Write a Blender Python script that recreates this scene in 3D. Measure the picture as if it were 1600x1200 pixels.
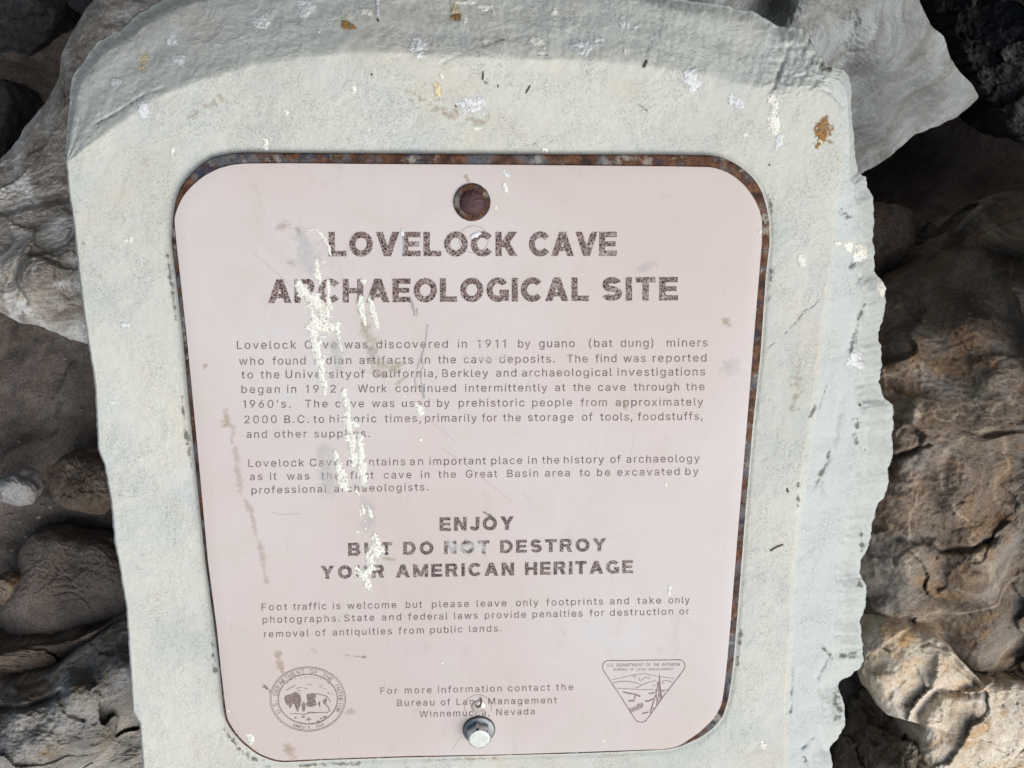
import bpy, math, random
import numpy as np
from mathutils import Vector, Matrix
from mathutils.bvhtree import BVHTree

for o in list(bpy.data.objects):
    bpy.data.objects.remove(o)
C = bpy.context.scene.collection
sc = bpy.context.scene

# ------------------------------------------------------------------ frame of the sloped face
# the face of the block leans back; (u, v, h) are metres along, up and out of that face
ELEV = math.radians(42)
ORG = np.array([0.0, 0.0, 0.85])
UV = np.array([[1, 0, 0],
               [0, math.sin(ELEV), math.cos(ELEV)],
               [0, -math.cos(ELEV), math.sin(ELEV)]])          # rows: U, V, N in world


def world(p):
    return ORG + np.asarray(p, float) @ UV


# ------------------------------------------------------------------ camera
CAM_H = 0.694
FOC = 1350.0                                                    # focal length in photo pixels (1600 wide)
CM = np.array([[0.99874, 0.01122, -0.04884],
               [0.00263, 0.96153, 0.27470],
               [0.05004, -0.27448, 0.96029]])                   # camera axes (columns) in u, v, h
cd = bpy.data.cameras.new('camera')
cam = bpy.data.objects.new('camera', cd)
C.objects.link(cam)
cd.sensor_width = 36.0
cd.lens = 36.0 * FOC / 1600.0
cd.clip_start = 0.02
cd.clip_end = 500
Rw = UV.T @ CM
M4 = Matrix.Identity(4)
for i in range(3):
    for j in range(3):
        M4[i][j] = Rw[i, j]
cp = world([0, 0, CAM_H])
for i in range(3):
    M4[i][3] = cp[i]
cam.matrix_world = M4
sc.camera = cam

# ------------------------------------------------------------------ light: soft daylight from the open side of the cave
SUN = np.array([0.50, -0.76, 0.42])
SUN = SUN / np.linalg.norm(SUN)
sun_el = math.asin(SUN[2])
sun_az = math.atan2(SUN[0], SUN[1])                             # clockwise from +Y
w = bpy.data.worlds.new("World")
sc.world = w
w.use_nodes = True
nt = w.node_tree
bg = nt.nodes['Background']
sky = nt.nodes.new('ShaderNodeTexSky')
sky.sky_type = 'NISHITA'
sky.sun_disc = False
sky.sun_elevation = sun_el
sky.sun_rotation = sun_az
nt.links.new(sky.outputs[0], bg.inputs[0])
bg.inputs[1].default_value = 0.06
ld = bpy.data.lights.new('sun', 'SUN')
ld.energy = 1.5
ld.angle = math.radians(60)
ld.color = (1.0, 0.975, 0.93)
lo = bpy.data.objects.new('sun', ld)
C.objects.link(lo)
lo.rotation_euler = Vector(SUN.tolist()).to_track_quat('Z', 'Y').to_euler()
lo.location = (3, -5, 4)
sc.view_settings.view_transform = 'Standard'
sc.view_settings.look = 'None'
sc.view_settings.gamma = 1
sc.view_settings.exposure = 1.22
sc.cycles.max_bounces = 6


# ------------------------------------------------------------------ numeric helpers
def unproj(px, py, h):
    """points on the plane h = const (metres above the face) seen at photo pixels"""
    px = np.asarray(px, float); py = np.asarray(py, float)
    d = np.stack([(px - 800) / FOC, -(py - 600) / FOC, -np.ones_like(px + py)], -1) @ CM.T
    t = (np.asarray(h) - CAM_H) / d[..., 2]
    return np.stack([t * d[..., 0], t * d[..., 1], np.asarray(h) + 0 * t], -1)


_rs = np.random.RandomState(7)
_perm = _rs.permutation(256)
_perm = np.concatenate([_perm, _perm, _perm])
_grad = _rs.normal(size=(256, 3)); _grad /= np.linalg.norm(_grad, axis=1)[:, None]


def perlin(p):
    p = np.asarray(p, float)
    i = np.floor(p).astype(int); f = p - i; i &= 255
    s = f * f * f * (f * (f * 6 - 15) + 10)
    out = 0
    for dx in (0, 1):
        wx = s[..., 0] if dx else 1 - s[..., 0]
        for dy in (0, 1):
            wy = s[..., 1] if dy else 1 - s[..., 1]
            for dz in (0, 1):
                wz = s[..., 2] if dz else 1 - s[..., 2]
                g = _grad[_perm[_perm[_perm[i[..., 0] + dx] + i[..., 1] + dy] + i[..., 2] + dz]]
                d = f - np.array([dx, dy, dz])
                out = out + wx * wy * wz * (g * d).sum(-1)
    return out * 1.5


def fbm(p, octv=4, gain=0.5, ridged=False, seed=0.0):
    a = 1.0; tot = 0; p = np.asarray(p, float) + seed * 17.13
    for k in range(octv):
        n = perlin(p)
        if ridged:
            n = 1 - 2 * np.abs(n)
        tot = tot + a * n
        a *= gain; p = p * 2.03 + 5.7
    return tot


def seg_dist(P, poly, rad=None):
    """distance of points to a polyline; with rad, distance divided by the local radius"""
    P = np.asarray(P, float); best = np.full(P.shape[:-1], 1e9)
    for k in range(len(poly) - 1):
        a = np.array(poly[k][:2], float); b = np.array(poly[k + 1][:2], float)
        ab = b - a; L = max((ab * ab).sum(), 1e-9)
        t = np.clip(((P - a) * ab).sum(-1) / L, 0, 1)
        d = np.linalg.norm(P - a - t[..., None] * ab, axis=-1)
        if rad is not None:
            d = d / (rad[k] + (rad[k + 1] - rad[k]) * t)
        best = np.minimum(best, d)
    return best


def resample(pts, n, closed=False):
    p = np.array(pts, float)
    if closed:
        p = np.vstack([p, p[:1]])
    L = np.concatenate([[0], np.cumsum(np.linalg.norm(np.diff(p, axis=0), axis=1))])
    t = np.linspace(0, L[-1], n + 1 if closed else n)
    q = np.stack([np.interp(t, L, p[:, k]) for k in range(p.shape[1])], -1)
    return q[:-1] if closed else q


def smooth_closed(p, it):
    for _ in range(it):
        p = 0.25 * np.roll(p, 1, 0) + 0.5 * p + 0.25 * np.roll(p, -1, 0)
    return p


def sstep(a, b, x):
    t = np.clip((x - a) / (b - a), 0, 1)
    return t * t * (3 - 2 * t)


# ------------------------------------------------------------------ objects
def tag(o, label=None, cat=None, group=None, kind=None):
    for k, v in (('label', label), ('category', cat), ('group', group), ('kind', kind)):
        if v:
            o[k] = v
    return o


WORLD_LOC = {}


def empty(name, loc):
    o = bpy.data.objects.new(name, None)
    C.objects.link(o)
    o.empty_display_size = 0.05
    o.location = loc
    WORLD_LOC[o] = np.array(loc, float)
    return o


def obj(name, verts, faces, mat, parent=None, origin=None, smooth=True, attr=None):
    """one mesh object from world-space vertices"""
    verts = np.asarray(verts, float)
    if parent is not None:
        org = WORLD_LOC[parent]
    elif origin is not None:
        org = np.array(origin, float)
    else:
        org = verts.mean(0); org[2] = verts[:, 2].min()
    me = bpy.data.meshes.new(name)
    vv = (verts - org)
    if isinstance(faces, np.ndarray):
        n = faces.shape[1]
        me.vertices.add(len(vv)); me.vertices.foreach_set('co', vv.astype(np.float32).ravel())
        me.loops.add(faces.size); me.loops.foreach_set('vertex_index', faces.astype(np.int32).ravel())
        me.polygons.add(len(faces))
        me.polygons.foreach_set('loop_start', np.arange(0, faces.size, n, dtype=np.int32))
        me.polygons.foreach_set('loop_total', np.full(len(faces), n, dtype=np.int32))
        me.update(calc_edges=True); me.validate()
    else:
        me.from_pydata(vv.tolist(), [], faces); me.update()
    me.polygons.foreach_set('use_smooth', [smooth] * len(me.polygons))
    if attr is not None:
        a = me.attributes.new('cover', 'FLOAT', 'POINT'); a.data.foreach_set('value', np.asarray(attr, np.float32))
    me.materials.append(mat)
    o = bpy.data.objects.new(name, me)
    C.objects.link(o)
    if parent is None:
        o.location = org
    else:
        o.parent = parent
    WORLD_LOC[o] = org
    return o


def ring_faces(nr, n):
    i = np.arange(n); j = (i + 1) % n
    return np.concatenate([np.stack([r * n + i, r * n + j, (r + 1) * n + j, (r + 1) * n + i], -1) for r in range(nr - 1)])


# ------------------------------------------------------------------ materials
class NB:
    """small node builder"""
    def __init__(s, name):
        s.m = bpy.data.materials.new(name); s.m.use_nodes = True
        s.t = s.m.node_tree; s.N = s.t.nodes; s.bsdf = s.N['Principled BSDF']
        s.co = s.N.new('ShaderNodeTexCoord').outputs['Object']

    def link(s, a, b):
        s.t.links.new(a, b)

    def setin(s, node, key, v):
        if hasattr(v, 'is_linked') or isinstance(v, bpy.types.NodeSocket):
            s.link(v, node.inputs[key])
        else:
            node.inputs[key].default_value = v

    def mapping(s, scale=(1, 1, 1), rot=(0, 0, 0), loc=(0, 0, 0), co=None):
        n = s.N.new('ShaderNodeMapping'); s.link(co or s.co, n.inputs[0])
        n.inputs['Scale'].default_value = scale; n.inputs['Rotation'].default_value = rot; n.inputs['Location'].default_value = loc
        return n.outputs[0]

    def noise(s, scale, detail=4, rough=0.55, dist=0.0, co=None, col=False):
        n = s.N.new('ShaderNodeTexNoise'); s.link(co or s.co, n.inputs['Vector'])
        n.inputs['Scale'].default_value = scale; n.inputs['Detail'].default_value = detail
        n.inputs['Roughness'].default_value = rough; n.inputs['Distortion'].default_value = dist
        return n.outputs[1 if col else 0]

    def voro(s, scale, feature='F1', co=None, out='Distance', rnd=1.0):
        n = s.N.new('ShaderNodeTexVoronoi'); n.feature = feature; s.link(co or s.co, n.inputs['Vector'])
        n.inputs['Scale'].default_value = scale; n.inputs['Randomness'].default_value = rnd
        return n.outputs[out]

    def ramp(s, fac, stops):
        n = s.N.new('ShaderNodeValToRGB'); s.link(fac, n.inputs[0])
        e = n.color_ramp.elements
        while len(e) < len(stops):
            e.new(0.5)
        for k, (p, c) in enumerate(stops):
            e[k].position = p
            e[k].color = (c, c, c, 1) if not isinstance(c, (tuple, list)) else (*c[:3], 1)
        return n.outputs[0]

    def mix(s, fac, a, b, mode='MIX'):
        n = s.N.new('ShaderNodeMix'); n.data_type = 'RGBA'; n.blend_type = mode
        for i, v in ((0, fac), (6, a), (7, b)):
            if isinstance(v, bpy.types.NodeSocket):
                s.link(v, n.inputs[i])
            elif i == 0:
                n.inputs[0].default_value = v
            else:
                n.inputs[i].default_value = (*v[:3], 1)
        return n.outputs[2]

    def math(s, op, a, b=0.0, clamp=False):
        n = s.N.new('ShaderNodeMath'); n.operation = op; n.use_clamp = clamp
        for i, v in ((0, a), (1, b)):
            if isinstance(v, bpy.types.NodeSocket):
                s.link(v, n.inputs[i])
            else:
                n.inputs[i].default_value = v
        return n.outputs[0]

    def attr(s, name):
        n = s.N.new('ShaderNodeAttribute'); n.attribute_name = name
        return n.outputs['Fac']

    def bump(s, height, strength, dist, prev=None):
        n = s.N.new('ShaderNodeBump'); s.link(height, n.inputs['Height'])
        n.inputs['Strength'].default_value = strength; n.inputs['Distance'].default_value = dist
        if prev is not None:
            s.link(prev, n.inputs['Normal'])
        return n.outputs[0]

    def done(s, color=None, rough=0.8, metal=0.0, normal=None, alpha=None, spec=0.4):
        b = s.bsdf
        for k, v in (('Base Color', color), ('Roughness', rough), ('Metallic', metal), ('Normal', normal), ('Alpha', alpha), ('Specular IOR Level', spec)):
            if v is None:
                continue
            if isinstance(v, bpy.types.NodeSocket):
                s.link(v, b.inputs[k])
            elif k == 'Base Color':
                b.inputs[k].default_value = (*v[:3], 1)
            else:
                b.inputs[k].default_value = v
        return s.m


def concrete_mat():
    b = NB('concrete')
    big = b.noise(7, 6, 0.62, 0.4)
    col = b.ramp(big, [(0.3, (0.425, 0.450, 0.428)), (0.47, (0.495, 0.514, 0.482)), (0.58, (0.524, 0.535, 0.498)), (0.72, (0.552, 0.556, 0.516))])
    cool = b.ramp(b.noise(9, 5, 0.62, 0.6, co=b.mapping(loc=(4, 2, 1))), [(0.5, 0), (0.66, 0.55)])
    col = b.mix(cool, col, (0.44, 0.475, 0.49))
    warm = b.ramp(b.noise(12, 6, 0.68, 0.5, co=b.mapping(loc=(1, 7, 3))), [(0.5, 0), (0.68, 0.55)])
    col = b.mix(warm, col, (0.515, 0.465, 0.40))
    # cool skylight tint painted into the broken right strip; bevel gets its greyer tone
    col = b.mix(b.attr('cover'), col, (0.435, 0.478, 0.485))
    patch = b.ramp(b.noise(26, 5, 0.7, 0.8, co=b.mapping(loc=(6, 6, 2))), [(0.44, 0), (0.6, 1)])
    sand = b.noise(650, 3, 0.72)
    coarse = b.noise(230, 4, 0.7)
    dk = b.math('MULTIPLY', b.ramp(sand, [(0.34, 0.5), (0.5, 0)]), b.math('ADD', b.math('MULTIPLY', patch, 0.75), 0.25))
    col = b.mix(dk, col, (0.14, 0.15, 0.135))
    col = b.mix(b.math('MULTIPLY', b.ramp(coarse, [(0.30, 0.45), (0.42, 0)]), patch), col, (0.16, 0.165, 0.15))
    col = b.mix(b.ramp(sand, [(0.56, 0), (0.72, 0.35)]), col, (0.64, 0.63, 0.59))
    pit = b.ramp(b.voro(130), [(0.03, 0.7), (0.075, 0)])
    pitsel = b.ramp(b.noise(22, 4, 0.6), [(0.52, 0), (0.6, 1)])
    pm = b.math('MULTIPLY', pit, pitsel)
    col = b.mix(pm, col, (0.10, 0.10, 0.09))
    n = b.bump(sand, 0.22, 0.0010)
    n = b.bump(b.math('MULTIPLY', coarse, b.math('ADD', b.math('MULTIPLY', patch, 0.8), 0.2)), 0.34, 0.0030, n)
    return b.done(col, 0.92, 0, n, spec=0.2)


def rock_mat(name, dark, mid, light, scale=1.0, veins=0.0, vein_col=(0.55, 0.5, 0.42), warm=None, warm_amt=0.0,
             strat=None, pale=None, pale_amt=0.0, bumpk=1.0):
    b = NB(name)
    co = b.co
    if strat:
        co = b.mapping(scale=(1, 1, strat[0]), rot=strat[1])
    a = b.noise(11 * scale, 7, 0.62, 0.6, co=co)
    f = b.noise(75 * scale, 6, 0.7, 0.3, co=co)
    mixv = b.math('ADD', b.math('MULTIPLY', a, 0.6), b.math('MULTIPLY', f, 0.4))
    col = b.ramp(mixv, [(0.36, dark), (0.5, mid), (0.64, light)])
    if warm:
        wv = b.noise(16 * scale, 6, 0.65, 1.2, co=b.mapping(loc=(3, 1, 9)))
        col = b.mix(b.ramp(wv, [(0.5, 0), (0.66, warm_amt)]), col, warm)
    if pale:
        wv = b.noise(8 * scale, 8, 0.68, 0.8, co=b.mapping(loc=(8, 5, 2)))
        col = b.mix(b.ramp(wv, [(0.5, 0), (0.6, pale_amt)]), col, pale)
    if veins > 0:
        v = b.noise(5.5 * scale, 3, 0.5, 1.3, co=b.mapping(loc=(2, 6, 4)))
        v = b.math('ABSOLUTE', b.math('SUBTRACT', v, 0.5))
        col = b.mix(b.ramp(v, [(0.0, veins), (0.013, veins * 0.4), (0.025, 0)]), col, vein_col)
    g = b.noise(420, 3, 0.7)
    col = b.mix(b.ramp(g, [(0.3, 0.55), (0.5, 0)]), col, tuple(0.35 * c for c in dark))
    col = b.mix(b.ramp(g, [(0.56, 0), (0.75, 0.4)]), col, tuple(min(1, 1.5 * c) for c in light))
    n = b.bump(g, 0.35 * bumpk, 0.0016)
    n = b.bump(f, 0.42 * bumpk, 0.007, n)
    return b.done(col, 0.9, 0, n, spec=0.25)


def dirt_mat():
    b = NB('dry_dirt')
    a = b.noise(14, 7, 0.65)
    col = b.ramp(a, [(0.32, (0.10, 0.082, 0.070)), (0.52, (0.175, 0.145, 0.127)), (0.7, (0.24, 0.205, 0.182))])
    g = b.noise(330, 4, 0.75)
    col = b.mix(b.ramp(g, [(0.32, 0.7), (0.5, 0)]), col, (0.03, 0.024, 0.02))
    col = b.mix(b.ramp(g, [(0.58, 0), (0.72, 0.6)]), col, (0.30, 0.27, 0.24))
    n = b.bump(g, 0.6, 0.0025)
    n = b.bump(b.noise(70, 5, 0.7), 0.7, 0.008, n)
    return b.done(col, 0.97, 0, n, spec=0.1)


def plaque_mat():
    b = NB('pink_anodized_sheet')
    st = b.noise(60, 3, 0.6, co=b.mapping(scale=(14, 0.35, 0.35)))
    st2 = b.noise(200, 2, 0.6, co=b.mapping(scale=(7, 0.12, 0.12)))
    big = b.noise(6, 4, 0.6)
    col = b.ramp(big, [(0.3, (0.475, 0.415, 0.405)), (0.6, (0.505, 0.432, 0.415)), (0.75, (0.48, 0.43, 0.415))])
    col = b.mix(b.ramp(st, [(0.35, 0.0), (0.7, 0.35)]), col, (0.515, 0.475, 0.468))
    glare = b.ramp(b.noise(3.2, 3, 0.5, co=b.mapping(loc=(0.4, 3, 1))), [(0.42, 0), (0.6, 0.85)])  # bluish patches paint a soft glare into the sheet's colour
    col = b.mix(glare, col, (0.520, 0.492, 0.505))
    dust = b.ramp(b.noise(15, 6, 0.7, 0.8, co=b.mapping(loc=(5, 2, 7))), [(0.5, 0), (0.68, 0.5)])
    col = b.mix(dust, col, (0.46, 0.425, 0.385))
    grime = b.ramp(b.noise(40, 5, 0.75, 0.3, co=b.mapping(scale=(1, 0.5, 0.5))), [(0.58, 0), (0.72, 0.25)])
    col = b.mix(grime, col, (0.36, 0.30, 0.275))
    spk = b.ramp(b.voro(220), [(0.03, 0.6), (0.06, 0)])
    spk = b.math('MULTIPLY', spk, b.ramp(b.noise(24, 3), [(0.55, 0), (0.68, 1)]))
    col = b.mix(spk, col, (0.36, 0.30, 0.26))
    r = b.ramp(st, [(0.3, 0.44), (0.7, 0.66)])
    n = b.bump(st2, 0.05, 0.0006)
    n = b.bump(st, 0.05, 0.0012, n)
    return b.done(col, r, 0.0, n, spec=0.25)


def ink_mat(name, col, gap, scale, dark=(0.02, 0.012, 0.012)):
    """worn ink: crackle and chips show the sheet through"""
    b = NB(name)
    wob = b.noise(scale * 0.55, 2, 0.5, col=True)
    vm = b.N.new('ShaderNodeVectorMath'); vm.operation = 'MULTIPLY_ADD'
    b.link(wob, vm.inputs[0]); vm.inputs[1].default_value = (1.6 / scale,) * 3; b.link(b.co, vm.inputs[2])
    d = b.voro(scale, 'DISTANCE_TO_EDGE', co=vm.outputs[0])
    nz = b.noise(scale * 0.9, 3, 0.6, 0.8)
    crack = b.ramp(d, [(0.035, 1), (0.085, 0)])
    patchy = b.ramp(b.noise(45, 4, 0.6), [(0.35, 0.55), (0.6, 1)])
    gap = b.math('MULTIPLY', patchy, gap)
    worn = b.ramp(nz, [(0.56, 0), (0.62, 1)])
    f = b.math('MAXIMUM', b.math('MULTIPLY', crack, gap), b.math('MULTIPLY', worn, b.math('MULTIPLY', gap, 0.8)), clamp=True)
    c = b.mix(b.ramp(b.noise(scale * 0.5, 2), [(0.4, 0), (0.6, 1)]), dark, col)
    c = b.mix(f, c, (0.47, 0.41, 0.395))
    return b.done(c, 0.6, 0, spec=0.3)


def rust_mat(name='rusty_steel', blue=0.5, k=1.0, sh=0.0):
    b = NB(name)
    a = b.math('SUBTRACT', b.noise(70 * k, 5, 0.7), sh)
    col = b.ramp(a, [(0.34, (0.022, 0.012, 0.009)), (0.47, (0.075, 0.032, 0.018)), (0.60, (0.15, 0.070, 0.036)), (0.72, (0.27, 0.16, 0.09))])
    p = b.ramp(b.noise(38, 5, 0.7, co=b.mapping(loc=(4, 4, 4))), [(0.5, 0), (0.58, blue)])
    col = b.mix(p, col, (0.10, 0.125, 0.15))
    q = b.ramp(b.noise(60, 5, 0.7, co=b.mapping(loc=(1, 9, 4))), [(0.56, 0), (0.64, blue)])
    col = b.mix(q, col, (0.34, 0.33, 0.29))
    z = b.ramp(b.noise(30, 4, 0.7, co=b.mapping(loc=(7, 2, 4))), [(0.57, 0), (0.63, blue * 1.3)])
    col = b.mix(z, col, (0.018, 0.024, 0.05))
    g = b.noise(600, 3, 0.7)
    col = b.mix(b.ramp(g, [(0.3, 0.5), (0.5, 0)]), col, (0.02, 0.01, 0.008))
    n = b.bump(g, 0.5, 0.001)
    return b.done(col, 0.75, 0.1, n, spec=0.3)


def film_mat(name, col, amt, scale=300, rough=0.7, lo=0.35, hi=0.65, spec=0.3):
    b = NB(name)
    c = b.attr('cover')
    g = b.noise(scale, 4, 0.75)
    v = b.math('ADD', c, b.math('MULTIPLY', b.math('SUBTRACT', g, 0.5), 1.6))
    a = b.ramp(v, [(lo * 0.6, 0), (hi * 1.5, amt * 0.62)])
    return b.done(col, rough, 0, alpha=a, spec=spec)


def dropping_mat(name, col, col2):
    b = NB(name)
    g = b.noise(420, 4, 0.72)
    g2 = b.noise(150, 4, 0.7, 0.5, co=b.mapping(loc=(3, 3, 3)))
    c = b.ramp(g, [(0.36, col2), (0.52, col)])
    n = b.bump(g, 0.75, 0.002)
    c2 = b.attr('cover')
    v = b.math('ADD', c2, b.math('MULTIPLY', b.math('SUBTRACT', g, 0.5), 1.3))
    v = b.math('ADD', v, b.math('MULTIPLY', b.math('SUBTRACT', g2, 0.5), 1.3))
    a = b.ramp(v, [(0.02, 0), (0.17, 0.52), (0.40, 0.96)])
    return b.done(c, 0.8, 0, n, alpha=a, spec=0.3)


def simple_mat(name, col, rough, metal=0.0, spec=0.5, bumpy=None, var=0.55):
    b = NB(name)
    g = b.noise(260, 4, 0.65)
    c = b.mix(b.ramp(g, [(0.3, 0.5), (0.6, 0)]), col, tuple(x * var for x in col))
    n = b.bump(g, 0.25, bumpy or 0.0005)
    return b.done(c, rough, metal, n, spec=spec)


M = {}
M['concrete'] = concrete_mat()
M['plaque'] = plaque_mat()
M['rust'] = rust_mat('rusty_steel', 0.65, 1.6, 0.02)
M['bolt_rust'] = rust_mat('rusty_bolt', 0.45, 3.2, 0.05)
M['title_ink'] = ink_mat('crackled_brown_ink', (0.085, 0.042, 0.040), 0.80, 400, dark=(0.04, 0.02, 0.02))
M['motto_ink'] = ink_mat('worn_brown_ink', (0.075, 0.040, 0.040), 0.75, 520)
M['body_ink'] = ink_mat('thin_brown_ink', (0.115, 0.080, 0.078), 0.62, 700, dark=(0.05, 0.034, 0.034))
M['seal_ink'] = ink_mat('faded_brown_ink', (0.20, 0.15, 0.15), 0.5, 1100, dark=(0.09, 0.06, 0.06))
M['zinc'] = simple_mat('zinc_plated_steel', (0.60, 0.64, 0.66), 0.3, 1.0, var=0.62, bumpy=0.0002)
M['washer'] = simple_mat('dull_grey_steel', (0.22, 0.24, 0.26), 0.5, 0.7)
M['purple_rust'] = simple_mat('purple_brown_rust', (0.085, 0.045, 0.050), 0.7, 0.1, 0.3, 0.002, var=0.25)
M['white_drop'] = dropping_mat('chalky_white_crust', (0.82, 0.82, 0.775), (0.50, 0.50, 0.43))
M['blue_white'] = dropping_mat('cool_white_crust', (0.72, 0.745, 0.77), (0.48, 0.50, 0.51))
M['brown_drop'] = dropping_mat('brown_crust', (0.34, 0.19, 0.07), (0.16, 0.085, 0.035))
M['yellow_drop'] = dropping_mat('yellowish_crust', (0.72, 0.64, 0.44), (0.42, 0.34, 0.2))
M['tan_film'] = film_mat('tan_stain', (0.42, 0.34, 0.26), 0.75)
M['pink_film'] = film_mat('pinkish_stain', (0.47, 0.36, 0.31), 0.5)
M['green_film'] = film_mat('greenish_stain', (0.40, 0.38, 0.27), 0.7)
M['grey_film'] = film_mat('grey_film', (0.52, 0.54, 0.55), 0.6, lo=0.2, hi=0.8)
M['dark_film'] = film_mat('dark_lichen', (0.13, 0.135, 0.115), 1.05, 420)
M['blue_film'] = film_mat('bluish_streak', (0.30, 0.35, 0.38), 0.8, 500)
M['white_film'] = film_mat('whitish_scuff', (0.66, 0.68, 0.69), 0.85, 400)
M['dark_fleck'] = simple_mat('dark_fleck', (0.075, 0.068, 0.052), 0.9)
M['clear'] = simple_mat('clear_plug', (0.50, 0.44, 0.42), 0.12, 0.2, 0.6)
M['dirt'] = dirt_mat()
M['scratch'] = simple_mat('faint_scratch', (0.36, 0.30, 0.29), 0.6)

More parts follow.
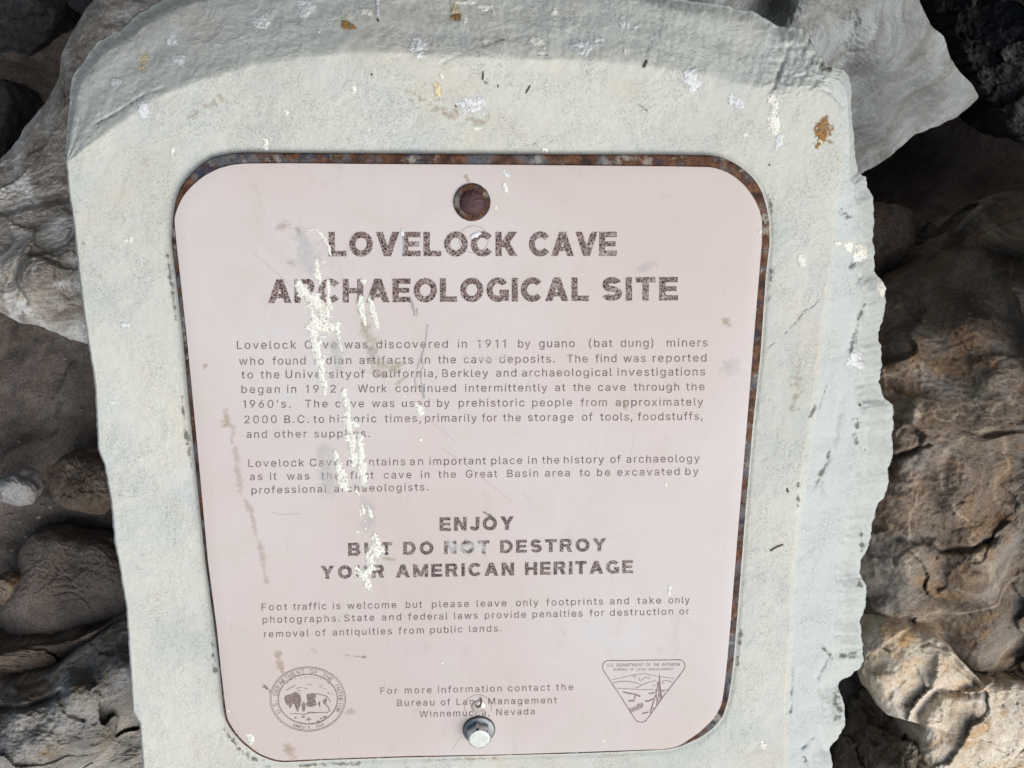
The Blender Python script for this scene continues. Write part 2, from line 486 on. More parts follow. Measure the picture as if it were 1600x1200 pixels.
REG = r"""'206|74 314,66 513,140 513,132 314|0 2 1,0 3 2
(273|85 207,86 245,90 284,97 324,105 365,116 404,128 442,142 479,157 511,174 543,242 543,223 502,208 465,195 427,183 389,173 350,165 313,160 276,156 240,155 207,156 176,159 146,164 115,171 84,181 51,192 18,205 -18,221 -55,242 -100,174 -100,147 -48,125 2,107 54,95 105,88 156|8 10 9,8 11 10,7 11 8,7 12 11,6 12 7,6 13 12,5 13 6,5 14 13,4 14 5,4 15 14,3 15 4,3 16 15,2 16 3,2 17 16,1 17 2,1 18 17,0 18 1,0 19 18,0 20 19,34 20 0,34 21 20,33 21 34,33 22 21,33 23 22,32 23 33,32 24 23,31 24 32,31 25 24,31 26 25,30 26 31,30 27 26,29 27 30,29 28 27
)273|31 -100,52 -54,68 -16,82 19,93 53,102 86,109 117,114 147,117 177,118 207,117 240,113 276,108 313,100 350,90 389,79 427,65 465,50 502,31 543,99 543,116 511,132 479,145 442,158 404,168 365,177 324,183 284,187 245,188 207,186 155,178 104,165 52,148 1,126 -49,99 -100|17 19 18,17 20 19,17 21 20,16 21 17,16 22 21,15 22 16,15 23 22,14 23 15,14 24 23,13 24 14,13 25 24,12 25 13,12 26 25,11 26 12,11 27 26,10 27 11,10 28 27,9 28 10,8 28 9,8 29 28,7 29 8,7 30 29,6 30 7,5 30 6,5 31 30,4 31 5,3 31 4,3 32 31,2 32 3,2 33 32,1 33 2,1 34 33,0 34 1
,188|33 -123,64 75,142 75,87 -123|0 2 1,0 3 2
.188|95 -8,82 -7,71 -2,60 6,52 16,47 28,45 41,47 54,52 66,60 76,71 84,82 89,95 91,108 89,120 84,131 76,139 66,143 54,145 41,143 28,139 16,131 6,120 -2,108 -7|11 13 12,11 14 13,10 14 11,10 15 14,9 15 10,8 15 9,8 16 15,7 16 8,7 17 16,6 17 7,6 18 17,6 19 18,5 19 6,5 20 19,4 20 5,4 21 20,3 21 4,3 22 21,2 22 3,1 22 2,1 23 22,0 23 1
0453|227 -11,190 -7,157 3,127 21,102 45,81 76,65 112,53 154,46 201,44 254,46 307,53 354,65 396,82 433,103 463,128 488,157 505,190 516,227 520,263 516,296 505,325 488,351 463,371 433,388 396,400 354,407 307,409 254,407 201,400 154,388 112,372 76,351 45,326 21,296 3,263 -7,227 54,249 56,270 64,287 77,303 95,316 117,326 145,334 177,338 213,340 254,338 295,334 332,326 364,316 391,303 414,287 432,270 445,249 453,227 456,204 453,184 445,166 432,150 414,137 391,127 364,119 332,115 295,113 254,115 213,119 177,127 145,137 117,150 95,166 77,184 64,204 56|17 19 18,16 19 17,16 20 19,15 20 16,15 21 20,14 21 15,14 22 21,13 55 14,55 54 14,54 22 14,54 53 22,53 23 22,52 23 53,13 56 55,51 23 52,13 57 56,12 57 13,51 24 23,12 58 57,50 24 51,12 59 58,49 24 50,11 59 12,49 25 24,48 25 49,11 60 59,47 25 48,11 61 60,10 61 11,47 26 25,46 26 47,10 62 61,9 62 10,46 27 26,45 27 46,9 63 62,8 63 9,8 64 63,44 27 45,44 28 27,8 65 64,43 28 44,7 65 8,43 29 28,7 66 65,42 29 43,6 66 7,42 30 29,6 67 66,41 30 42,6 68 67,40 30 41,40 31 30,5 68 6,39 31 40,5 69 68,38 31 39,5 70 69,38 32 31,4 70 5,4 71 70,37 32 38,4 36 71,36 32 37,4 32 36,4 33 32,3 33 4,3 34 33,2 34 3,2 35 34,1 35 2,1 0 35
1300|146 381,56 371,56 428,137 458,162 513,219 513,219 -4,146 -4|3 5 4,3 6 5,2 0 3,0 6 3,1 0 2,7 6 0
2453|60 -4,60 49,231 231,249 251,265 269,279 285,290 300,300 314,307 328,312 342,315 356,316 371,315 388,311 403,304 416,295 428,284 438,271 445,257 451,241 454,224 456,205 454,189 450,174 444,161 435,151 424,142 412,136 397,132 380,131 358,61 358,64 392,71 419,83 444,99 466,118 485,141 500,167 511,195 517,225 520,255 517,283 511,308 500,330 486,349 468,364 447,376 424,383 399,385 373,384 353,380 335,375 316,366 298,354 277,339 256,320 233,297 206,270 177,157 59,157 61,393 61,393 -4|38 40 39,38 41 40,37 41 38,37 42 41,36 42 37,36 43 42,35 43 36,35 44 43,34 44 35,34 45 44,33 21 34,21 20 34,20 45 34,19 45 20,18 45 19,33 22 21,17 45 18,33 23 22,17 46 45,16 46 17,32 23 33,32 24 23,15 46 16,32 25 24,14 46 15,32 26 25,14 47 46,31 26 32,13 47 14,31 27 26,12 47 13,12 48 47,31 28 27,30 28 31,11 48 12,30 29 28,11 49 48,10 49 11,9 49 10,9 50 49,8 50 9,8 51 50,7 51 8,7 52 51,6 52 7,5 52 6,5 53 52,4 53 5,4 54 53,3 54 4,3 55 54,2 55 3,2 56 55,1 56 2,1 57 56,1 59 57,59 58 57,1 60 59,1 61 60,0 61 1
3453|218 -11,187 -9,158 -3,131 6,106 19,85 35,67 55,53 78,44 103,39 136,113 136,116 116,122 102,130 90,140 79,152 70,167 63,183 58,200 55,218 54,238 55,257 59,273 64,288 73,301 83,311 95,319 110,324 126,325 145,324 162,319 179,312 194,303 208,289 220,273 230,253 237,229 242,201 244,153 244,153 301,284 450,284 448,66 448,66 513,376 513,376 459,207 268,207 293,247 294,280 290,310 280,336 265,357 247,374 225,387 200,394 173,397 145,394 116,387 89,374 64,356 42,335 24,310 9,282 -2,251 -9|42 44 43,42 45 44,42 40 45,40 41 45,41 46 45,42 39 40,39 41 42,39 47 41,47 46 41,38 47 39,47 49 48,38 49 47,38 50 49,38 51 50,38 52 51,38 37 52,37 36 52,36 53 52,35 53 36,34 53 35,33 53 34,33 54 53,32 54 33,31 54 32,31 55 54,30 55 31,29 55 30,29 56 55,28 56 29,27 56 28,27 57 56,8 10 9,8 11 10,26 57 27,8 12 11,26 58 57,25 58 26,7 12 8,7 13 12,24 58 25,7 14 13,24 59 58,23 59 24,7 15 14,6 15 7,22 59 23,6 16 15,21 59 22,21 60 59,6 17 16,20 60 21,6 18 17,19 60 20,5 18 6,5 19 18,5 60 19,5 61 60,4 61 5,4 62 61,3 62 4,3 63 62,2 63 3,2 64 63,1 64 2,1 0 64
4453|36 101,36 160,245 513,318 513,113 165,113 167,417 167,417 101,278 -4,278 121,278 146,278 322,347 322,347 -4|1 3 2,1 5 3,5 4 3,1 6 5,1 7 6,0 7 1,10 12 11,10 13 12,9 13 10,8 13 9
6453|226 -11,195 -8,167 -1,140 11,117 28,97 48,81 73,69 100,62 130,59 162,61 187,67 213,76 240,90 270,109 304,134 343,250 513,330 513,153 257,139 257,147 273,154 282,162 291,172 298,182 305,194 311,207 315,220 317,235 318,265 316,293 309,318 298,340 283,358 264,373 242,384 216,391 188,393 157,390 126,383 97,371 71,355 47,335 27,312 11,286 -1,257 -8,226 52,245 54,261 59,276 66,290 76,301 89,311 103,318 120,322 138,323 157,322 177,318 195,311 211,301 226,290 238,277 248,261 255,245 260,226 261,208 260,191 255,176 248,162 238,151 226,141 212,135 196,130 178,129 158,130 138,135 120,141 103,151 89,162 76,176 66,191 59,208 54|15 17 16,15 24 17,24 18 17,14 24 15,27 29 28,26 29 27,26 30 29,25 30 26,24 30 25,24 31 30,14 23 24,18 31 24,13 23 14,13 22 23,18 32 31,13 21 22,18 64 32,64 33 32,13 20 21,13 19 20,12 19 13,64 63 33,63 34 33,18 65 64,18 66 65,62 34 63,12 18 19,12 66 18,12 67 66,61 34 62,12 68 67,60 34 61,60 35 34,11 68 12,11 69 68,59 35 60,11 70 69,58 35 59,58 36 35,10 70 11,10 71 70,57 36 58,10 72 71,56 36 57,56 37 36,9 72 10,9 73 72,55 37 56,8 73 9,8 74 73,54 37 55,54 38 37,8 75 74,53 38 54,7 75 8,53 39 38,7 76 75,52 39 53,7 77 76,51 39 52,6 77 7,51 40 39,6 78 77,50 40 51,6 79 78,49 40 50,5 79 6,49 41 40,5 80 79,48 41 49,5 81 80,47 41 48,5 46 81,46 41 47,5 41 46,4 41 5,4 42 41,3 42 4,3 43 42,2 43 3,2 44 43,1 44 2,1 45 44,0 45 1
8453|226 -11,193 -9,162 -3,134 8,109 22,88 39,71 60,58 83,50 108,48 135,49 157,54 177,61 197,72 215,84 230,99 244,115 255,133 263,149 268,149 264,127 272,107 286,89 305,77 328,69 353,66 380,69 406,76 430,87 452,103 472,122 488,144 502,169 512,197 518,226 520,256 518,283 512,308 502,330 488,349 472,365 452,376 430,383 406,386 380,383 353,375 329,363 306,346 286,325 272,304 264,304 268,320 263,337 255,354 244,368 230,381 215,391 197,399 177,403 157,405 135,402 108,395 83,382 60,364 39,343 22,319 8,290 -3,260 -9,226 53,247 54,266 58,283 64,298 72,310 82,320 94,327 107,331 122,333 139,331 156,327 172,319 186,309 199,296 210,281 219,264 226,246 230,226 231,206 230,188 226,171 219,156 210,143 199,133 186,126 172,121 156,119 139,121 122,125 107,132 94,142 82,154 72,169 64,186 58,205 54,226 294,243 295,258 298,272 304,285 312,295 321,304 333,310 346,314 360,315 376,314 391,310 405,304 418,296 429,286 438,273 446,259 451,244 455,226 456,209 455,193 451,179 446,167 438,156 429,148 418,142 405,138 391,137 376,138 360,142 346,148 333,156 321,167 312,180 304,194 298,209 295|33 35 34,32 35 33,32 36 35,31 36 32,31 37 36,30 37 31,30 38 37,29 38 30,29 39 38,29 40 39,28 122 29,122 40 29,28 123 122,121 40 122,120 40 121,28 124 123,120 41 40,27 124 28,119 41 120,27 125 124,118 41 119,27 126 125,117 41 118,27 127 126,117 42 41,26 127 27,116 42 117,26 128 127,115 42 116,26 129 128,115 43 42,25 129 26,114 43 115,25 130 129,113 43 114,25 131 130,113 44 43,24 131 25,112 44 113,24 132 131,111 44 112,24 133 132,111 45 44,23 133 24,110 45 111,23 134 133,109 45 110,23 135 134,109 46 45,22 135 23,108 46 109,22 136 135,22 137 136,107 46 108,107 47 46,21 137 22,21 138 137,106 47 107,21 139 138,105 47 106,21 104 139,104 47 105,21 47 104,21 48 47,20 48 21,20 50 48,50 49 48,19 18 20,18 50 20,17 50 18,17 51 50,16 51 17,16 52 51,15 52 16,15 53 52,14 53 15,14 86 53,86 54 53,14 87 86,85 54 86,13 87 14,85 55 54,84 55 85,13 88 87,83 55 84,13 89 88,82 55 83,13 90 89,82 56 55,12 90 13,12 91 90,81 56 82,12 92 91,80 56 81,80 57 56,11 92 12,11 93 92,79 57 80,79 58 57,10 93 11,10 94 93,78 58 79,78 59 58,9 94 10,9 95 94,77 59 78,76 59 77,9 96 95,76 60 59,8 96 9,75 60 76,8 97 96,7 97 8,75 61 60,74 61 75,7 98 97,73 61 74,7 99 98,6 99 7,73 62 61,72 62 73,6 100 99,6 101 100,71 62 72,6 102 101,70 62 71,5 102 6,70 63 62,5 103 102,69 63 70,5 68 103,68 63 69,5 63 68,4 63 5,4 64 63,3 64 4,3 65 64,3 66 65,2 66 3,2 67 66,1 67 2,1 0 67
9453|226 520,257 517,286 510,312 497,336 481,355 460,371 436,383 409,391 379,393 347,391 322,386 295,376 268,363 239,343 205,318 166,203 -4,123 -4,299 252,314 252,305 236,298 227,290 218,281 210,270 204,258 198,246 194,232 191,218 191,188 193,160 199,135 211,113 226,95 245,79 267,68 293,62 321,59 352,62 383,69 412,81 438,97 462,117 482,141 498,167 510,195 517,226 456,208 455,191 450,176 443,163 432,151 420,142 405,135 389,131 371,129 352,131 332,135 314,142 297,151 283,163 271,176 261,191 253,208 249,226 247,244 249,261 253,277 261,290 270,302 282,311 297,318 313,322 331,323 350,322 370,318 389,311 405,302 420,290 432,277 443,261 450,245 455|45 1 0,44 1 45,44 2 1,43 2 44,43 3 2,42 3 43,42 4 3,41 4 42,41 5 4,40 47 41,47 46 41,46 5 41,46 81 5,81 6 5,40 48 47,80 6 81,40 49 48,79 6 80,78 6 79,40 50 49,39 50 40,78 7 6,39 51 50,77 7 78,39 52 51,76 7 77,38 52 39,76 8 7,38 53 52,75 8 76,38 54 53,74 8 75,37 54 38,74 9 8,37 55 54,73 9 74,36 55 37,36 56 55,72 9 73,72 10 9,36 57 56,71 10 72,71 11 10,35 57 36,35 58 57,70 11 71,35 59 58,69 11 70,69 12 11,34 59 35,34 60 59,68 12 69,34 61 60,67 12 68,67 19 12,19 13 12,33 61 34,33 62 61,66 19 67,33 63 62,65 18 66,18 19 66,20 13 19,65 25 18,25 17 18,33 64 63,64 25 65,33 25 64,32 25 33,20 14 13,21 14 20,22 14 21,31 25 32,23 14 22,30 25 31,24 14 23,24 15 14,25 15 24,29 25 30,29 26 25,17 15 25,29 27 26,28 27 29,17 16 15
A480|11 -4,199 513,279 513,469 -4,392 -4,283 301,276 321,269 345,260 371,251 401,240 437,227 482,250 482,237 436,226 400,217 370,208 343,201 321,194 301,88 -4,106 138,106 203,374 203,374 138|0 11 1,11 2 1,11 12 2,12 3 2,0 13 11,13 10 11,13 10 12,10 3 12,9 3 10,0 14 13,8 3 9,0 15 14,7 3 8,0 16 15,6 3 7,0 17 16,5 3 6,0 18 17,0 19 18,4 3 5,20 22 21,20 23 22
B456|56 -4,56 513,241 513,275 511,305 505,331 494,352 480,370 464,384 444,394 422,400 399,402 374,401 353,397 334,390 318,381 304,371 293,359 283,345 275,331 268,319 264,319 266,332 263,349 258,365 249,381 237,394 222,406 205,415 185,420 162,422 136,420 111,414 87,404 65,389 45,370 28,346 14,318 4,285 -2,247 -4,129 61,245 61,280 64,307 71,327 83,341 98,349 116,351 137,350 153,346 168,339 182,330 194,318 205,304 214,287 221,269 225,248 227,129 227,129 289,238 289,255 291,272 294,286 300,300 308,311 317,320 329,327 342,331 356,332 372,329 392,322 410,310 426,292 438,269 445,240 448,129 448|0 75 1,75 2 1,75 3 2,75 4 3,75 5 4,75 6 5,75 7 6,75 74 7,74 8 7,0 58 75,73 8 74,72 8 73,72 9 8,71 9 72,70 9 71,70 10 9,69 10 70,69 11 10,68 11 69,68 12 11,67 12 68,66 12 67,66 13 12,65 13 66,65 14 13,64 14 65,64 15 14,63 15 64,62 15 63,62 16 15,61 16 62,60 16 61,60 17 16,59 17 60,0 57 58,57 59 58,57 17 59,57 18 17,57 21 18,21 19 18,21 20 19,57 22 21,57 23 22,57 24 23,57 25 24,57 56 25,56 26 25,0 40 57,55 26 56,54 26 55,54 27 26,53 27 54,52 27 53,51 27 52,51 28 27,50 28 51,50 29 28,49 29 50,48 29 49,48 30 29,47 30 48,46 30 47,46 31 30,45 31 46,45 32 31,44 32 45,44 33 32,43 33 44,42 33 43,42 34 33,41 34 42,0 41 40,0 34 41,0 35 34,0 36 35,0 37 36,0 38 37,0 39 38
C510|267 -11,224 -7,185 4,148 22,116 46,88 77,66 113,49 156,40 202,36 254,40 306,49 353,66 395,88 432,116 462,148 487,185 505,224 516,267 520,293 518,318 514,341 508,364 499,385 488,405 474,422 458,438 440,451 420,462 398,471 375,478 344,405 344,400 364,394 379,386 392,377 405,367 415,355 425,342 433,329 440,314 445,299 449,283 451,267 452,238 449,211 442,186 429,163 411,144 389,129 362,117 331,110 295,107 254,110 214,117 178,129 146,145 119,164 97,186 80,211 67,238 59,267 57,283 58,299 60,314 64,329 69,342 76,355 84,367 93,377 104,386 117,394 130,400 145,405 164,478 164,471 134,463 111,452 89,438 69,423 51,405 35,385 21,364 10,342 1,318 -6,293 -10|17 19 18,17 20 19,16 20 17,16 21 20,16 22 21,15 22 16,15 23 22,15 24 23,14 24 15,14 25 24,13 44 14,44 43 14,43 25 14,43 42 25,42 26 25,41 26 42,13 45 44,40 26 41,39 26 40,13 46 45,39 27 26,38 27 39,37 27 38,12 46 13,12 47 46,36 27 37,36 28 27,35 28 36,12 48 47,34 28 35,34 29 28,11 48 12,33 29 34,11 49 48,32 29 33,32 30 29,31 30 32,11 50 49,10 50 11,10 51 50,9 51 10,9 52 51,9 53 52,8 53 9,8 54 53,7 54 8,7 55 54,72 74 73,72 75 74,6 55 7,6 56 55,71 75 72,71 76 75,70 76 71,6 57 56,69 76 70,5 57 6,69 77 76,68 77 69,5 58 57,67 77 68,67 78 77,66 78 67,5 59 58,4 59 5,65 78 66,64 78 65,64 79 78,4 60 59,63 79 64,62 79 63,4 61 60,61 79 62,4 79 61,4 80 79,3 80 4,3 81 80,2 81 3,2 82 81,2 83 82,1 83 2,1 84 83,1 85 84,0 85 1
D502|219 -4,92 -4,92 61,215 61,253 64,287 71,316 84,340 102,360 124,375 151,386 182,393 217,395 255,393 294,386 328,375 359,360 385,341 407,318 425,290 437,257 445,221 448,89 448,89 513,225 513,273 509,316 499,355 482,388 458,415 428,437 393,453 352,462 306,466 255,462 204,453 158,437 117,415 81,387 51,353 27,313 10,269 -1,129 513,129 -4,56 -4,56 513|22 24 23,22 25 24,22 26 25,22 27 26,22 28 27,22 21 28,21 20 28,20 29 28,19 29 20,18 29 19,18 30 29,17 30 18,16 30 17,16 31 30,15 31 16,14 31 15,14 32 31,13 32 14,13 33 32,12 33 13,12 34 33,11 34 12,10 34 11,10 35 34,9 35 10,9 36 35,8 36 9,7 36 8,7 37 36,6 37 7,5 37 6,5 38 37,4 38 5,3 38 4,1 3 2,1 38 3,1 39 38,1 40 39,1 41 40,1 0 41,44 42 45,44 43 42
E419|56 -4,56 513,376 513,376 448,129 448,129 290,359 290,359 225,129 225,129 61,379 61,379 -4|0 4 1,4 2 1,4 3 2,0 5 4,0 8 5,8 6 5,8 7 6,0 9 8,0 10 9,0 11 10
F410|56 -4,56 513,373 513,373 448,129 448,129 282,350 282,350 217,129 217,129 -4|0 4 1,4 2 1,4 3 2,0 5 4,0 8 5,8 6 5,8 7 6,0 9 8
G520|269 -11,225 -7,184 4,147 22,115 46,88 77,66 114,49 156,40 203,36 254,40 306,49 353,66 395,88 432,115 462,147 487,183 505,222 516,265 520,292 518,317 514,342 507,365 498,386 486,406 472,423 456,439 438,453 418,464 397,472 374,479 345,405 345,398 363,392 378,384 391,375 403,365 414,354 424,341 432,328 439,314 445,299 449,283 451,265 452,237 449,210 442,185 429,163 412,144 389,129 362,117 331,110 295,107 254,110 214,117 178,129 146,145 120,164 97,186 80,212 67,239 59,269 57,296 59,320 65,343 75,362 88,379 105,393 125,403 148,409 174,411 207,480 195,279 195,279 260,482 260,482 200,479 159,470 122,454 89,434 60,408 35,378 15,345 1,308 -8|17 19 18,17 20 19,16 20 17,16 21 20,16 22 21,15 22 16,15 23 22,14 23 15,14 24 23,14 25 24,13 44 14,44 43 14,43 25 14,43 42 25,42 26 25,41 26 42,13 45 44,40 26 41,39 26 40,13 46 45,38 26 39,38 27 26,37 27 38,12 46 13,12 47 46,36 27 37,36 28 27,35 28 36,12 48 47,34 28 35,34 29 28,11 48 12,33 29 34,11 49 48,32 29 33,32 30 29,31 30 32,11 50 49,10 50 11,10 51 50,9 51 10,9 52 51,72 74 73,72 70 74,70 75 74,9 53 52,8 53 9,8 54 53,72 69 70,71 75 70,7 54 8,71 76 75,69 71 72,69 76 71,7 55 54,68 76 69,68 77 76,6 55 7,67 77 68,6 56 55,66 77 67,66 78 77,6 57 56,5 57 6,65 78 66,5 58 57,65 79 78,64 79 65,5 59 58,4 59 5,63 79 64,4 60 59,62 79 63,62 80 79,4 61 60,61 80 62,4 80 61,3 80 4,3 81 80,2 81 3,2 82 81,1 82 2,1 83 82,0 83 1
H517|56 -4,56 513,129 513,129 293,388 293,388 513,461 513,461 -4,388 -4,388 228,129 228,129 -4|0 2 1,0 3 2,4 6 5,4 7 6,0 10 3,10 4 3,10 9 4,9 7 4,0 11 10,8 7 9
I190|56 513,132 513,132 -4,56 -4|3 1 0,3 2 1
L393|56 -4,56 513,129 513,129 61,365 61,365 -4|0 2 1,0 3 2,0 4 3,0 5 4
M628|56 -4,56 513,154 513,281 189,284 180,287 171,291 160,295 149,299 137,303 124,307 111,311 98,315 85,319 72,322 61,327 45,302 45,307 60,310 72,314 84,318 96,322 109,326 122,330 135,334 148,338 160,342 170,345 180,349 189,474 513,572 513,572 -4,500 -4,500 291,500 302,500 314,500 327,501 340,501 354,501 369,501 383,502 398,502 413,502 428,503 443,503 461,518 461,512 440,507 424,501 408,496 392,491 377,486 361,481 347,476 333,471 320,467 309,463 298,460 289,344 -4,283 -4,167 289,163 298,159 308,155 320,151 332,146 345,141 360,136 375,131 390,125 406,120 423,114 439,106 461,123 461,123 444,124 430,124 416,124 401,125 387,125 372,125 357,125 343,126 329,126 315,126 303,126 291,126 -4|0 73 1,73 2 1,73 74 2,74 3 2,28 45 29,45 30 29,45 46 30,46 31 30,0 72 73,75 3 74,28 44 45,47 31 46,76 3 75,28 43 44,48 31 47,0 71 72,77 3 76,28 42 43,49 31 48,0 78 71,78 70 71,78 70 77,70 3 77,28 49 42,49 41 42,28 50 49,41 31 49,69 3 70,0 79 78,40 31 41,28 51 50,68 3 69,0 80 79,39 31 40,28 52 51,67 3 68,0 81 80,38 31 39,28 53 52,66 3 67,0 82 81,37 31 38,28 54 53,65 3 66,0 83 82,36 31 37,28 55 54,64 3 65,0 84 83,35 31 36,28 56 55,63 3 64,0 85 84,34 31 35,28 57 56,62 3 63,0 86 85,33 31 34,28 58 57,61 3 62,0 87 86,32 31 33,28 59 58,60 3 61,60 4 3,27 59 28,60 5 4,26 59 27,60 6 5,25 59 26,60 7 6,24 59 25,60 8 7,23 59 24,60 9 8,22 59 23,60 10 9,21 59 22,60 11 10,20 59 21,60 19 11,19 12 11,19 12 20,12 59 20,13 59 12,60 18 19,14 59 13,60 17 18,15 59 14,60 16 17,60 15 16,60 59 15
N523|56 -4,56 513,138 513,346 185,352 176,359 165,366 153,374 139,382 124,391 109,400 92,409 75,420 52,401 49,399 72,398 90,397 108,396 125,395 142,395 157,395 171,395 184,395 195,395 513,467 513,467 -4,385 -4,199 288,191 301,182 315,174 329,165 344,155 361,145 379,133 400,119 423,101 455,123 458,124 429,125 406,126 384,127 363,128 345,128 328,129 313,129 301,129 291,129 -4|0 36 1,36 2 1,36 37 2,37 3 2,22 24 23,22 25 24,38 3 37,0 35 36,39 34 38,34 3 38,0 39 35,39 34 35,0 40 39,33 3 34,0 41 40,32 3 33,0 42 41,31 3 32,0 43 42,30 3 31,29 3 30,0 44 43,28 3 29,0 45 44,27 3 28,0 46 45,0 47 46,26 3 27,21 25 22,26 4 3,20 25 21,26 5 4,19 25 20,26 6 5,18 25 19,26 7 6,17 25 18,26 8 7,16 25 17,26 9 8,26 15 9,15 10 9,15 10 16,10 25 16,11 25 10,26 14 15,12 25 11,26 13 14,13 25 12,26 25 13
O533|267 -11,224 -7,185 4,148 22,116 46,89 77,66 113,50 156,40 202,36 254,40 306,50 353,66 395,89 432,116 462,148 487,185 505,224 516,267 520,310 516,349 505,386 487,418 462,445 432,467 395,484 353,494 306,497 254,494 202,484 156,467 113,445 77,418 46,386 22,349 4,310 -7,267 57,296 59,322 67,347 79,370 97,389 119,405 146,417 177,424 213,426 254,424 295,417 331,405 363,389 390,370 412,347 429,322 442,296 449,267 452,238 449,211 442,186 429,164 412,145 390,129 363,117 331,110 295,107 254,110 213,117 178,129 146,145 119,164 97,186 80,211 67,238 59|17 19 18,16 19 17,16 20 19,15 20 16,15 21 20,14 21 15,14 22 21,13 55 14,55 54 14,54 22 14,54 53 22,53 23 22,52 23 53,13 56 55,51 23 52,13 57 56,12 57 13,51 24 23,50 24 51,12 58 57,49 24 50,12 59 58,11 59 12,49 25 24,48 25 49,11 60 59,47 25 48,11 61 60,10 61 11,47 26 25,46 26 47,10 62 61,9 62 10,46 27 26,45 27 46,9 63 62,44 27 45,9 64 63,8 64 9,44 28 27,8 65 64,43 28 44,43 29 28,7 65 8,7 66 65,42 29 43,42 30 29,6 66 7,6 67 66,41 30 42,6 68 67,40 30 41,40 31 30,5 68 6,5 69 68,39 31 40,5 70 69,38 31 39,38 32 31,4 70 5,4 71 70,37 32 38,4 36 71,36 32 37,4 32 36,4 33 32,3 33 4,3 34 33,2 34 3,2 35 34,1 35 2,0 35 1
P445|56 -4,56 513,235 513,273 510,306 503,334 491,358 475,378 455,393 432,404 406,411 378,413 348,411 318,404 290,393 264,378 240,358 220,334 204,306 191,273 184,235 182,105 182,105 246,232 246,257 248,278 252,295 260,309 269,321 281,329 295,336 311,339 329,340 348,339 367,336 384,329 400,321 414,309 425,295 435,277 442,257 447,232 448,129 448,129 -4|0 42 1,42 2 1,42 3 2,42 4 3,42 5 4,42 6 5,42 7 6,42 41 7,41 40 7,40 8 7,0 22 42,22 43 42,39 8 40,38 8 39,37 8 38,37 9 8,36 9 37,35 9 36,35 10 9,34 10 35,33 10 34,33 11 10,32 11 33,31 11 32,31 12 11,30 12 31,30 13 12,29 13 30,28 13 29,28 14 13,27 14 28,26 14 27,26 15 14,25 15 26,24 15 25,23 15 24,0 21 22,43 23 22,43 20 23,20 15 23,20 16 15,20 17 16,20 18 17,20 19 18,0 20 21,0 43 20
R449|56 -4,56 513,236 513,273 510,306 504,335 492,359 477,379 458,394 435,405 410,411 382,413 352,411 322,405 295,394 269,379 247,359 229,335 214,306 202,273 196,236 194,92 194,92 259,233 259,258 260,279 264,296 270,310 279,322 290,330 302,336 317,340 334,341 352,340 371,336 388,330 403,322 416,310 427,296 436,278 443,257 447,233 448,129 448,129 -4,351 -4,223 233,305 233,435 -4|0 22 1,22 42 1,42 2 1,42 3 2,42 4 3,42 5 4,42 6 5,42 7 6,42 41 7,41 40 7,40 8 7,22 43 42,39 8 40,38 8 39,37 8 38,37 9 8,36 9 37,35 9 36,35 10 9,34 10 35,33 10 34,33 11 10,32 11 33,31 11 32,31 12 11,30 12 31,30 13 12,29 13 30,28 13 29,28 14 13,27 14 28,26 14 27,25 14 26,25 15 14,24 15 25,23 15 24,0 21 22,43 23 22,43 20 23,20 15 23,20 16 15,20 17 16,20 18 17,20 19 18,0 20 21,0 43 20,44 46 45,44 47 46
S447|224 -13,188 -11,155 -5,126 6,100 20,78 37,61 58,47 82,38 108,34 141,108 141,112 119,118 104,127 90,138 79,152 70,168 62,185 57,204 54,224 53,246 54,266 58,284 64,301 72,315 82,326 94,335 108,340 123,341 139,340 154,336 166,329 176,319 185,308 194,294 201,279 207,262 213,244 218,182 236,143 249,110 266,83 286,64 311,52 340,48 372,51 401,58 427,72 450,89 471,111 488,136 501,164 512,194 518,227 520,260 518,290 511,318 501,342 488,363 471,380 451,393 429,401 404,405 374,334 374,328 400,317 419,300 434,278 445,253 452,225 455,204 453,186 450,169 444,154 436,142 427,132 416,125 404,121 390,119 376,121 360,126 347,134 336,145 327,157 319,171 312,186 306,200 301,213 297,265 283,281 279,296 273,313 267,330 260,346 251,361 241,375 229,388 215,398 199,406 182,411 161,412 139,410 111,402 85,390 61,373 40,351 22,325 7,295 -4,261 -11|52 54 53,51 54 52,51 55 54,50 55 51,50 56 55,49 56 50,49 57 56,48 57 49,48 58 57,48 59 58,47 69 48,69 59 48,47 70 69,68 59 69,47 71 70,67 59 68,67 60 59,46 71 47,46 72 71,66 60 67,46 73 72,46 74 73,65 60 66,65 61 60,46 75 74,45 75 46,64 61 65,45 76 75,64 62 61,45 77 76,44 77 45,63 62 64,44 78 77,44 79 78,43 79 44,43 80 79,43 81 80,42 81 43,42 82 81,42 83 82,42 84 83,42 85 84,41 85 42,41 86 85,41 87 86,41 88 87,40 88 41,40 89 88,40 90 89,40 91 90,40 92 91,39 92 40,39 93 92,39 94 93,38 94 39,38 95 94,37 95 38,37 96 95,36 96 37,36 97 96,35 97 36,34 97 35,33 97 34,33 98 97,32 98 33,31 98 32,31 99 98,30 99 31,29 99 30,29 100 99,28 100 29,8 10 9,8 11 10,27 100 28,27 101 100,26 101 27,8 12 11,26 102 101,25 102 26,7 12 8,7 13 12,24 102 25,7 14 13,24 103 102,23 103 24,6 14 7,6 15 14,22 103 23,6 16 15,21 103 22,6 17 16,21 104 103,20 104 21,5 17 6,5 18 17,19 104 20,5 19 18,5 104 19,5 105 104,4 105 5,4 106 105,3 106 4,3 107 106,2 107 3,2 108 107,1 108 2,1 0 108
T449|28 448,28 513,421 513,421 448,261 448,261 -4,189 -4,189 448|0 2 1,0 3 2,7 3 0,6 4 7,4 3 7,6 5 4
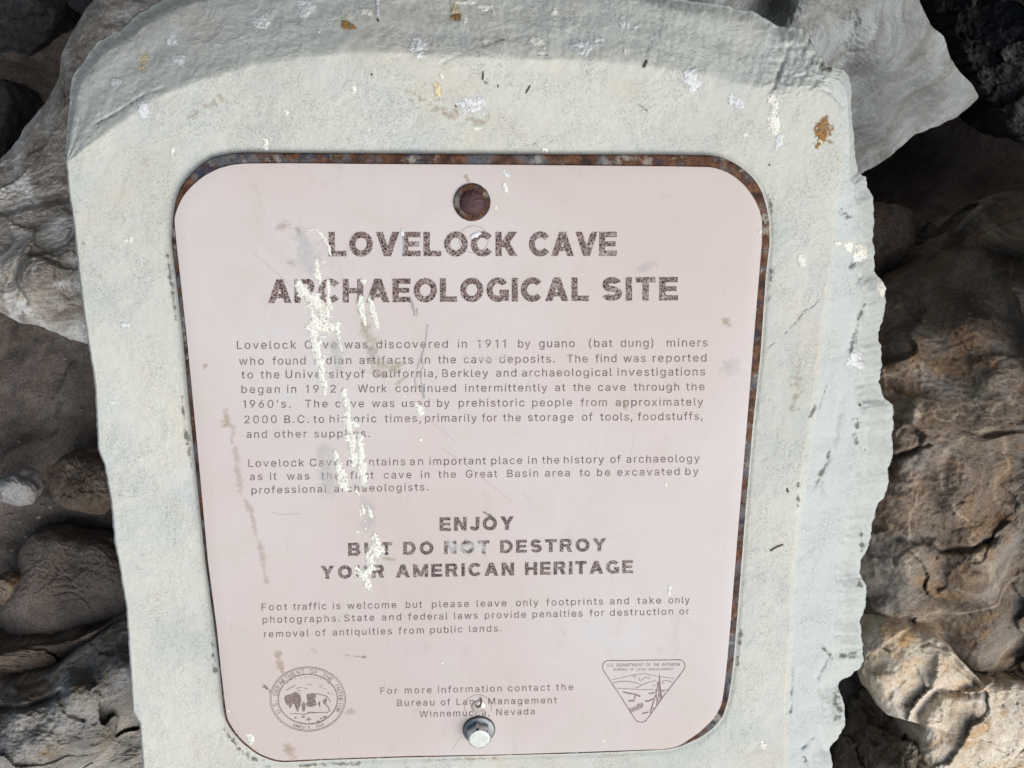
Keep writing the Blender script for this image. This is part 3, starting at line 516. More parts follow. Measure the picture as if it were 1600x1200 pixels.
U517|259 -12,220 -10,184 -2,152 12,124 30,100 52,81 78,67 107,59 139,56 173,56 513,128 513,128 178,130 155,135 134,144 115,156 98,171 83,189 71,210 63,233 57,259 56,285 57,308 63,329 71,347 83,361 98,373 115,382 134,387 155,389 178,389 513,461 513,461 173,458 139,450 107,436 78,417 52,393 30,365 12,333 -2,298 -10|9 11 10,9 12 11,30 32 31,30 33 32,9 13 12,29 33 30,8 13 9,29 34 33,8 14 13,28 34 29,28 35 34,7 14 8,7 15 14,27 35 28,7 16 15,26 35 27,6 16 7,26 36 35,6 17 16,25 36 26,6 18 17,24 36 25,24 37 36,5 18 6,5 19 18,23 37 24,5 20 19,22 37 23,21 37 22,5 21 20,5 37 21,5 38 37,4 38 5,4 39 38,3 39 4,3 40 39,2 40 3,2 41 40,1 41 2,1 0 41
W686|152 -4,11 513,85 513,167 197,171 180,175 163,179 146,183 129,187 112,191 94,194 77,198 59,202 36,184 36,189 59,192 77,196 94,200 112,203 129,207 146,212 163,216 180,220 197,303 513,383 513,465 197,470 180,474 163,478 146,482 129,486 112,490 94,494 77,498 59,502 36,483 36,488 59,491 77,495 94,499 112,502 129,507 146,511 163,515 180,519 197,600 513,675 513,533 -4,452 -4,364 322,358 344,353 367,347 391,342 416,337 444,331 479,354 479,349 446,344 419,339 394,334 370,328 346,322 322,234 -4|0 2 1,0 3 2,22 55 23,55 24 23,55 56 24,56 25 24,44 46 45,44 47 46,22 54 55,57 25 56,58 25 57,22 53 54,59 52 58,52 25 58,22 59 53,59 52 53,22 60 59,51 25 52,22 61 60,50 25 51,22 62 61,49 25 50,48 25 49,22 63 62,48 26 25,21 63 22,0 4 3,43 47 44,48 27 26,20 63 21,0 5 4,42 47 43,48 28 27,19 63 20,41 47 42,0 6 5,18 63 19,40 47 41,48 29 28,0 7 6,39 47 40,17 63 18,48 30 29,0 8 7,48 31 30,38 47 39,16 63 17,0 9 8,48 37 31,37 32 31,15 10 16,10 63 16,37 32 38,32 47 38,0 15 9,15 10 9,33 47 32,48 36 37,0 14 15,11 63 10,34 47 33,0 13 14,48 35 36,12 63 11,0 12 13,0 63 12,48 34 35,48 47 34
a389|160 -13,136 -11,114 -6,93 1,74 12,58 26,44 42,34 62,28 84,26 108,28 129,32 147,40 163,50 176,62 187,76 197,91 204,107 210,124 215,142 218,160 221,178 224,199 227,218 229,233 231,246 233,256 235,263 238,268 242,271 247,272 255,272 257,271 271,268 284,263 295,257 304,248 312,238 318,226 323,212 326,196 327,179 326,164 323,151 319,139 313,129 306,121 298,113 290,108 281,102 269,35 289,48 315,60 333,76 349,93 362,112 372,132 379,152 384,173 387,194 388,208 388,224 386,240 383,256 379,272 372,288 364,302 353,315 339,326 322,334 302,339 278,341 251,341 -4,273 -4,273 48,275 48,271 41,264 31,255 22,244 13,231 4,217 -3,200 -8,181 -11,170 49,191 51,210 55,226 62,240 72,251 83,260 95,266 109,270 123,272 138,272 181,274 184,268 181,261 178,252 176,242 174,232 172,221 170,211 169,201 167,191 166,183 165,176 164,162 162,149 159,136 155,124 150,114 144,106 137,101 128,97 118,96 105,97 93,100 83,105 75,112 67,121 61,131 56,143 52,156 50|58 60 59,58 61 60,57 61 58,57 62 61,56 62 57,56 63 62,55 63 56,55 64 63,55 65 64,54 65 55,54 66 65,53 66 54,53 67 66,52 67 53,52 68 67,51 41 52,41 40 52,40 68 52,39 68 40,51 42 41,38 68 39,51 43 42,37 68 38,37 69 68,51 44 43,36 69 37,50 44 51,50 45 44,35 69 36,50 46 45,34 69 35,34 70 69,50 47 46,33 70 34,50 48 47,49 48 50,32 70 33,32 71 70,31 71 32,30 71 31,29 71 30,29 72 71,28 72 29,27 72 28,26 95 27,95 72 27,25 95 26,24 95 25,23 95 24,22 95 23,21 95 22,20 95 21,19 95 20,18 95 19,17 95 18,16 95 17,15 95 16,14 95 15,13 95 14,13 96 95,94 72 95,93 72 94,13 97 96,13 98 97,12 98 13,12 99 98,12 100 99,12 101 100,12 102 101,12 103 102,12 104 103,12 105 104,12 106 105,12 107 106,11 107 12,11 108 107,11 109 108,11 110 109,11 111 110,10 111 11,10 112 111,92 72 93,10 113 112,9 113 10,9 114 113,91 72 92,9 115 114,90 72 91,8 115 9,8 116 115,89 72 90,8 117 116,7 117 8,7 118 117,88 75 89,75 72 89,7 119 118,87 75 88,7 120 119,86 75 87,6 120 7,6 121 120,6 122 121,85 75 86,6 123 122,84 75 85,6 84 123,6 74 84,74 75 84,6 76 74,76 73 74,76 72 75,5 76 6,5 77 76,73 72 76,5 78 77,4 78 5,4 79 78,4 80 79,3 80 4,3 81 80,2 81 3,2 82 81,1 82 2,1 83 82,0 83 1
b424|229 -12,207 -11,187 -7,171 0,156 9,144 18,135 29,127 39,120 48,116 55,116 55,116 -4,49 -4,49 513,118 513,118 323,116 323,120 329,127 338,134 348,144 358,156 368,170 376,186 383,206 387,229 388,260 386,289 378,315 364,338 345,358 322,373 294,385 263,392 227,394 189,392 150,385 115,374 83,358 55,339 32,315 13,289 -1,261 -9,220 51,242 53,261 59,277 69,291 82,303 99,312 118,319 140,323 164,324 189,323 215,319 238,312 260,303 279,291 295,277 308,261 318,242 324,220 326,199 324,180 318,164 309,149 296,138 280,129 261,122 240,118 216,117 189,118 163,122 139,129 117,138 97,150 81,164 68,180 59,199 53|12 14 13,12 16 14,16 15 14,24 26 25,23 26 24,23 27 26,22 27 23,22 28 27,21 28 22,20 28 21,20 29 28,19 29 20,18 29 19,18 30 29,17 30 18,16 61 17,61 30 17,16 62 61,60 30 61,16 63 62,59 30 60,12 68 16,68 67 16,67 66 16,66 65 16,65 64 16,64 63 16,59 31 30,58 31 59,57 31 58,56 31 57,56 32 31,55 32 56,55 33 32,54 33 55,12 69 68,53 33 54,53 34 33,12 70 69,52 34 53,12 71 70,51 34 52,51 35 34,50 35 51,12 72 71,50 36 35,49 36 50,12 73 72,48 36 49,12 74 73,48 37 36,47 37 48,12 9 74,9 75 74,47 38 37,46 38 47,9 76 75,45 38 46,9 77 76,44 38 45,9 10 77,10 78 77,44 39 38,12 8 9,11 8 10,8 78 10,43 39 44,8 43 78,8 39 43,12 11 8,7 39 8,6 39 7,6 40 39,5 40 6,4 40 5,4 41 40,3 41 4,2 41 3,2 42 41,1 42 2,1 0 42
c396|207 -12,174 -9,143 -1,115 13,90 32,69 55,52 83,40 115,33 150,30 187,33 226,40 261,52 293,69 321,90 344,115 363,143 377,174 386,207 388,226 388,244 385,261 381,278 375,293 368,307 359,321 349,333 337,343 324,352 310,360 294,367 274,300 257,296 270,292 279,287 287,281 294,275 301,267 307,259 313,251 317,241 321,230 324,219 325,207 326,184 324,165 317,148 307,133 293,121 276,112 257,106 235,102 212,100 187,102 163,106 140,112 119,121 99,133 83,148 69,165 59,184 53,207 50,219 51,231 53,241 55,251 59,260 64,268 69,276 76,282 83,288 91,293 99,297 109,302 122,368 105,361 84,354 68,345 54,334 41,322 29,309 18,294 9,278 1,262 -5,244 -9,226 -11|17 19 18,17 20 19,16 20 17,16 21 20,16 22 21,15 22 16,15 23 22,15 24 23,14 24 15,14 25 24,14 26 25,13 26 14,13 43 26,43 27 26,13 44 43,42 27 43,41 27 42,41 28 27,13 45 44,40 28 41,39 28 40,12 45 13,38 28 39,12 46 45,37 28 38,37 29 28,36 29 37,12 47 46,35 29 36,35 30 29,34 30 35,12 48 47,11 48 12,33 30 34,32 30 33,11 49 48,32 31 30,10 49 11,10 50 49,10 51 50,9 51 10,9 52 51,9 53 52,8 53 9,8 54 53,7 54 8,7 55 54,72 74 73,7 56 55,6 56 7,71 74 72,71 75 74,6 57 56,70 75 71,69 75 70,69 76 75,5 57 6,5 58 57,68 76 69,67 76 68,66 76 67,5 59 58,66 77 76,65 77 66,64 77 65,5 60 59,4 60 5,63 77 64,63 78 77,62 78 63,4 61 60,61 78 62,4 78 61,4 79 78,3 79 4,3 80 79,3 81 80,2 81 3,2 82 81,2 83 82,1 83 2,1 84 83,1 85 84,0 85 1
d424|195 -12,164 -9,135 -1,109 13,86 32,67 55,51 83,39 115,32 150,30 189,32 227,39 263,51 294,67 322,87 345,110 364,136 378,164 386,196 388,218 387,238 383,255 376,269 368,281 358,290 348,298 338,305 329,308 323,307 323,307 513,376 513,376 -4,309 -4,309 55,309 55,305 48,298 39,290 29,280 18,268 9,254 0,237 -7,218 -11,205 51,226 53,244 59,261 68,275 81,286 97,296 117,302 138,306 163,308 189,306 216,302 240,296 261,287 280,275 296,261 309,245 318,226 324,205 326,183 324,164 318,147 308,133 295,121 279,112 260,106 238,102 215,100 189,102 164,106 140,112 118,122 99,133 82,148 69,164 59,183 53|28 30 29,28 27 30,27 31 30,17 19 18,17 20 19,16 20 17,16 21 20,15 21 16,15 22 21,15 23 22,14 23 15,14 24 23,14 25 24,13 25 14,13 26 25,13 61 26,61 27 26,13 62 61,60 27 61,59 27 60,13 63 62,59 58 27,58 57 27,57 56 27,56 55 27,55 54 27,54 31 27,12 63 13,12 64 63,12 65 64,12 66 65,11 66 12,11 67 66,10 67 11,10 68 67,53 31 54,10 69 68,9 69 10,52 31 53,9 70 69,51 31 52,9 71 70,8 71 9,8 72 71,50 31 51,7 72 8,7 73 72,49 31 50,7 74 73,48 31 49,6 74 7,6 75 74,47 34 48,34 31 48,5 75 6,5 76 75,46 34 47,5 77 76,45 34 46,5 78 77,44 33 45,33 34 45,4 78 5,44 35 33,35 32 33,35 31 34,4 43 78,43 35 44,4 35 43,4 36 35,32 31 35,4 37 36,3 37 4,3 38 37,3 39 38,2 39 3,2 40 39,2 41 40,1 41 2,1 42 41,0 42 1
e404|212 -12,176 -9,144 -1,115 13,90 32,69 55,52 83,40 115,33 149,30 187,33 225,40 260,52 291,68 320,88 343,113 363,141 377,172 386,205 388,226 387,247 384,267 378,287 369,305 358,322 344,337 327,350 306,361 283,369 257,374 227,375 194,375 165,71 165,71 225,351 225,306 195,304 226,300 247,294 267,285 284,274 299,260 310,244 319,226 324,205 326,184 324,165 319,149 310,134 298,122 284,113 268,106 250,101 231,100 211,100 178,102 151,106 128,114 108,125 91,138 76,153 65,171 57,191 52,212 50,227 51,240 53,252 57,264 61,274 68,283 76,290 85,297 95,303 110,370 94,361 70,351 53,338 36,322 22,304 10,284 1,262 -6,238 -11|17 19 18,17 20 19,16 20 17,16 21 20,16 22 21,15 22 16,15 23 22,14 23 15,14 24 23,14 25 24,13 44 14,44 25 14,44 43 25,43 26 25,13 45 44,42 26 43,13 46 45,12 46 13,41 26 42,12 47 46,40 26 41,12 48 47,40 27 26,39 27 40,12 49 48,11 49 12,38 27 39,11 50 49,38 28 27,11 51 50,37 28 38,10 51 11,37 29 28,10 52 51,36 29 37,10 33 52,33 53 52,36 34 29,34 30 29,35 34 36,10 32 33,53 34 33,53 30 34,9 32 10,54 30 53,54 31 30,8 32 9,55 31 54,8 31 32,8 55 31,8 56 55,7 56 8,7 57 56,6 57 7,71 73 72,6 58 57,70 73 71,70 74 73,6 59 58,69 74 70,5 59 6,5 60 59,68 74 69,68 75 74,67 75 68,5 61 60,66 75 67,5 62 61,65 75 66,4 62 5,64 75 65,64 76 75,4 63 62,63 76 64,4 76 63,4 77 76,3 77 4,3 78 77,2 78 3,2 79 78,2 80 79,1 80 2,1 81 80,0 81 1
f254|232 383,232 323,2 323,2 383,77 -4,77 432,78 453,84 472,92 488,104 502,118 513,134 522,151 529,169 533,187 534,201 534,213 532,223 531,232 529,239 527,248 523,230 463,223 466,219 467,214 468,209 469,202 470,195 470,179 468,166 464,157 457,151 447,147 435,146 418,146 -4|2 0 3,2 1 0,13 15 14,13 16 15,12 16 13,12 17 16,12 18 17,11 18 12,11 19 18,11 20 19,11 21 20,10 21 11,9 22 10,22 21 10,8 25 9,25 24 9,24 23 9,23 22 9,7 27 8,27 26 8,26 25 8,6 28 7,28 27 7,6 29 28,6 30 29,6 31 30,5 31 6,5 32 31,5 33 32,4 33 5,4 34 33
g425|207 -155,180 -153,155 -150,133 -143,113 -135,95 -125,80 -113,67 -100,56 -86,45 -68,103 -35,110 -46,117 -55,124 -63,133 -71,144 -78,156 -85,170 -89,187 -92,207 -93,235 -91,259 -84,280 -72,295 -55,304 -33,307 -6,307 64,308 64,304 58,298 49,290 39,280 29,268 20,254 12,237 6,218 2,195 1,165 3,137 11,111 23,87 40,68 62,52 88,40 119,32 153,30 191,32 229,40 264,51 295,67 322,87 345,110 364,136 378,165 386,196 388,219 387,238 383,255 376,269 368,281 359,291 348,299 338,306 329,310 323,309 323,309 383,376 383,376 -9,374 -41,366 -68,354 -92,337 -112,316 -128,292 -140,266 -148,237 -153,205 63,226 65,245 70,261 78,275 90,287 105,296 123,303 143,307 167,308 193,307 218,303 241,296 262,287 281,276 296,262 309,245 318,226 324,205 326,183 324,164 318,147 308,133 295,122 279,112 261,106 240,102 217,100 193,102 167,106 145,112 124,122 106,133 91,148 79,164 70,183 65|53 55 54,53 56 55,52 56 53,64 66 65,64 63 66,63 67 66,52 57 56,51 57 52,51 58 57,51 59 58,50 59 51,50 60 59,50 61 60,49 61 50,49 62 61,49 94 62,94 63 62,49 95 94,93 63 94,92 63 93,49 96 95,92 91 63,91 90 63,90 89 63,89 88 63,88 87 63,87 67 63,48 96 49,48 97 96,48 98 97,48 99 98,47 99 48,47 100 99,46 100 47,46 101 100,86 67 87,46 102 101,45 102 46,85 67 86,45 103 102,84 67 85,45 104 103,44 104 45,44 105 104,83 67 84,43 105 44,43 106 105,82 67 83,43 107 106,81 67 82,42 107 43,42 108 107,80 27 81,27 67 81,42 109 108,79 27 80,41 109 42,41 110 109,78 27 79,41 111 110,77 27 78,41 76 111,76 26 77,26 27 77,76 28 26,28 25 26,28 67 27,41 28 76,40 28 41,40 29 28,25 67 28,40 30 29,39 30 40,39 31 30,39 32 31,38 32 39,38 33 32,38 34 33,37 34 38,37 35 34,36 35 37,24 67 25,24 68 67,23 68 24,9 11 10,23 69 68,9 12 11,9 13 12,22 69 23,9 14 13,8 14 9,22 70 69,8 15 14,21 70 22,8 16 15,20 70 21,8 17 16,7 17 8,7 18 17,19 70 20,19 71 70,7 19 18,7 71 19,6 71 7,6 72 71,5 72 6,4 72 5,4 73 72,3 73 4,3 74 73,2 74 3,2 75 74,1 75 2,1 0 75
h410|118 227,118 -4,49 -4,49 513,118 513,118 283,96 283,112 321,129 346,150 365,173 378,199 386,227 388,253 387,276 381,297 372,316 359,332 343,344 323,354 299,359 271,361 240,361 -4,292 -4,292 235,290 262,282 284,270 302,254 315,234 322,210 325,193 324,177 320,163 314,150 305,139 294,130 281,123 265,119 247|2 4 3,2 6 4,6 7 4,7 5 4,11 13 12,11 14 13,10 14 11,10 15 14,9 15 10,9 16 15,8 16 9,8 17 16,7 17 8,7 30 17,30 18 17,7 31 30,29 18 30,7 32 31,29 19 18,28 19 29,5 34 7,34 33 7,33 32 7,27 19 28,5 35 34,26 19 27,26 20 19,5 36 35,25 20 26,2 5 6,2 37 5,37 36 5,25 21 20,2 38 37,24 21 25,2 0 38,24 22 21,23 22 24,2 1 0
i167|49 -4,49 383,118 383,118 -4,84 439,72 440,61 445,51 452,43 461,39 471,37 483,39 495,43 506,51 515,61 522,72 526,84 528,96 526,107 522,117 515,124 506,129 495,130 483,129 471,124 461,117 452,107 445,96 440|0 2 1,0 3 2,15 17 16,15 18 17,14 18 15,14 19 18,13 19 14,13 20 19,12 20 13,11 20 12,11 21 20,10 21 11,10 22 21,9 22 10,9 23 22,8 23 9,8 24 23,7 24 8,7 25 24,6 25 7,6 26 25,5 26 6,5 27 26,4 27 5
k381|106 127,106 216,119 216,283 383,370 383,186 195,179 195,49 -4,49 513,118 513,118 -4,292 -4,142 186,192 235,380 -4|2 4 3,2 5 4,0 2 1,0 6 2,6 5 2,7 9 8,7 10 9,12 14 13,11 14 12
l189|139 -6,112 -4,89 4,71 17,58 35,51 58,49 84,49 513,118 513,118 99,118 84,120 72,124 65,128 60,136 57,146 56,152 56,156 56,160 57,163 57,166 58,173 59,185 0,176 -2,169 -4,162 -5,155 -6,147 -6|6 8 7,6 9 8,6 10 9,5 10 6,5 11 10,5 12 11,5 13 12,5 14 13,20 22 21,4 14 5,19 22 20,18 22 19,4 15 14,17 22 18,16 22 17,15 22 16,4 22 15,3 22 4,2 22 3,1 22 2,1 23 22,1 24 23,1 25 24,0 25 1,0 26 25,0 27 26
m610|49 -4,49 383,116 383,116 291,102 291,110 316,119 333,129 348,142 361,155 372,170 380,186 386,202 389,219 390,246 387,270 378,290 364,306 344,318 321,326 291,307 291,314 314,323 331,334 346,347 359,362 370,379 379,397 385,416 389,437 390,459 389,479 384,499 375,517 364,532 349,544 330,553 309,559 283,561 255,561 -4,492 -4,492 253,489 278,482 296,470 310,455 319,437 325,419 326,403 325,389 322,376 316,365 309,356 299,349 288,344 276,340 262,339 247,339 -4,270 -4,270 260,268 279,261 295,250 308,236 318,219 324,199 326,186 325,172 322,159 317,148 309,138 299,129 287,123 273,119 257,118 238,118 -4|12 14 13,28 30 29,11 14 12,27 30 28,27 31 30,11 15 14,10 15 11,26 31 27,26 32 31,0 2 1,0 4 2,4 5 2,5 3 2,9 15 10,25 32 26,9 16 15,25 33 32,8 16 9,24 33 25,24 34 33,8 17 16,7 17 8,23 34 24,23 35 34,6 17 7,22 35 23,6 18 17,5 66 6,66 65 6,65 18 6,21 48 22,48 47 22,47 35 22,47 46 35,46 36 35,64 18 65,5 67 66,21 49 48,45 36 46,63 18 64,5 68 67,21 50 49,63 21 18,21 19 18,44 36 45,62 21 63,5 69 68,21 51 50,3 69 5,62 20 21,19 51 21,43 36 44,3 70 69,43 37 36,19 52 51,61 20 62,19 53 52,3 71 70,42 37 43,60 20 61,0 3 4,0 72 3,72 71 3,60 19 20,60 53 19,60 54 53,42 38 37,59 54 60,41 38 42,59 55 54,0 73 72,59 56 55,58 56 59,0 74 73,41 39 38,40 39 41,58 57 56,0 75 74
n410|118 227,118 -4,49 -4,49 383,116 383,116 283,96 283,112 321,129 346,150 365,173 378,199 386,227 388,253 387,276 381,297 372,316 359,331 343,344 323,354 299,359 271,361 240,361 -4,292 -4,292 235,290 262,282 284,270 302,254 315,234 322,210 325,193 324,177 320,163 314,150 305,139 294,130 281,123 265,119 247|11 13 12,11 14 13,10 14 11,2 6 3,6 4 3,6 7 4,7 5 4,10 15 14,9 15 10,9 16 15,8 16 9,8 17 16,7 17 8,7 30 17,30 18 17,7 31 30,29 18 30,7 32 31,29 19 18,28 19 29,5 33 7,33 32 7,27 19 28,5 34 33,5 35 34,26 19 27,26 20 19,5 36 35,25 20 26,2 5 6,2 37 5,37 36 5,25 21 20,2 38 37,24 21 25,2 0 38,24 22 21,23 22 24,2 1 0
o415|207 -12,174 -9,143 -1,115 13,90 32,69 55,52 83,40 115,33 150,30 187,33 226,40 261,52 293,69 321,90 344,115 363,143 377,174 386,207 388,241 386,272 377,301 363,325 344,346 321,363 293,375 261,383 226,385 187,383 150,375 115,363 83,346 55,325 32,301 13,272 -1,241 -9,207 50,230 53,251 59,268 69,282 83,294 99,303 119,310 140,314 163,315 187,314 212,310 235,303 257,294 276,282 293,268 307,251 317,230 324,207 326,184 324,165 317,148 307,133 293,121 276,112 257,106 235,102 212,100 187,102 163,106 140,112 119,121 99,133 83,148 69,165 59,184 53|17 19 18,17 20 19,16 20 17,16 21 20,15 21 16,15 22 21,14 22 15,14 23 22,13 54 14,54 23 14,13 55 54,53 23 54,13 56 55,52 23 53,12 56 13,52 24 23,12 57 56,51 24 52,12 58 57,50 24 51,12 59 58,49 24 50,11 59 12,49 25 24,11 60 59,48 25 49,10 60 11,48 26 25,10 61 60,47 26 48,10 62 61,46 26 47,9 62 10,46 27 26,9 63 62,45 27 46,9 64 63,44 27 45,44 28 27,8 64 9,8 65 64,43 28 44,43 29 28,7 65 8,7 66 65,42 29 43,41 29 42,7 67 66,41 30 29,6 67 7,40 30 41,6 68 67,40 31 30,5 68 6,39 31 40,5 69 68,38 31 39,5 70 69,37 31 38,5 71 70,37 32 31,4 71 5,36 32 37,4 36 71,4 32 36,3 32 4,3 33 32,2 33 3,2 34 33,1 34 2,1 35 34,0 35 1
p424|49 -147,49 383,116 383,116 323,116 323,120 329,126 338,134 348,144 358,156 368,170 376,186 383,206 387,229 388,260 386,289 378,315 364,338 345,358 322,373 294,385 263,392 227,394 189,392 150,385 115,374 83,358 55,339 32,315 13,289 -1,261 -9,229 -12,207 -11,188 -7,171 0,157 9,145 18,135 29,127 39,120 48,116 55,118 55,118 -147,220 51,242 53,261 59,277 69,291 82,303 99,312 118,319 140,323 164,324 189,323 215,319 238,312 260,303 279,291 295,277 308,261 318,242 324,220 326,199 324,180 318,164 309,149 296,138 280,129 261,122 240,118 216,117 189,118 163,122 139,129 117,138 97,150 81,164 68,180 59,199 53|12 14 13,11 14 12,11 15 14,0 2 1,0 4 2,4 3 2,10 15 11,10 16 15,9 16 10,8 16 9,8 17 16,7 17 8,6 17 7,6 18 17,5 18 6,4 61 5,61 18 5,4 62 61,60 18 61,4 63 62,59 18 60,0 68 4,68 67 4,67 66 4,66 65 4,65 64 4,64 63 4,59 19 18,58 19 59,57 19 58,56 19 57,56 20 19,55 20 56,55 21 20,54 21 55,0 69 68,53 21 54,53 22 21,0 70 69,52 22 53,0 71 70,51 22 52,51 23 22,50 23 51,0 72 71,50 24 23,49 24 50,0 73 72,48 24 49,0 40 73,40 74 73,48 25 24,47 25 48,40 75 74,47 26 25,46 26 47,40 76 75,45 26 46,40 77 76,44 26 45,40 41 77,41 78 77,44 27 26,0 39 40,42 39 41,39 78 41,43 27 44,39 43 78,39 27 43,0 42 39,38 27 39,37 27 38,37 28 27,36 28 37,35 28 36,35 29 28,34 29 35,33 29 34,33 30 29,32 30 33,32 31 30
q424|376 -147,307 -147,307 55,308 55,304 48,298 39,290 29,280 18,268 9,254 0,237 -7,218 -11,195 -12,164 -9,135 -1,109 13,86 32,67 55,51 83,39 115,32 150,30 189,32 227,39 263,51 294,67 322,87 345,110 364,136 378,164 386,196 388,218 387,238 383,255 376,269 368,281 358,290 348,298 338,305 329,309 323,309 323,309 383,376 383,205 51,226 53,244 59,261 68,275 81,286 97,296 117,302 138,306 163,308 189,306 216,302 240,296 261,287 280,275 296,261 309,245 318,226 324,205 326,183 324,164 318,147 308,133 295,121 279,112 260,106 238,102 215,100 189,102 164,106 140,112 118,122 99,133 82,148 69,164 59,183 53|29 31 30,29 32 31,28 32 29,40 42 41,40 39 42,39 0 42,28 33 32,27 33 28,27 34 33,27 35 34,26 35 27,26 36 35,26 37 36,25 37 26,25 38 37,25 61 38,61 39 38,25 62 61,60 39 61,59 39 60,25 63 62,59 58 39,58 57 39,57 56 39,56 55 39,55 54 39,54 0 39,24 63 25,24 64 63,24 65 64,24 66 65,23 66 24,23 67 66,22 67 23,22 68 67,53 0 54,22 69 68,21 69 22,52 0 53,21 70 69,51 0 52,21 71 70,20 71 21,20 72 71,50 0 51,19 72 20,19 73 72,49 0 50,19 74 73,48 3 49,3 0 49,18 74 19,18 75 74,47 3 48,17 75 18,17 76 75,46 3 47,17 77 76,45 3 46,17 78 77,44 2 45,2 3 45,16 78 17,44 4 2,4 1 2,4 0 3,16 43 78,43 4 44,16 4 43,16 5 4,1 0 4,16 6 5,15 6 16,15 7 6,15 8 7,14 8 15,14 9 8,14 10 9,13 10 14,13 11 10,12 11 13
r259|49 -4,49 383,116 383,116 325,113 325,121 341,134 357,150 371,169 381,190 387,213 389,218 389,224 389,229 388,235 388,240 388,247 388,247 317,240 319,236 320,229 320,222 321,215 322,207 322,190 321,175 317,161 311,148 303,138 293,129 281,123 268,119 253,118 237,118 -4|9 11 10,9 12 11,9 13 12,9 14 13,9 15 14,9 16 15,9 17 16,8 17 9,0 2 1,0 4 2,4 3 2,7 17 8,6 17 7,5 18 6,18 17 6,4 22 5,22 21 5,21 20 5,20 19 5,19 18 5,0 30 4,30 29 4,29 28 4,28 27 4,27 26 4,26 25 4,25 24 4,24 23 4,23 22 4,0 31 30,0 32 31,0 33 32
s365|182 -12,156 -11,133 -7,111 0,91 9,74 21,59 35,47 52,38 72,31 97,97 111,104 89,114 75,126 64,142 56,160 51,181 49,205 51,225 57,242 66,254 77,262 89,264 103,263 114,258 124,251 133,241 140,228 146,211 151,148 166,116 176,90 189,69 205,55 225,46 248,43 274,45 296,51 316,62 334,76 350,93 363,113 374,136 382,161 387,187 388,212 387,235 383,255 376,273 367,289 355,302 342,313 326,321 309,329 287,266 273,259 289,251 301,240 313,226 321,209 327,187 329,167 327,149 322,133 314,122 303,115 291,113 277,114 265,119 255,127 246,138 239,153 232,173 227,230 213,263 203,289 190,309 174,324 155,332 132,335 107,333 84,327 64,316 45,301 28,283 14,261 3,237 -6,211 -11|43 45 44,43 46 45,42 46 43,42 47 46,41 47 42,41 48 47,40 48 41,40 49 48,39 49 40,39 50 49,38 50 39,38 51 50,37 61 38,61 60 38,60 51 38,59 51 60,37 62 61,58 51 59,58 52 51,37 63 62,57 52 58,36 63 37,36 64 63,56 52 57,56 53 52,36 65 64,55 53 56,35 65 36,35 66 65,54 53 55,35 67 66,34 67 35,34 68 67,34 69 68,33 69 34,33 70 69,33 71 70,33 72 71,33 73 72,32 73 33,32 74 73,31 74 32,31 75 74,31 76 75,30 76 31,29 76 30,29 77 76,28 77 29,28 78 77,27 78 28,26 78 27,25 78 26,24 78 25,24 79 78,23 79 24,22 79 23,9 11 10,22 80 79,21 80 22,8 11 9,8 12 11,20 80 21,20 81 80,19 81 20,8 13 12,7 13 8,18 81 19,18 82 81,7 14 13,17 82 18,7 15 14,6 15 7,16 82 17,6 16 15,6 82 16,6 83 82,5 83 6,5 84 83,4 84 5,4 85 84,3 85 4,3 86 85,2 86 3,2 87 86,1 87 2,1 0 87
t227|208 383,208 323,2 323,2 383,61 475,130 475,130 98,131 83,134 72,139 64,146 59,157 55,170 54,174 54,179 54,185 55,190 56,196 57,205 58,218 -1,208 -4,200 -6,192 -7,184 -7,176 -8,168 -8,137 -5,111 4,89 18,73 39,64 63,61 93|2 0 3,2 1 0,31 5 4,31 6 5,31 7 6,30 7 31,30 8 7,30 9 8,30 10 9,29 10 30,29 11 10,17 19 18,16 19 17,15 19 16,29 12 11,14 19 15,13 19 14,12 19 13,29 19 12,28 19 29,27 19 28,26 19 27,26 20 19,26 21 20,25 21 26,25 22 21,25 23 22,25 24 23
u410|182 -9,157 -7,134 -2,113 7,94 20,78 37,66 57,56 81,50 108,49 139,49 383,118 383,118 144,120 118,128 95,140 78,156 65,176 57,200 54,217 55,233 59,247 65,260 74,271 85,280 99,287 114,291 132,292 153,292 383,361 383,361 -4,294 -4,294 96,313 96,297 58,280 32,259 14,236 1,210 -7|9 11 10,9 12 11,27 29 28,27 30 29,26 33 27,33 30 27,9 13 12,8 13 9,25 33 26,8 14 13,24 33 25,7 14 8,23 32 24,32 33 24,23 31 32,34 30 33,7 15 14,22 35 23,35 31 23,6 15 7,6 16 15,21 35 22,20 35 21,6 17 16,19 35 20,35 30 34,5 17 6,5 18 17,18 35 19,5 35 18,4 35 5,4 36 35,31 30 35,3 36 4,3 37 36,2 37 3,2 38 37,1 38 2,1 0 38
v389|160 -4,12 383,87 383,169 156,177 134,184 111,191 88,197 66,203 44,211 17,179 17,187 44,193 66,199 88,205 111,212 134,220 156,302 383,377 383,229 -4|0 2 1,0 3 2,16 18 17,16 19 18,0 4 3,15 19 16,0 5 4,14 19 15,0 6 5,13 19 14,0 12 6,12 7 6,12 7 13,7 19 13,0 11 12,8 19 7,0 10 11,9 19 8,0 9 10,0 19 9
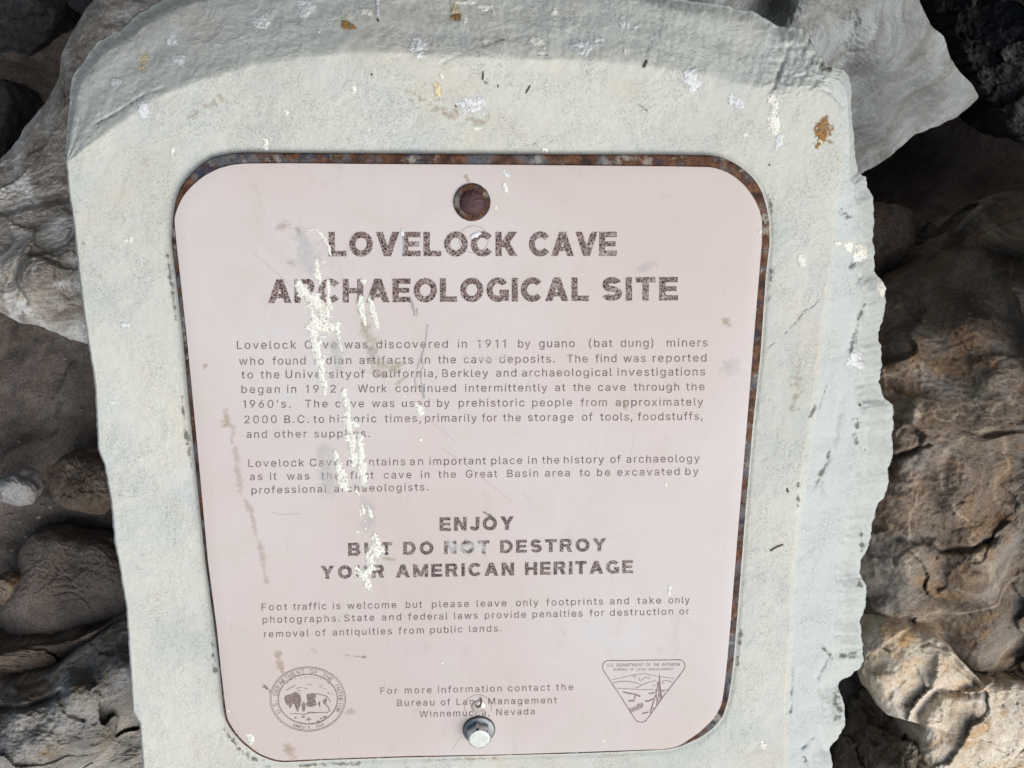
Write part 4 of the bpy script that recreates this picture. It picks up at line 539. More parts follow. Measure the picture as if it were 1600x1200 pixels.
w567|135 -4,17 383,90 383,137 215,144 191,151 165,158 138,165 108,172 76,180 37,160 37,168 75,175 106,182 136,189 164,196 190,202 215,249 383,320 383,365 215,372 190,379 164,385 137,392 107,399 76,407 37,386 37,395 75,402 107,409 136,416 164,423 190,430 215,477 383,550 383,432 -4,365 -4,315 171,310 188,305 206,301 224,296 242,291 261,287 279,282 298,277 317,271 342,296 342,290 318,285 299,281 280,276 261,271 242,266 224,262 206,257 188,252 171,202 -4|0 2 1,0 3 2,16 46 17,46 18 17,46 47 18,47 19 18,32 34 33,32 35 34,16 45 46,48 19 47,49 19 48,16 44 45,50 43 49,43 19 49,16 50 44,50 43 44,16 51 50,42 19 43,16 52 51,41 19 42,40 19 41,16 53 52,39 19 40,16 54 53,0 4 3,31 35 32,15 54 16,39 20 19,38 20 39,15 55 54,0 5 4,38 21 20,30 35 31,14 55 15,37 21 38,14 56 55,36 21 37,14 57 56,0 6 5,36 22 21,29 35 30,13 57 14,0 7 6,36 23 22,28 35 29,12 57 13,0 11 7,11 8 7,36 27 23,27 24 23,27 24 28,24 35 28,11 8 12,8 57 12,9 57 8,25 35 24,36 26 27,0 10 11,0 9 10,0 57 9,36 25 26,36 35 25
x379|13 -4,175 231,175 158,21 383,102 383,151 308,162 290,173 272,183 255,192 239,201 223,214 202,168 202,182 223,190 239,199 255,208 272,218 290,230 308,280 383,359 383,205 156,205 227,365 -4,285 -4,227 83,216 101,206 118,196 134,188 150,179 165,166 186,212 186,199 165,190 150,182 134,173 118,163 101,152 83,94 -4|2 31 3,31 4 3,31 5 4,18 20 19,18 11 20,11 32 20,32 21 20,17 11 18,31 6 5,31 7 6,16 11 17,31 12 7,12 1 7,1 8 7,15 11 16,1 14 8,14 9 8,14 9 15,9 22 15,22 11 15,10 22 9,1 13 14,0 12 1,12 2 1,10 21 22,11 23 22,21 11 10,0 31 12,31 2 12,21 32 11,32 23 11,0 30 31,33 23 32,34 23 33,0 29 30,35 28 34,28 23 34,0 35 29,35 28 29,0 36 35,27 23 28,0 37 36,26 23 27,0 38 37,25 23 26,24 23 25,0 39 38
y389|43 -141,59 -81,72 -83,83 -85,94 -86,103 -85,112 -82,120 -78,127 -71,134 -62,141 -50,147 -34,158 -1,12 383,87 383,169 156,177 133,184 110,191 88,197 65,203 44,211 17,178 17,186 44,192 66,199 88,205 111,212 134,220 156,302 383,377 383,208 -60,200 -78,190 -95,180 -110,168 -122,155 -132,141 -139,126 -145,109 -148,92 -149,81 -149,72 -148,64 -147,57 -146,51 -144|12 14 13,12 15 14,28 30 29,28 31 30,12 16 15,27 21 28,21 31 28,26 21 27,12 17 16,25 21 26,12 18 17,24 19 25,19 21 25,12 24 18,24 19 18,12 23 24,20 21 19,12 22 23,12 21 22,12 31 21,11 31 12,10 31 11,9 31 10,9 32 31,8 32 9,7 32 8,6 32 7,6 33 32,0 2 1,5 33 6,0 3 2,4 33 5,0 4 3,0 33 4,0 34 33,0 35 34,0 36 35,0 37 36,0 38 37,45 38 0,44 38 45,44 39 38,43 39 44,42 39 43,42 40 39,41 40 42"""

def facets(p, size, tilt, step, seed, warp=0.25):
    """broken faces: every cell of rock is a flat facet with its own tilt and level"""
    rs = np.random.RandomState(seed)
    q = p[:, :2] + warp * size * np.stack([fbm(p / size * 1.3 + seed, 3), fbm(p / size * 1.3 + seed + 31.7, 3)], -1)
    lo_, hi_ = q.min(0) - size, q.max(0) + size
    nx, ny = np.maximum(1, ((hi_ - lo_) / size).astype(int))
    g = np.stack(np.meshgrid(np.arange(nx), np.arange(ny)), -1).reshape(-1, 2)
    c = lo_ + (g + rs.rand(len(g), 2)) * size
    tl = rs.normal(size=(len(c), 2)) * tilt; lv = rs.normal(size=len(c)) * step
    out = np.zeros(len(q))
    for k in range(0, len(q), 20000):
        s = q[k:k + 20000]
        d = ((s[:, None] - c[None]) ** 2).sum(-1)
        i = d.argmin(1)
        out[k:k + 20000] = ((s - c[i]) * tl[i]).sum(-1) + lv[i]
    return out


# ------------------------------------------------------------------ the marker block
H_PLATE, H_PLQ = 0.0060, 0.0080
S_LEFT = [(246, 1300), (236, 1260), (223, 1200), (218, 1130), (207, 1110), (203, 1040), (197, 950), (183, 867), (177, 800), (179, 847), (173, 783), (163, 727), (153, 700), (148, 600), (137, 533), (132, 500), (127, 458), (120, 400), (115, 350), (107, 300), (103, 252)]
S_LEFT = [p for p in S_LEFT if p != (177, 800)]
S_TOP = [(103, 252), (103, 225), (107, 175), (112, 120), (139, 82), (150, 65), (190, 45), (215, 22), (250, 0), (300, -20), (450, -42), (650, -52), (850, -40), (1000, -18), (1072, 0), (1137, 8), (1155, 15), (1178, 18), (1204, 34), (1218, 42), (1249, 42), (1263, 54), (1277, 85), (1297, 105), (1320, 109)]
S_RIGHT = [(1320, 109), (1329, 127), (1330, 184), (1334, 210), (1337, 255), (1340, 269), (1353, 276), (1354, 292), (1364, 309), (1365, 325), (1366, 350), (1364, 372), (1366, 395), (1366, 422), (1375, 435), (1384, 450), (1384, 475), (1379, 500), (1371, 520), (1376, 537), (1379, 562), (1372, 598), (1382, 622), (1395, 632), (1395, 667), (1394, 690), (1396, 707), (1389, 730), (1387, 765), (1372, 785), (1365, 812), (1355, 857), (1345, 875), (1344, 897), (1354, 915), (1351, 950), (1344, 972), (1347, 1012), (1350, 1032), (1342, 1047), (1312, 1065), (1310, 1075), (1319, 1100), (1321, 1132), (1310, 1152), (1297, 1165), (1300, 1197), (1296, 1240), (1298, 1300)]
E_TOP = [(106, 253), (150, 220), (200, 187), (225, 167), (250, 152), (300, 133), (350, 117), (400, 104), (475, 92), (550, 85), (625, 85), (675, 90), (725, 91), (800, 94), (900, 96), (975, 101), (1050, 111), (1125, 126), (1200, 143), (1235, 139), (1275, 139), (1297, 147)]
E_RIGHT = [(1297, 147), (1314, 167), (1321, 220), (1317, 249), (1310, 306), (1301, 327), (1302, 385), (1295, 432), (1290, 480), (1281, 530), (1272, 597), (1269, 622), (1262, 687), (1256, 735), (1246, 797), (1240, 862), (1236, 897), (1235, 925), (1235, 987), (1230, 1040), (1226, 1090), (1225, 1197), (1222, 1300)]
PLATE = [(267, 379), (269, 340), (273, 315), (281, 292), (294, 275), (309, 260), (330, 246), (357, 240), (381, 238), (450, 239), (800, 241), (1060, 242), (1115, 243), (1133, 247), (1151, 256), (1167, 267), (1181, 281), (1192, 300), (1199, 323), (1203, 346), (1204, 379), (1198, 430), (1189, 560), (1178, 660), (1166, 800), (1155, 940), (1150, 1000), (1147, 1037), (1143, 1069), (1138, 1098), (1130, 1122), (1118, 1137), (1098, 1152), (1065, 1168), (1040, 1173), (900, 1179), (740, 1183), (640, 1185), (515, 1189), (440, 1193), (424, 1190), (402, 1181), (378, 1163), (362, 1145), (351, 1126), (348, 1105), (343, 1054), (334, 981), (320, 879), (299, 680), (284, 520)]
PLQ = [(275.5, 379), (272, 341), (277, 325), (286, 306), (300, 290), (318, 275), (341, 263), (362, 257.5), (381, 255.5), (450, 255), (560, 256), (800, 257.5), (1060, 260), (1112, 261), (1130, 266), (1147, 275), (1164, 290), (1178, 309), (1187, 328), (1191, 346), (1190.5, 379), (1177, 540), (1167, 665), (1154, 820), (1141, 980), (1136, 1037), (1131, 1080), (1127, 1103), (1115, 1124), (1091, 1146), (1061, 1166), (1040, 1170.5), (900, 1175.5), (787, 1179), (640, 1181.5), (515, 1185.5), (440, 1189), (425, 1186), (404, 1177.5), (381, 1159.5), (366, 1142), (355, 1124), (352, 1104), (346, 1054), (338.5, 981), (325, 879), (306.5, 680), (291, 520)]

nl, ntp, nr, nb = 420, 560, 520, 120
sl = resample(S_LEFT, nl); el = sl + np.array([4, 0])
st_ = resample(S_TOP, ntp); et = resample(E_TOP, ntp)
# pair the bevel by position across the top, so that the ramp runs square to its edge
srr = resample(S_RIGHT, nr); er = resample(E_RIGHT, nr)
# right side: pair by height in the photo so strips run straight
ys = np.linspace(0, 1, nr)
er_y = np.array(E_RIGHT)
Lr = srr[:, 1]
er = np.stack([np.interp(np.linspace(147, 1300, nr), er_y[:, 1], er_y[:, 0]), np.linspace(147, 1300, nr)], -1)
sb = np.linspace(S_RIGHT[-1], S_LEFT[0], nb); eb = np.linspace(E_RIGHT[-1], (250, 1300), nb)
S = np.vstack([sl[:-1], st_[:-1], srr[:-1], sb[:-1]])
E_ = np.vstack([el[:-1], et[:-1], er[:-1], eb[:-1]])
side = np.concatenate([np.zeros(nl - 1), np.ones(ntp - 1), np.full(nr - 1, 2), np.full(nb - 1, 3)])
N = len(S)
s3 = np.stack([S[:, 0] * 0.06, S[:, 1] * 0.06, np.zeros(N)], -1)
jit = fbm(s3, 4, 0.6)[:, None] * np.where(side == 2, 3.0, np.where(side == 1, 1.6, 1.1))[:, None]
dirn = S - np.array([740, 650]); dirn /= np.linalg.norm(dirn, axis=1)[:, None]
S = S + dirn * jit
E_ = E_ + dirn * (fbm(s3 + 9.1, 4, 0.6)[:, None] * np.where(side == 2, 1.4, np.where(side == 1, 1.2, 0.2))[:, None])
width = np.linalg.norm(S - E_, axis=1)
wt = (side == 1).astype(float); wr = (side == 2).astype(float)
for _ in range(30):
    wt = 0.25 * np.roll(wt, 1) + 0.5 * wt + 0.25 * np.roll(wt, -1)
    wr = 0.25 * np.roll(wr, 1) + 0.5 * wr + 0.25 * np.roll(wr, -1)
GROOVES = [([(146, 194), (176, 180), (205, 160), (226, 146), (258, 137)], 2.2, 0.0018),
           ([(690, 98), (720, 84), (745, 72), (770, 66), (812, 58)], 2.2, 0.0012), ([(655, 78), (682, 80)], 3, 0.002),
           ([(832, 88), (858, 87)], 3, 0.002), ([(1233, 72), (1222, 98), (1209, 135)], 3.5, 0.004),
           ([(1205, 140), (1235, 122), (1262, 116)], 3, 0.002), ([(1275, 140), (1298, 146), (1313, 168)], 3, 0.002),
           ([(1234, 1178), (1258, 1163), (1274, 1150), (1283, 1156), (1290, 1180)], 4, 0.005),
           ([(1296, 432), (1290, 490), (1282, 530)], 2.5, 0.002), ([(1262, 690), (1254, 745), (1246, 800)], 2.5, 0.0025),
           ([(1234, 1000), (1236, 1060), (1234, 1110)], 3, 0.0035), ([(1292, 1030), (1275, 1060), (1290, 1090)], 4, 0.003),
           ([(1345, 590), (1352, 660), (1347, 760), (1344, 830)], 3.5, 0.003), ([(1330, 415), (1348, 398), (1340, 440)], 5, 0.004),
           ([(1352, 475), (1338, 505), (1328, 545)], 5, 0.004), ([(1312, 625), (1300, 700), (1275, 760)], 7, 0.0022)]


def block_h(q, px, py, wi, t_top, t_right, k):
    """height of the block's front: q runs 0 (edge of the flat face) to 1 (outline)"""
    drop_t = wi * 0.00043
    prof_t = 0.90 * (np.sqrt(q * q + 0.0016) - 0.04) + 0.22 * sstep(0.82, 1.0, q)
    prof_r = 0.0070 * sstep(0.0, 0.045, q) / np.maximum(wi * 0.00022, 1e-4) + 0.7 * q + 0.012 * sstep(0.60, 0.66, q) / np.maximum(wi * 0.00022, 1e-3) * 0.35 + 2.4 * sstep(0.62, 1.0, q) * q
    h = -t_top * drop_t * prof_t - t_right * wi * 0.00022 * prof_r - (1 - t_top - t_right) * 0.004 * q ** 3
    uv = unproj(px, py, 0 * px)
    p = uv.copy()
    h = h + 0.0009 * fbm(p * 16, 4) + 0.00030 * fbm(p * 110 + 3, 3)
    rough = t_right * sstep(0.58, 0.68, q) + t_top * sstep(0.72, 0.95, q) * 0.7 + t_top * sstep(1150, 1240, px) * 0.55
    h = h + rough * (0.0009 * fbm(p * 40, 3, 0.6) + 0.0022 * fbm(p * 190, 4, 0.7) + 0.0012 * facets(p * 1.0, 0.016, 0.35, 0.35, 3, warp=0.5) - 0.001)
    h = h + (t_top + t_right * 0.6) * 0.0011 * fbm(p * 30 + 7, 4, 0.6)
    h = h + t_top * 0.00045 * fbm(p * 260 + 11, 3, 0.65) * sstep(0.0, 0.1, q)
    # a clear ridge of trowelled layers runs along the bevel
    h = h + t_top * 0.00035 * np.sin(q * 19 + 3 * fbm(p * 9, 2)) * sstep(0.15, 0.3, q)
    P2 = np.stack([px, py], -1)
    for poly, wd, dp in GROOVES:
        c = np.array(poly, float)
        m = (px > c[:, 0].min() - 25) & (px < c[:, 0].max() + 25) & (py > c[:, 1].min() - 25) & (py < c[:, 1].max() + 25)
        if m.any():
            d = seg_dist(P2[m], poly)
            d = d + 1.5 * perlin(uv[m] * 220)
            hh = h[m]; hh = hh - dp * np.exp(-(np.maximum(d, 0) / wd) ** 2) * np.clip(0.55 + 1.1 * perlin(uv[m] * 90 + 2), 0, 1.3); h[m] = hh
    if k:
        d = seg_dist(P2, PLATE + PLATE[:1])
        h = h - 0.0012 * np.exp(-(d / 4.0) ** 2) - 0.0006 * np.exp(-(d / 20.0) ** 2)
    return h


rings = []
NQ, NF = 56, 150
base_ring = None
for q in np.concatenate([np.linspace(1, 0.06, NQ), [0.035, 0.015]]):
    P = E_ + (S - E_) * q
    h = block_h(np.full(N, q), P[:, 0], P[:, 1], width, wt, wr, False)
    rings.append(unproj(P[:, 0], P[:, 1], h))
cc = np.array([740.0, 700.0])
for kk in np.linspace(0, 1, NF) ** 1.0 * 0.38:
    P = E_ + (cc - E_) * kk
    h = block_h(np.zeros(N), P[:, 0], P[:, 1], width, wt * np.exp(-kk * 40), wr * 0, True)
    rings.append(unproj(P[:, 0], P[:, 1], h))
# side walls go straight back from the outline into the ground
walls = []
for i, dpt in enumerate(np.linspace(0.62, 0.004, 26)):
    r0 = rings[0].copy()
    r0[:, 2] -= dpt
    nz = fbm(r0 * 40, 4, 0.6)
    cdir = r0[:, :2] - np.array([0, -0.32]); cdir /= np.linalg.norm(cdir, axis=1)[:, None]
    r0[:, :2] -= cdir * (0.003 + 0.0035 * nz[:, None] * min(1, dpt * 30) + 0.012 * min(1, dpt * 12))
    walls.append(r0)
allr = walls + rings
V = np.vstack(allr)
F = ring_faces(len(allr), N)
block_base = world(np.array([0.02, -0.45, -0.55]))
marker = empty('stone_marker', block_base)
tag(marker, 'pale concrete marker block with a pinkish plaque bolted to its sloping face', 'stone marker')
VW = world(V)
qs = np.concatenate([np.ones(len(walls)), np.linspace(1, 0.06, NQ), [0.035, 0.015], np.zeros(NF)])
sky_bevel_tint = (0.8 * wr[None] * sstep(0.0, 0.08, qs)[:, None] + 0.35 * wt[None] * sstep(0.0, 0.2, qs)[:, None]).ravel()  # mask of the painted skylight on the right strip and the bevel's grey
block = obj('concrete_block', VW, F, M['concrete'], marker, attr=np.clip(sky_bevel_tint, 0, 1))
n0 = len(walls) * N
bf = F[(F.min(1) >= n0)] - n0
bvh = BVHTree.FromPolygons(VW[n0:].tolist(), bf.tolist())
# cap under the plaque
capv = np.vstack([allr[-1], allr[-1].mean(0)[None]])
bm_f = [(i, (i + 1) % N, N) for i in range(N)]
me = block.data


def prism(name, outline, h0, h1, mat, parent, bevel=0.0008, n=700, sm=2):
    """sheet with a traced outline, real thickness and rounded edge; outline is seen at its top"""
    o = smooth_closed(resample(outline, n, True), sm)
    c = o.mean(0)
    top = unproj(o[:, 0], o[:, 1], np.full(n, h1))
    inn = top.copy(); d = inn[:, :2] - top[:, :2].mean(0); d /= np.linalg.norm(d, axis=1)[:, None]
    rr = []
    lo_ = top.copy(); lo_[:, 2] = h0; rr.append(lo_)
    for a in np.linspace(0, math.pi / 2, 5):
        x = top.copy(); x[:, :2] -= d * bevel * (1 - math.cos(a)); x[:, 2] = h1 - bevel + bevel * math.sin(a); rr.append(x)
    x = rr[-1].copy(); x[:, :2] -= d * 0.012; rr.append(x)
    Vp = np.vstack(rr); Fp = ring_faces(len(rr), n).tolist()
    Fp.append([(len(rr) - 1) * n + i for i in range(n)])
    Fp.append([i for i in range(n)][::-1])
    ob = obj(name, world(Vp), Fp, mat, parent)
    return ob


plate = prism('backing_plate', PLATE, -0.006, H_PLATE, M['rust'], marker, bevel=0.0022)
tag(plate, 'rusty steel edge showing round the plaque')
plaque = prism('plaque', PLQ, H_PLATE + 0.0004, H_PLQ, M['plaque'], marker, bevel=0.0003)
tag(plaque, 'pinkish metal plaque with brown lettering and two emblems')


# ------------------------------------------------------------------ bolts
def px_scale(px, py, h):
    a = unproj(np.array([px - 10.0]), np.array([py]), h)[0]; b_ = unproj(np.array([px + 10.0]), np.array([py]), h)[0]
    return np.linalg.norm(b_ - a) / 20


def lathe(profile, c, n=64, seed=0, rough=0.0, twist=None):
    """profile (radius, height) spun about the face's normal at c (u, v)"""
    a = np.linspace(0, 2 * math.pi, n, endpoint=False)
    vs = []
    for r, h in profile:
        rr = r * (twist(a) if twist else 1.0)
        x = np.stack([c[0] + rr * np.cos(a), c[1] + rr * np.sin(a), np.full(n, h)], -1)
        if rough:
            x = x + rough * fbm(x * 500 + seed, 3, 0.6)[:, None] * np.array([0.6, 0.6, 1.0])
        vs.append(x)
    Vl = np.vstack(vs); Fl = ring_faces(len(profile), n).tolist(); Fl.append([(len(profile) - 1) * n + i for i in range(n)])
    return world(Vl), Fl


bc = unproj(np.array([737.5]), np.array([316.0]), H_PLQ)[0]
k = px_scale(737, 316, H_PLQ)
org = world([bc[0], bc[1], H_PLQ])
bolt = empty('bolt', block_base); bolt.parent = marker; bolt.location = (0, 0, 0)
tag(bolt, 'rusted dark round-headed bolt at the top of the plaque')
R = 29 * k
v_, f_ = lathe([(R * 0.99, H_PLQ - 0.001), (R, H_PLQ + 0.0006), (R * 0.97, H_PLQ + 0.0016), (R * 0.9, H_PLQ + 0.0020), (R * 0.8, H_PLQ + 0.0022), (R * 0.7, H_PLQ + 0.0023), (R * 0.5, H_PLQ + 0.0024)], bc, 96, 1, 0.00045)
obj('washer', v_, f_, M['bolt_rust'], bolt)
v_, f_ = lathe([(R * 0.68, H_PLQ + 0.0015), (R * 0.66, H_PLQ + 0.0030), (R * 0.61, H_PLQ + 0.0044), (R * 0.53, H_PLQ + 0.0055), (R * 0.43, H_PLQ + 0.0063), (R * 0.32, H_PLQ + 0.0069), (R * 0.2, H_PLQ + 0.0073), (R * 0.08, H_PLQ + 0.0075)], bc + np.array([0, -0.0003, 0]), 96, 2, 0.0007)
obj('bolt_head', v_, f_, M['purple_rust'], bolt)

bc = unproj(np.array([748.5]), np.array([1140.0]), H_PLQ)[0]
k = px_scale(748, 1140, H_PLQ)
bolt2 = empty('bolt', block_base); bolt2.parent = marker; bolt2.location = (0, 0, 0)
tag(bolt2, 'shiny hex-headed bolt at the foot of the plaque')
R = 24.5 * k
v_, f_ = lathe([(R * 1.03, H_PLQ - 0.0005), (R * 1.04, H_PLQ + 0.0004), (R * 1.0, H_PLQ + 0.0008)], bc, 64)
obj('seal_ring', v_, f_, M['dark_fleck'], bolt2)
v_, f_ = lathe([(R * 0.985, H_PLQ + 0.0008), (R, H_PLQ + 0.0014), (R * 0.985, H_PLQ + 0.0021), (R * 0.94, H_PLQ + 0.0025), (R * 0.6, H_PLQ + 0.0030), (R * 0.3, H_PLQ + 0.0031)], bc, 72, 3, 0.00008)
obj('washer', v_, f_, M['washer'], bolt2)


def hexr(a):
    t = (a + math.radians(20)) % (math.pi / 3) - math.pi / 6
    return math.cos(math.pi / 6) / np.cos(t)


rh = 17.0 * k * 1.13
hz = H_PLQ + 0.003
v_, f_ = lathe([(rh, hz - 0.0005), (rh, hz + 0.0086)], bc, 96, 0, 0.0, hexr)
c0 = len(v_)
# chamfered crown: from the hexagon to a round flat
a = np.linspace(0, 2 * math.pi, 96, endpoint=False)
rr = [np.stack([bc[0] + rh * hexr(a) * np.cos(a), bc[1] + rh * hexr(a) * np.sin(a), hz + 0.0086 + 0 * a], -1)]
for f0, dh in ((0.86, 0.0102), (0.82, 0.0107), (0.78, 0.0108), (0.4, 0.0108)):
    rr.append(np.stack([bc[0] + rh * f0 * np.cos(a), bc[1] + rh * f0 * np.sin(a), hz + dh + 0 * a], -1))
vv = np.vstack(rr); ff = ring_faces(len(rr), 96).tolist(); ff.append([(len(rr) - 1) * 96 + i for i in range(96)])
v_ = np.vstack([v_, world(vv)]); f_ = f_[:-1] + [[i + c0 for i in q] for q in ff]
obj('bolt_head', v_, f_, M['zinc'], bolt2, smooth=False)


# ------------------------------------------------------------------ lettering
def parse(txt):
    d = {}
    for ln in txt.split('\n'):
        if not ln.strip():
            continue
        ch = ln[0]; a_, v_s, f_s = ln[1:].split('|')
        d[ch] = (float(a_), np.array([[float(t) for t in s.split()] for s in v_s.split(',')]), [[int(t) for t in s.split()] for s in f_s.split(',')])
    return d


def bold_glyphs(w):
    """heavy capitals drawn as broad strokes (cap height 1000)"""
    h = w / 2
    G = {}

    def mk(ch, W, prims):
        v = []; f = []; dz = []
        for ip, p in enumerate(prims):
            n = len(v)
            if p[0] == 'q':
                v += p[1]; f += [[n, n + 1, n + 2, n + 3]]
            else:
                cx, cy, rx, ry, a0, a1 = p[1:]
                m = 20
                for i in range(m + 1):
                    a = math.radians(a0 + (a1 - a0) * i / m)
                    c, s = math.cos(a), math.sin(a)
                    v += [(cx + (rx + h) * c, cy + (ry + h) * s), (cx + (rx - h) * c, cy + (ry - h) * s)]
                f += [[n + 2 * i, n + 2 * i + 1, n + 2 * i + 3, n + 2 * i + 2] for i in range(m)]
            dz += [ip * 5e-6] * (len(v) - n)
        G[ch] = ((W + 0.13) * 1000, np.array(v) * 1000, f, np.array(dz))

    def box(x0, y0, x1, y1):
        return ('q', [(x0, y0), (x1, y0), (x1, y1), (x0, y1)])

    def slant(x0, y0, x1, y1, k):                                # bar between two heights, k = its width along x
        return ('q', [(x0 - k / 2, y0), (x0 + k / 2, y0), (x1 + k / 2, y1), (x1 - k / 2, y1)])

    def arc(cx, cy, rx, ry, a0, a1):
        return ('a', cx, cy, rx, ry, a0, a1)
    k = w * 1.12
    mk('L', .74, [box(0, 0, w, 1), box(w, 0, .74, w * .86)])
    mk('I', w, [box(0, 0, w, 1)])
    mk('E', .78, [box(0, 0, w, 1), box(w, 0, .78, w * .86), box(w, 1 - w * .86, .77, 1), box(w, .5 - w * .4, .72, .5 + w * .4)])
    mk('T', .82, [box(0, 1 - w * .88, .82, 1), box(.41 - h, 0, .41 + h, 1 - w * .88)])
    mk('H', .88, [box(0, 0, w, 1), box(.88 - w, 0, .88, 1), box(w, .5 - w * .42, .88 - w, .5 + w * .42)])
    mk('O', 1.0, [arc(.5, .5, .5 - h, .52 - h, 0, 360)])
    mk('C', .92, [arc(.5, .5, .5 - h, .52 - h, 38, 322)])
    mk('G', .96, [arc(.5, .5, .5 - h, .52 - h, 38, 335), box(.96 - w * .8, .02, .96, .5), box(.56, .5 - w * .7, .96 - w * .8, .5)])
    mk('V', .98, [slant(.49, 0, k / 2, 1, k), slant(.49, 0, .98 - k / 2, 1, k)])
    mk('A', 1.0, [slant(k / 2, 0, .5, 1, k), slant(1 - k / 2, 0, .5, 1, k), box(.28, .2, .72, .2 + w * .72)])
    mk('Y', .94, [box(.47 - h, 0, .47 + h, .45), slant(.47, .40, k / 2, 1, k), slant(.47, .40, .94 - k / 2, 1, k)])
    mk('K', .92, [box(0, 0, w, 1), slant(w * .8 + .05, .36, .92 - k * .62, 1, k * 1.25), slant(.92 - k * .55, 0, .40, .62, k * 1.1)])
    mk('N', .88, [box(0, 0, w, 1), box(.88 - w, 0, .88, 1), slant(.88 - w * .55, 0, w * .55, 1, k)])
    mk('M', 1.06, [box(0, 0, w * .92, 1), box(1.06 - w * .92, 0, 1.06, 1), slant(.53, .05, w * .5, 1, w * .95), slant(.53, .05, 1.06 - w * .5, 1, w * .95)])
    mk('D', .9, [box(0, 0, w, 1), box(w, 0, .45, w * .86), box(w, 1 - w * .86, .45, 1), arc(.40, .5, .5 - h, .5 - w * .43, -90, 90)])
    mk('R', .9, [box(0, 0, w, 1), box(w, 1 - w * .8, .56, 1), box(w, .40, .56, .40 + w * .75), arc(.56, .695, .29 - h * .95, .305 - h * .85, -90, 90), slant(.88 - k * .5, 0, .56, .44, k)])
    mk('B', .86, [box(0, 0, w, 1), box(w, 1 - w * .8, .54, 1), box(w, .5 - w * .38, .54, .5 + w * .38), box(w, 0, .54, w * .8),
                  arc(.53, .735, .28 - h * .95, .265 - h * .8, -90, 90), arc(.55, .27, .31 - h, .27 - h * .8, -90, 90)])
    mk('J', .66, [box(.66 - w, .3, .66, 1), arc(.33, .31, .33 - h, .33 - h, 185, 360)])
    mk('U', .86, [box(0, .36, w, 1), box(.86 - w, .36, .86, 1), arc(.43, .37, .43 - h, .39 - h, 180, 360)])
    ry = (1.02 - w) / 4
    mk('S', .84, [arc(.42, .5 + ry, .40 - h, ry, 22, 266), arc(.42, .5 - ry, .42 - h, ry, 94, -160)])
    return G


GR, GB = parse(REG), bold_glyphs(0.265)


class Letters:
    def __init__(s):
        s.v = []; s.f = []; s.n = 0; s.z = []; s.k = 0

    def word(s, font, txt, x0, x1, base, cap, stretch=0.3):
        """base(x) and cap height in photo pixels; the word is fitted between x0 and x1"""
        G, y0, capu = (GR, -4, 517.0) if font == 'r' else (GB, 0, 1000.0)
        pos = 0; ext = []
        for ch in txt:
            if ch == ' ':
                pos += 300; ext.append(None); continue
            a_ = G[ch][0]
            ext.append(pos); pos += a_
        first = G[txt[0]][1][:, 0].min(); lastw = ext[-1] + G[txt[-1]][1][:, 0].max()
        nat = lastw - first
        sc_ = cap / capu
        want = (x1 - x0) / sc_
        extra = want - nat; nn = max(1, len(txt) - 1)
        st = 1 + stretch * extra / nat if len(txt) > 1 else want / nat
        if len(txt) == 1:
            tr = 0
        else:
            tr = (want - nat * st) / nn
        for i, ch in enumerate(txt):
            if ext[i] is None:
                continue
            vv, ff = G[ch][1:3]
            X = x0 + ((ext[i] + vv[:, 0] - first) * st + tr * i) * sc_
            Y = base(X) - (vv[:, 1] - y0) * sc_
            s.add(np.stack([X, Y], -1), ff, G[ch][3] if len(G[ch]) > 3 else None)

    def add(s, p, ff, dz=None):
        s.k += 1
        s.z.append(np.full(len(p), (s.k % 12) * 2e-6) if dz is None else dz)
        s.v.append(np.asarray(p, float)); s.f += [[i + s.n for i in t] for t in ff]; s.n += len(p)

    def stroke(s, pts, wd, closed=False):
        p = np.array(pts, float)
        if closed:
            p = np.vstack([p, p[:1]])
        t = np.gradient(p, axis=0)
        if closed:
            t[0] = t[-1] = p[1] - p[-2]
        t /= np.maximum(np.linalg.norm(t, axis=1), 1e-9)[:, None]
        nrm = np.stack([-t[:, 1], t[:, 0]], -1)
        w_ = np.broadcast_to(np.asarray(wd, float), (len(p),))[:, None] / 2
        m = len(p)
        s.add(np.vstack([p + nrm * w_, p - nrm * w_]), [[i, i + 1, m + i + 1, m + i] for i in range(m - 1)])

    def poly(s, pts):
        p = np.array(pts, float); c = p.mean(0)
        s.add(np.vstack([p, c]), [[i, (i + 1) % len(p), len(p)] for i in range(len(p))])

    def build(s, name, mat, parent, label=None, h=H_PLQ + 0.00012):
        p = np.vstack(s.v)
        o = obj(name, world(unproj(p[:, 0], p[:, 1], h + np.concatenate(s.z))), s.f, mat, parent, smooth=False)
        return tag(o, label)


def base2(xa, ya, xb, yb):
    return lambda x: ya + (x - xa) * (yb - ya) / (xb - xa)


L = Letters()
b_ = base2(513, 400.6, 964, 400.0)
L.word('b', 'LOVELOCK', 513.4, 808.7, b_, 38.2, 0.55); L.word('b', 'CAVE', 826.3, 964, b_, 38, 0.55)
b_ = base2(419, 473.6, 1059, 469.4)
L.word('b', 'ARCHAEOLOGICAL', 418.8, 920, b_, 37, 0.55); L.word('b', 'SITE', 941, 1059.4, b_, 36.8, 0.55)
L.build('title_lettering', M['title_ink'], plaque, 'large crackled brown capitals of the title')

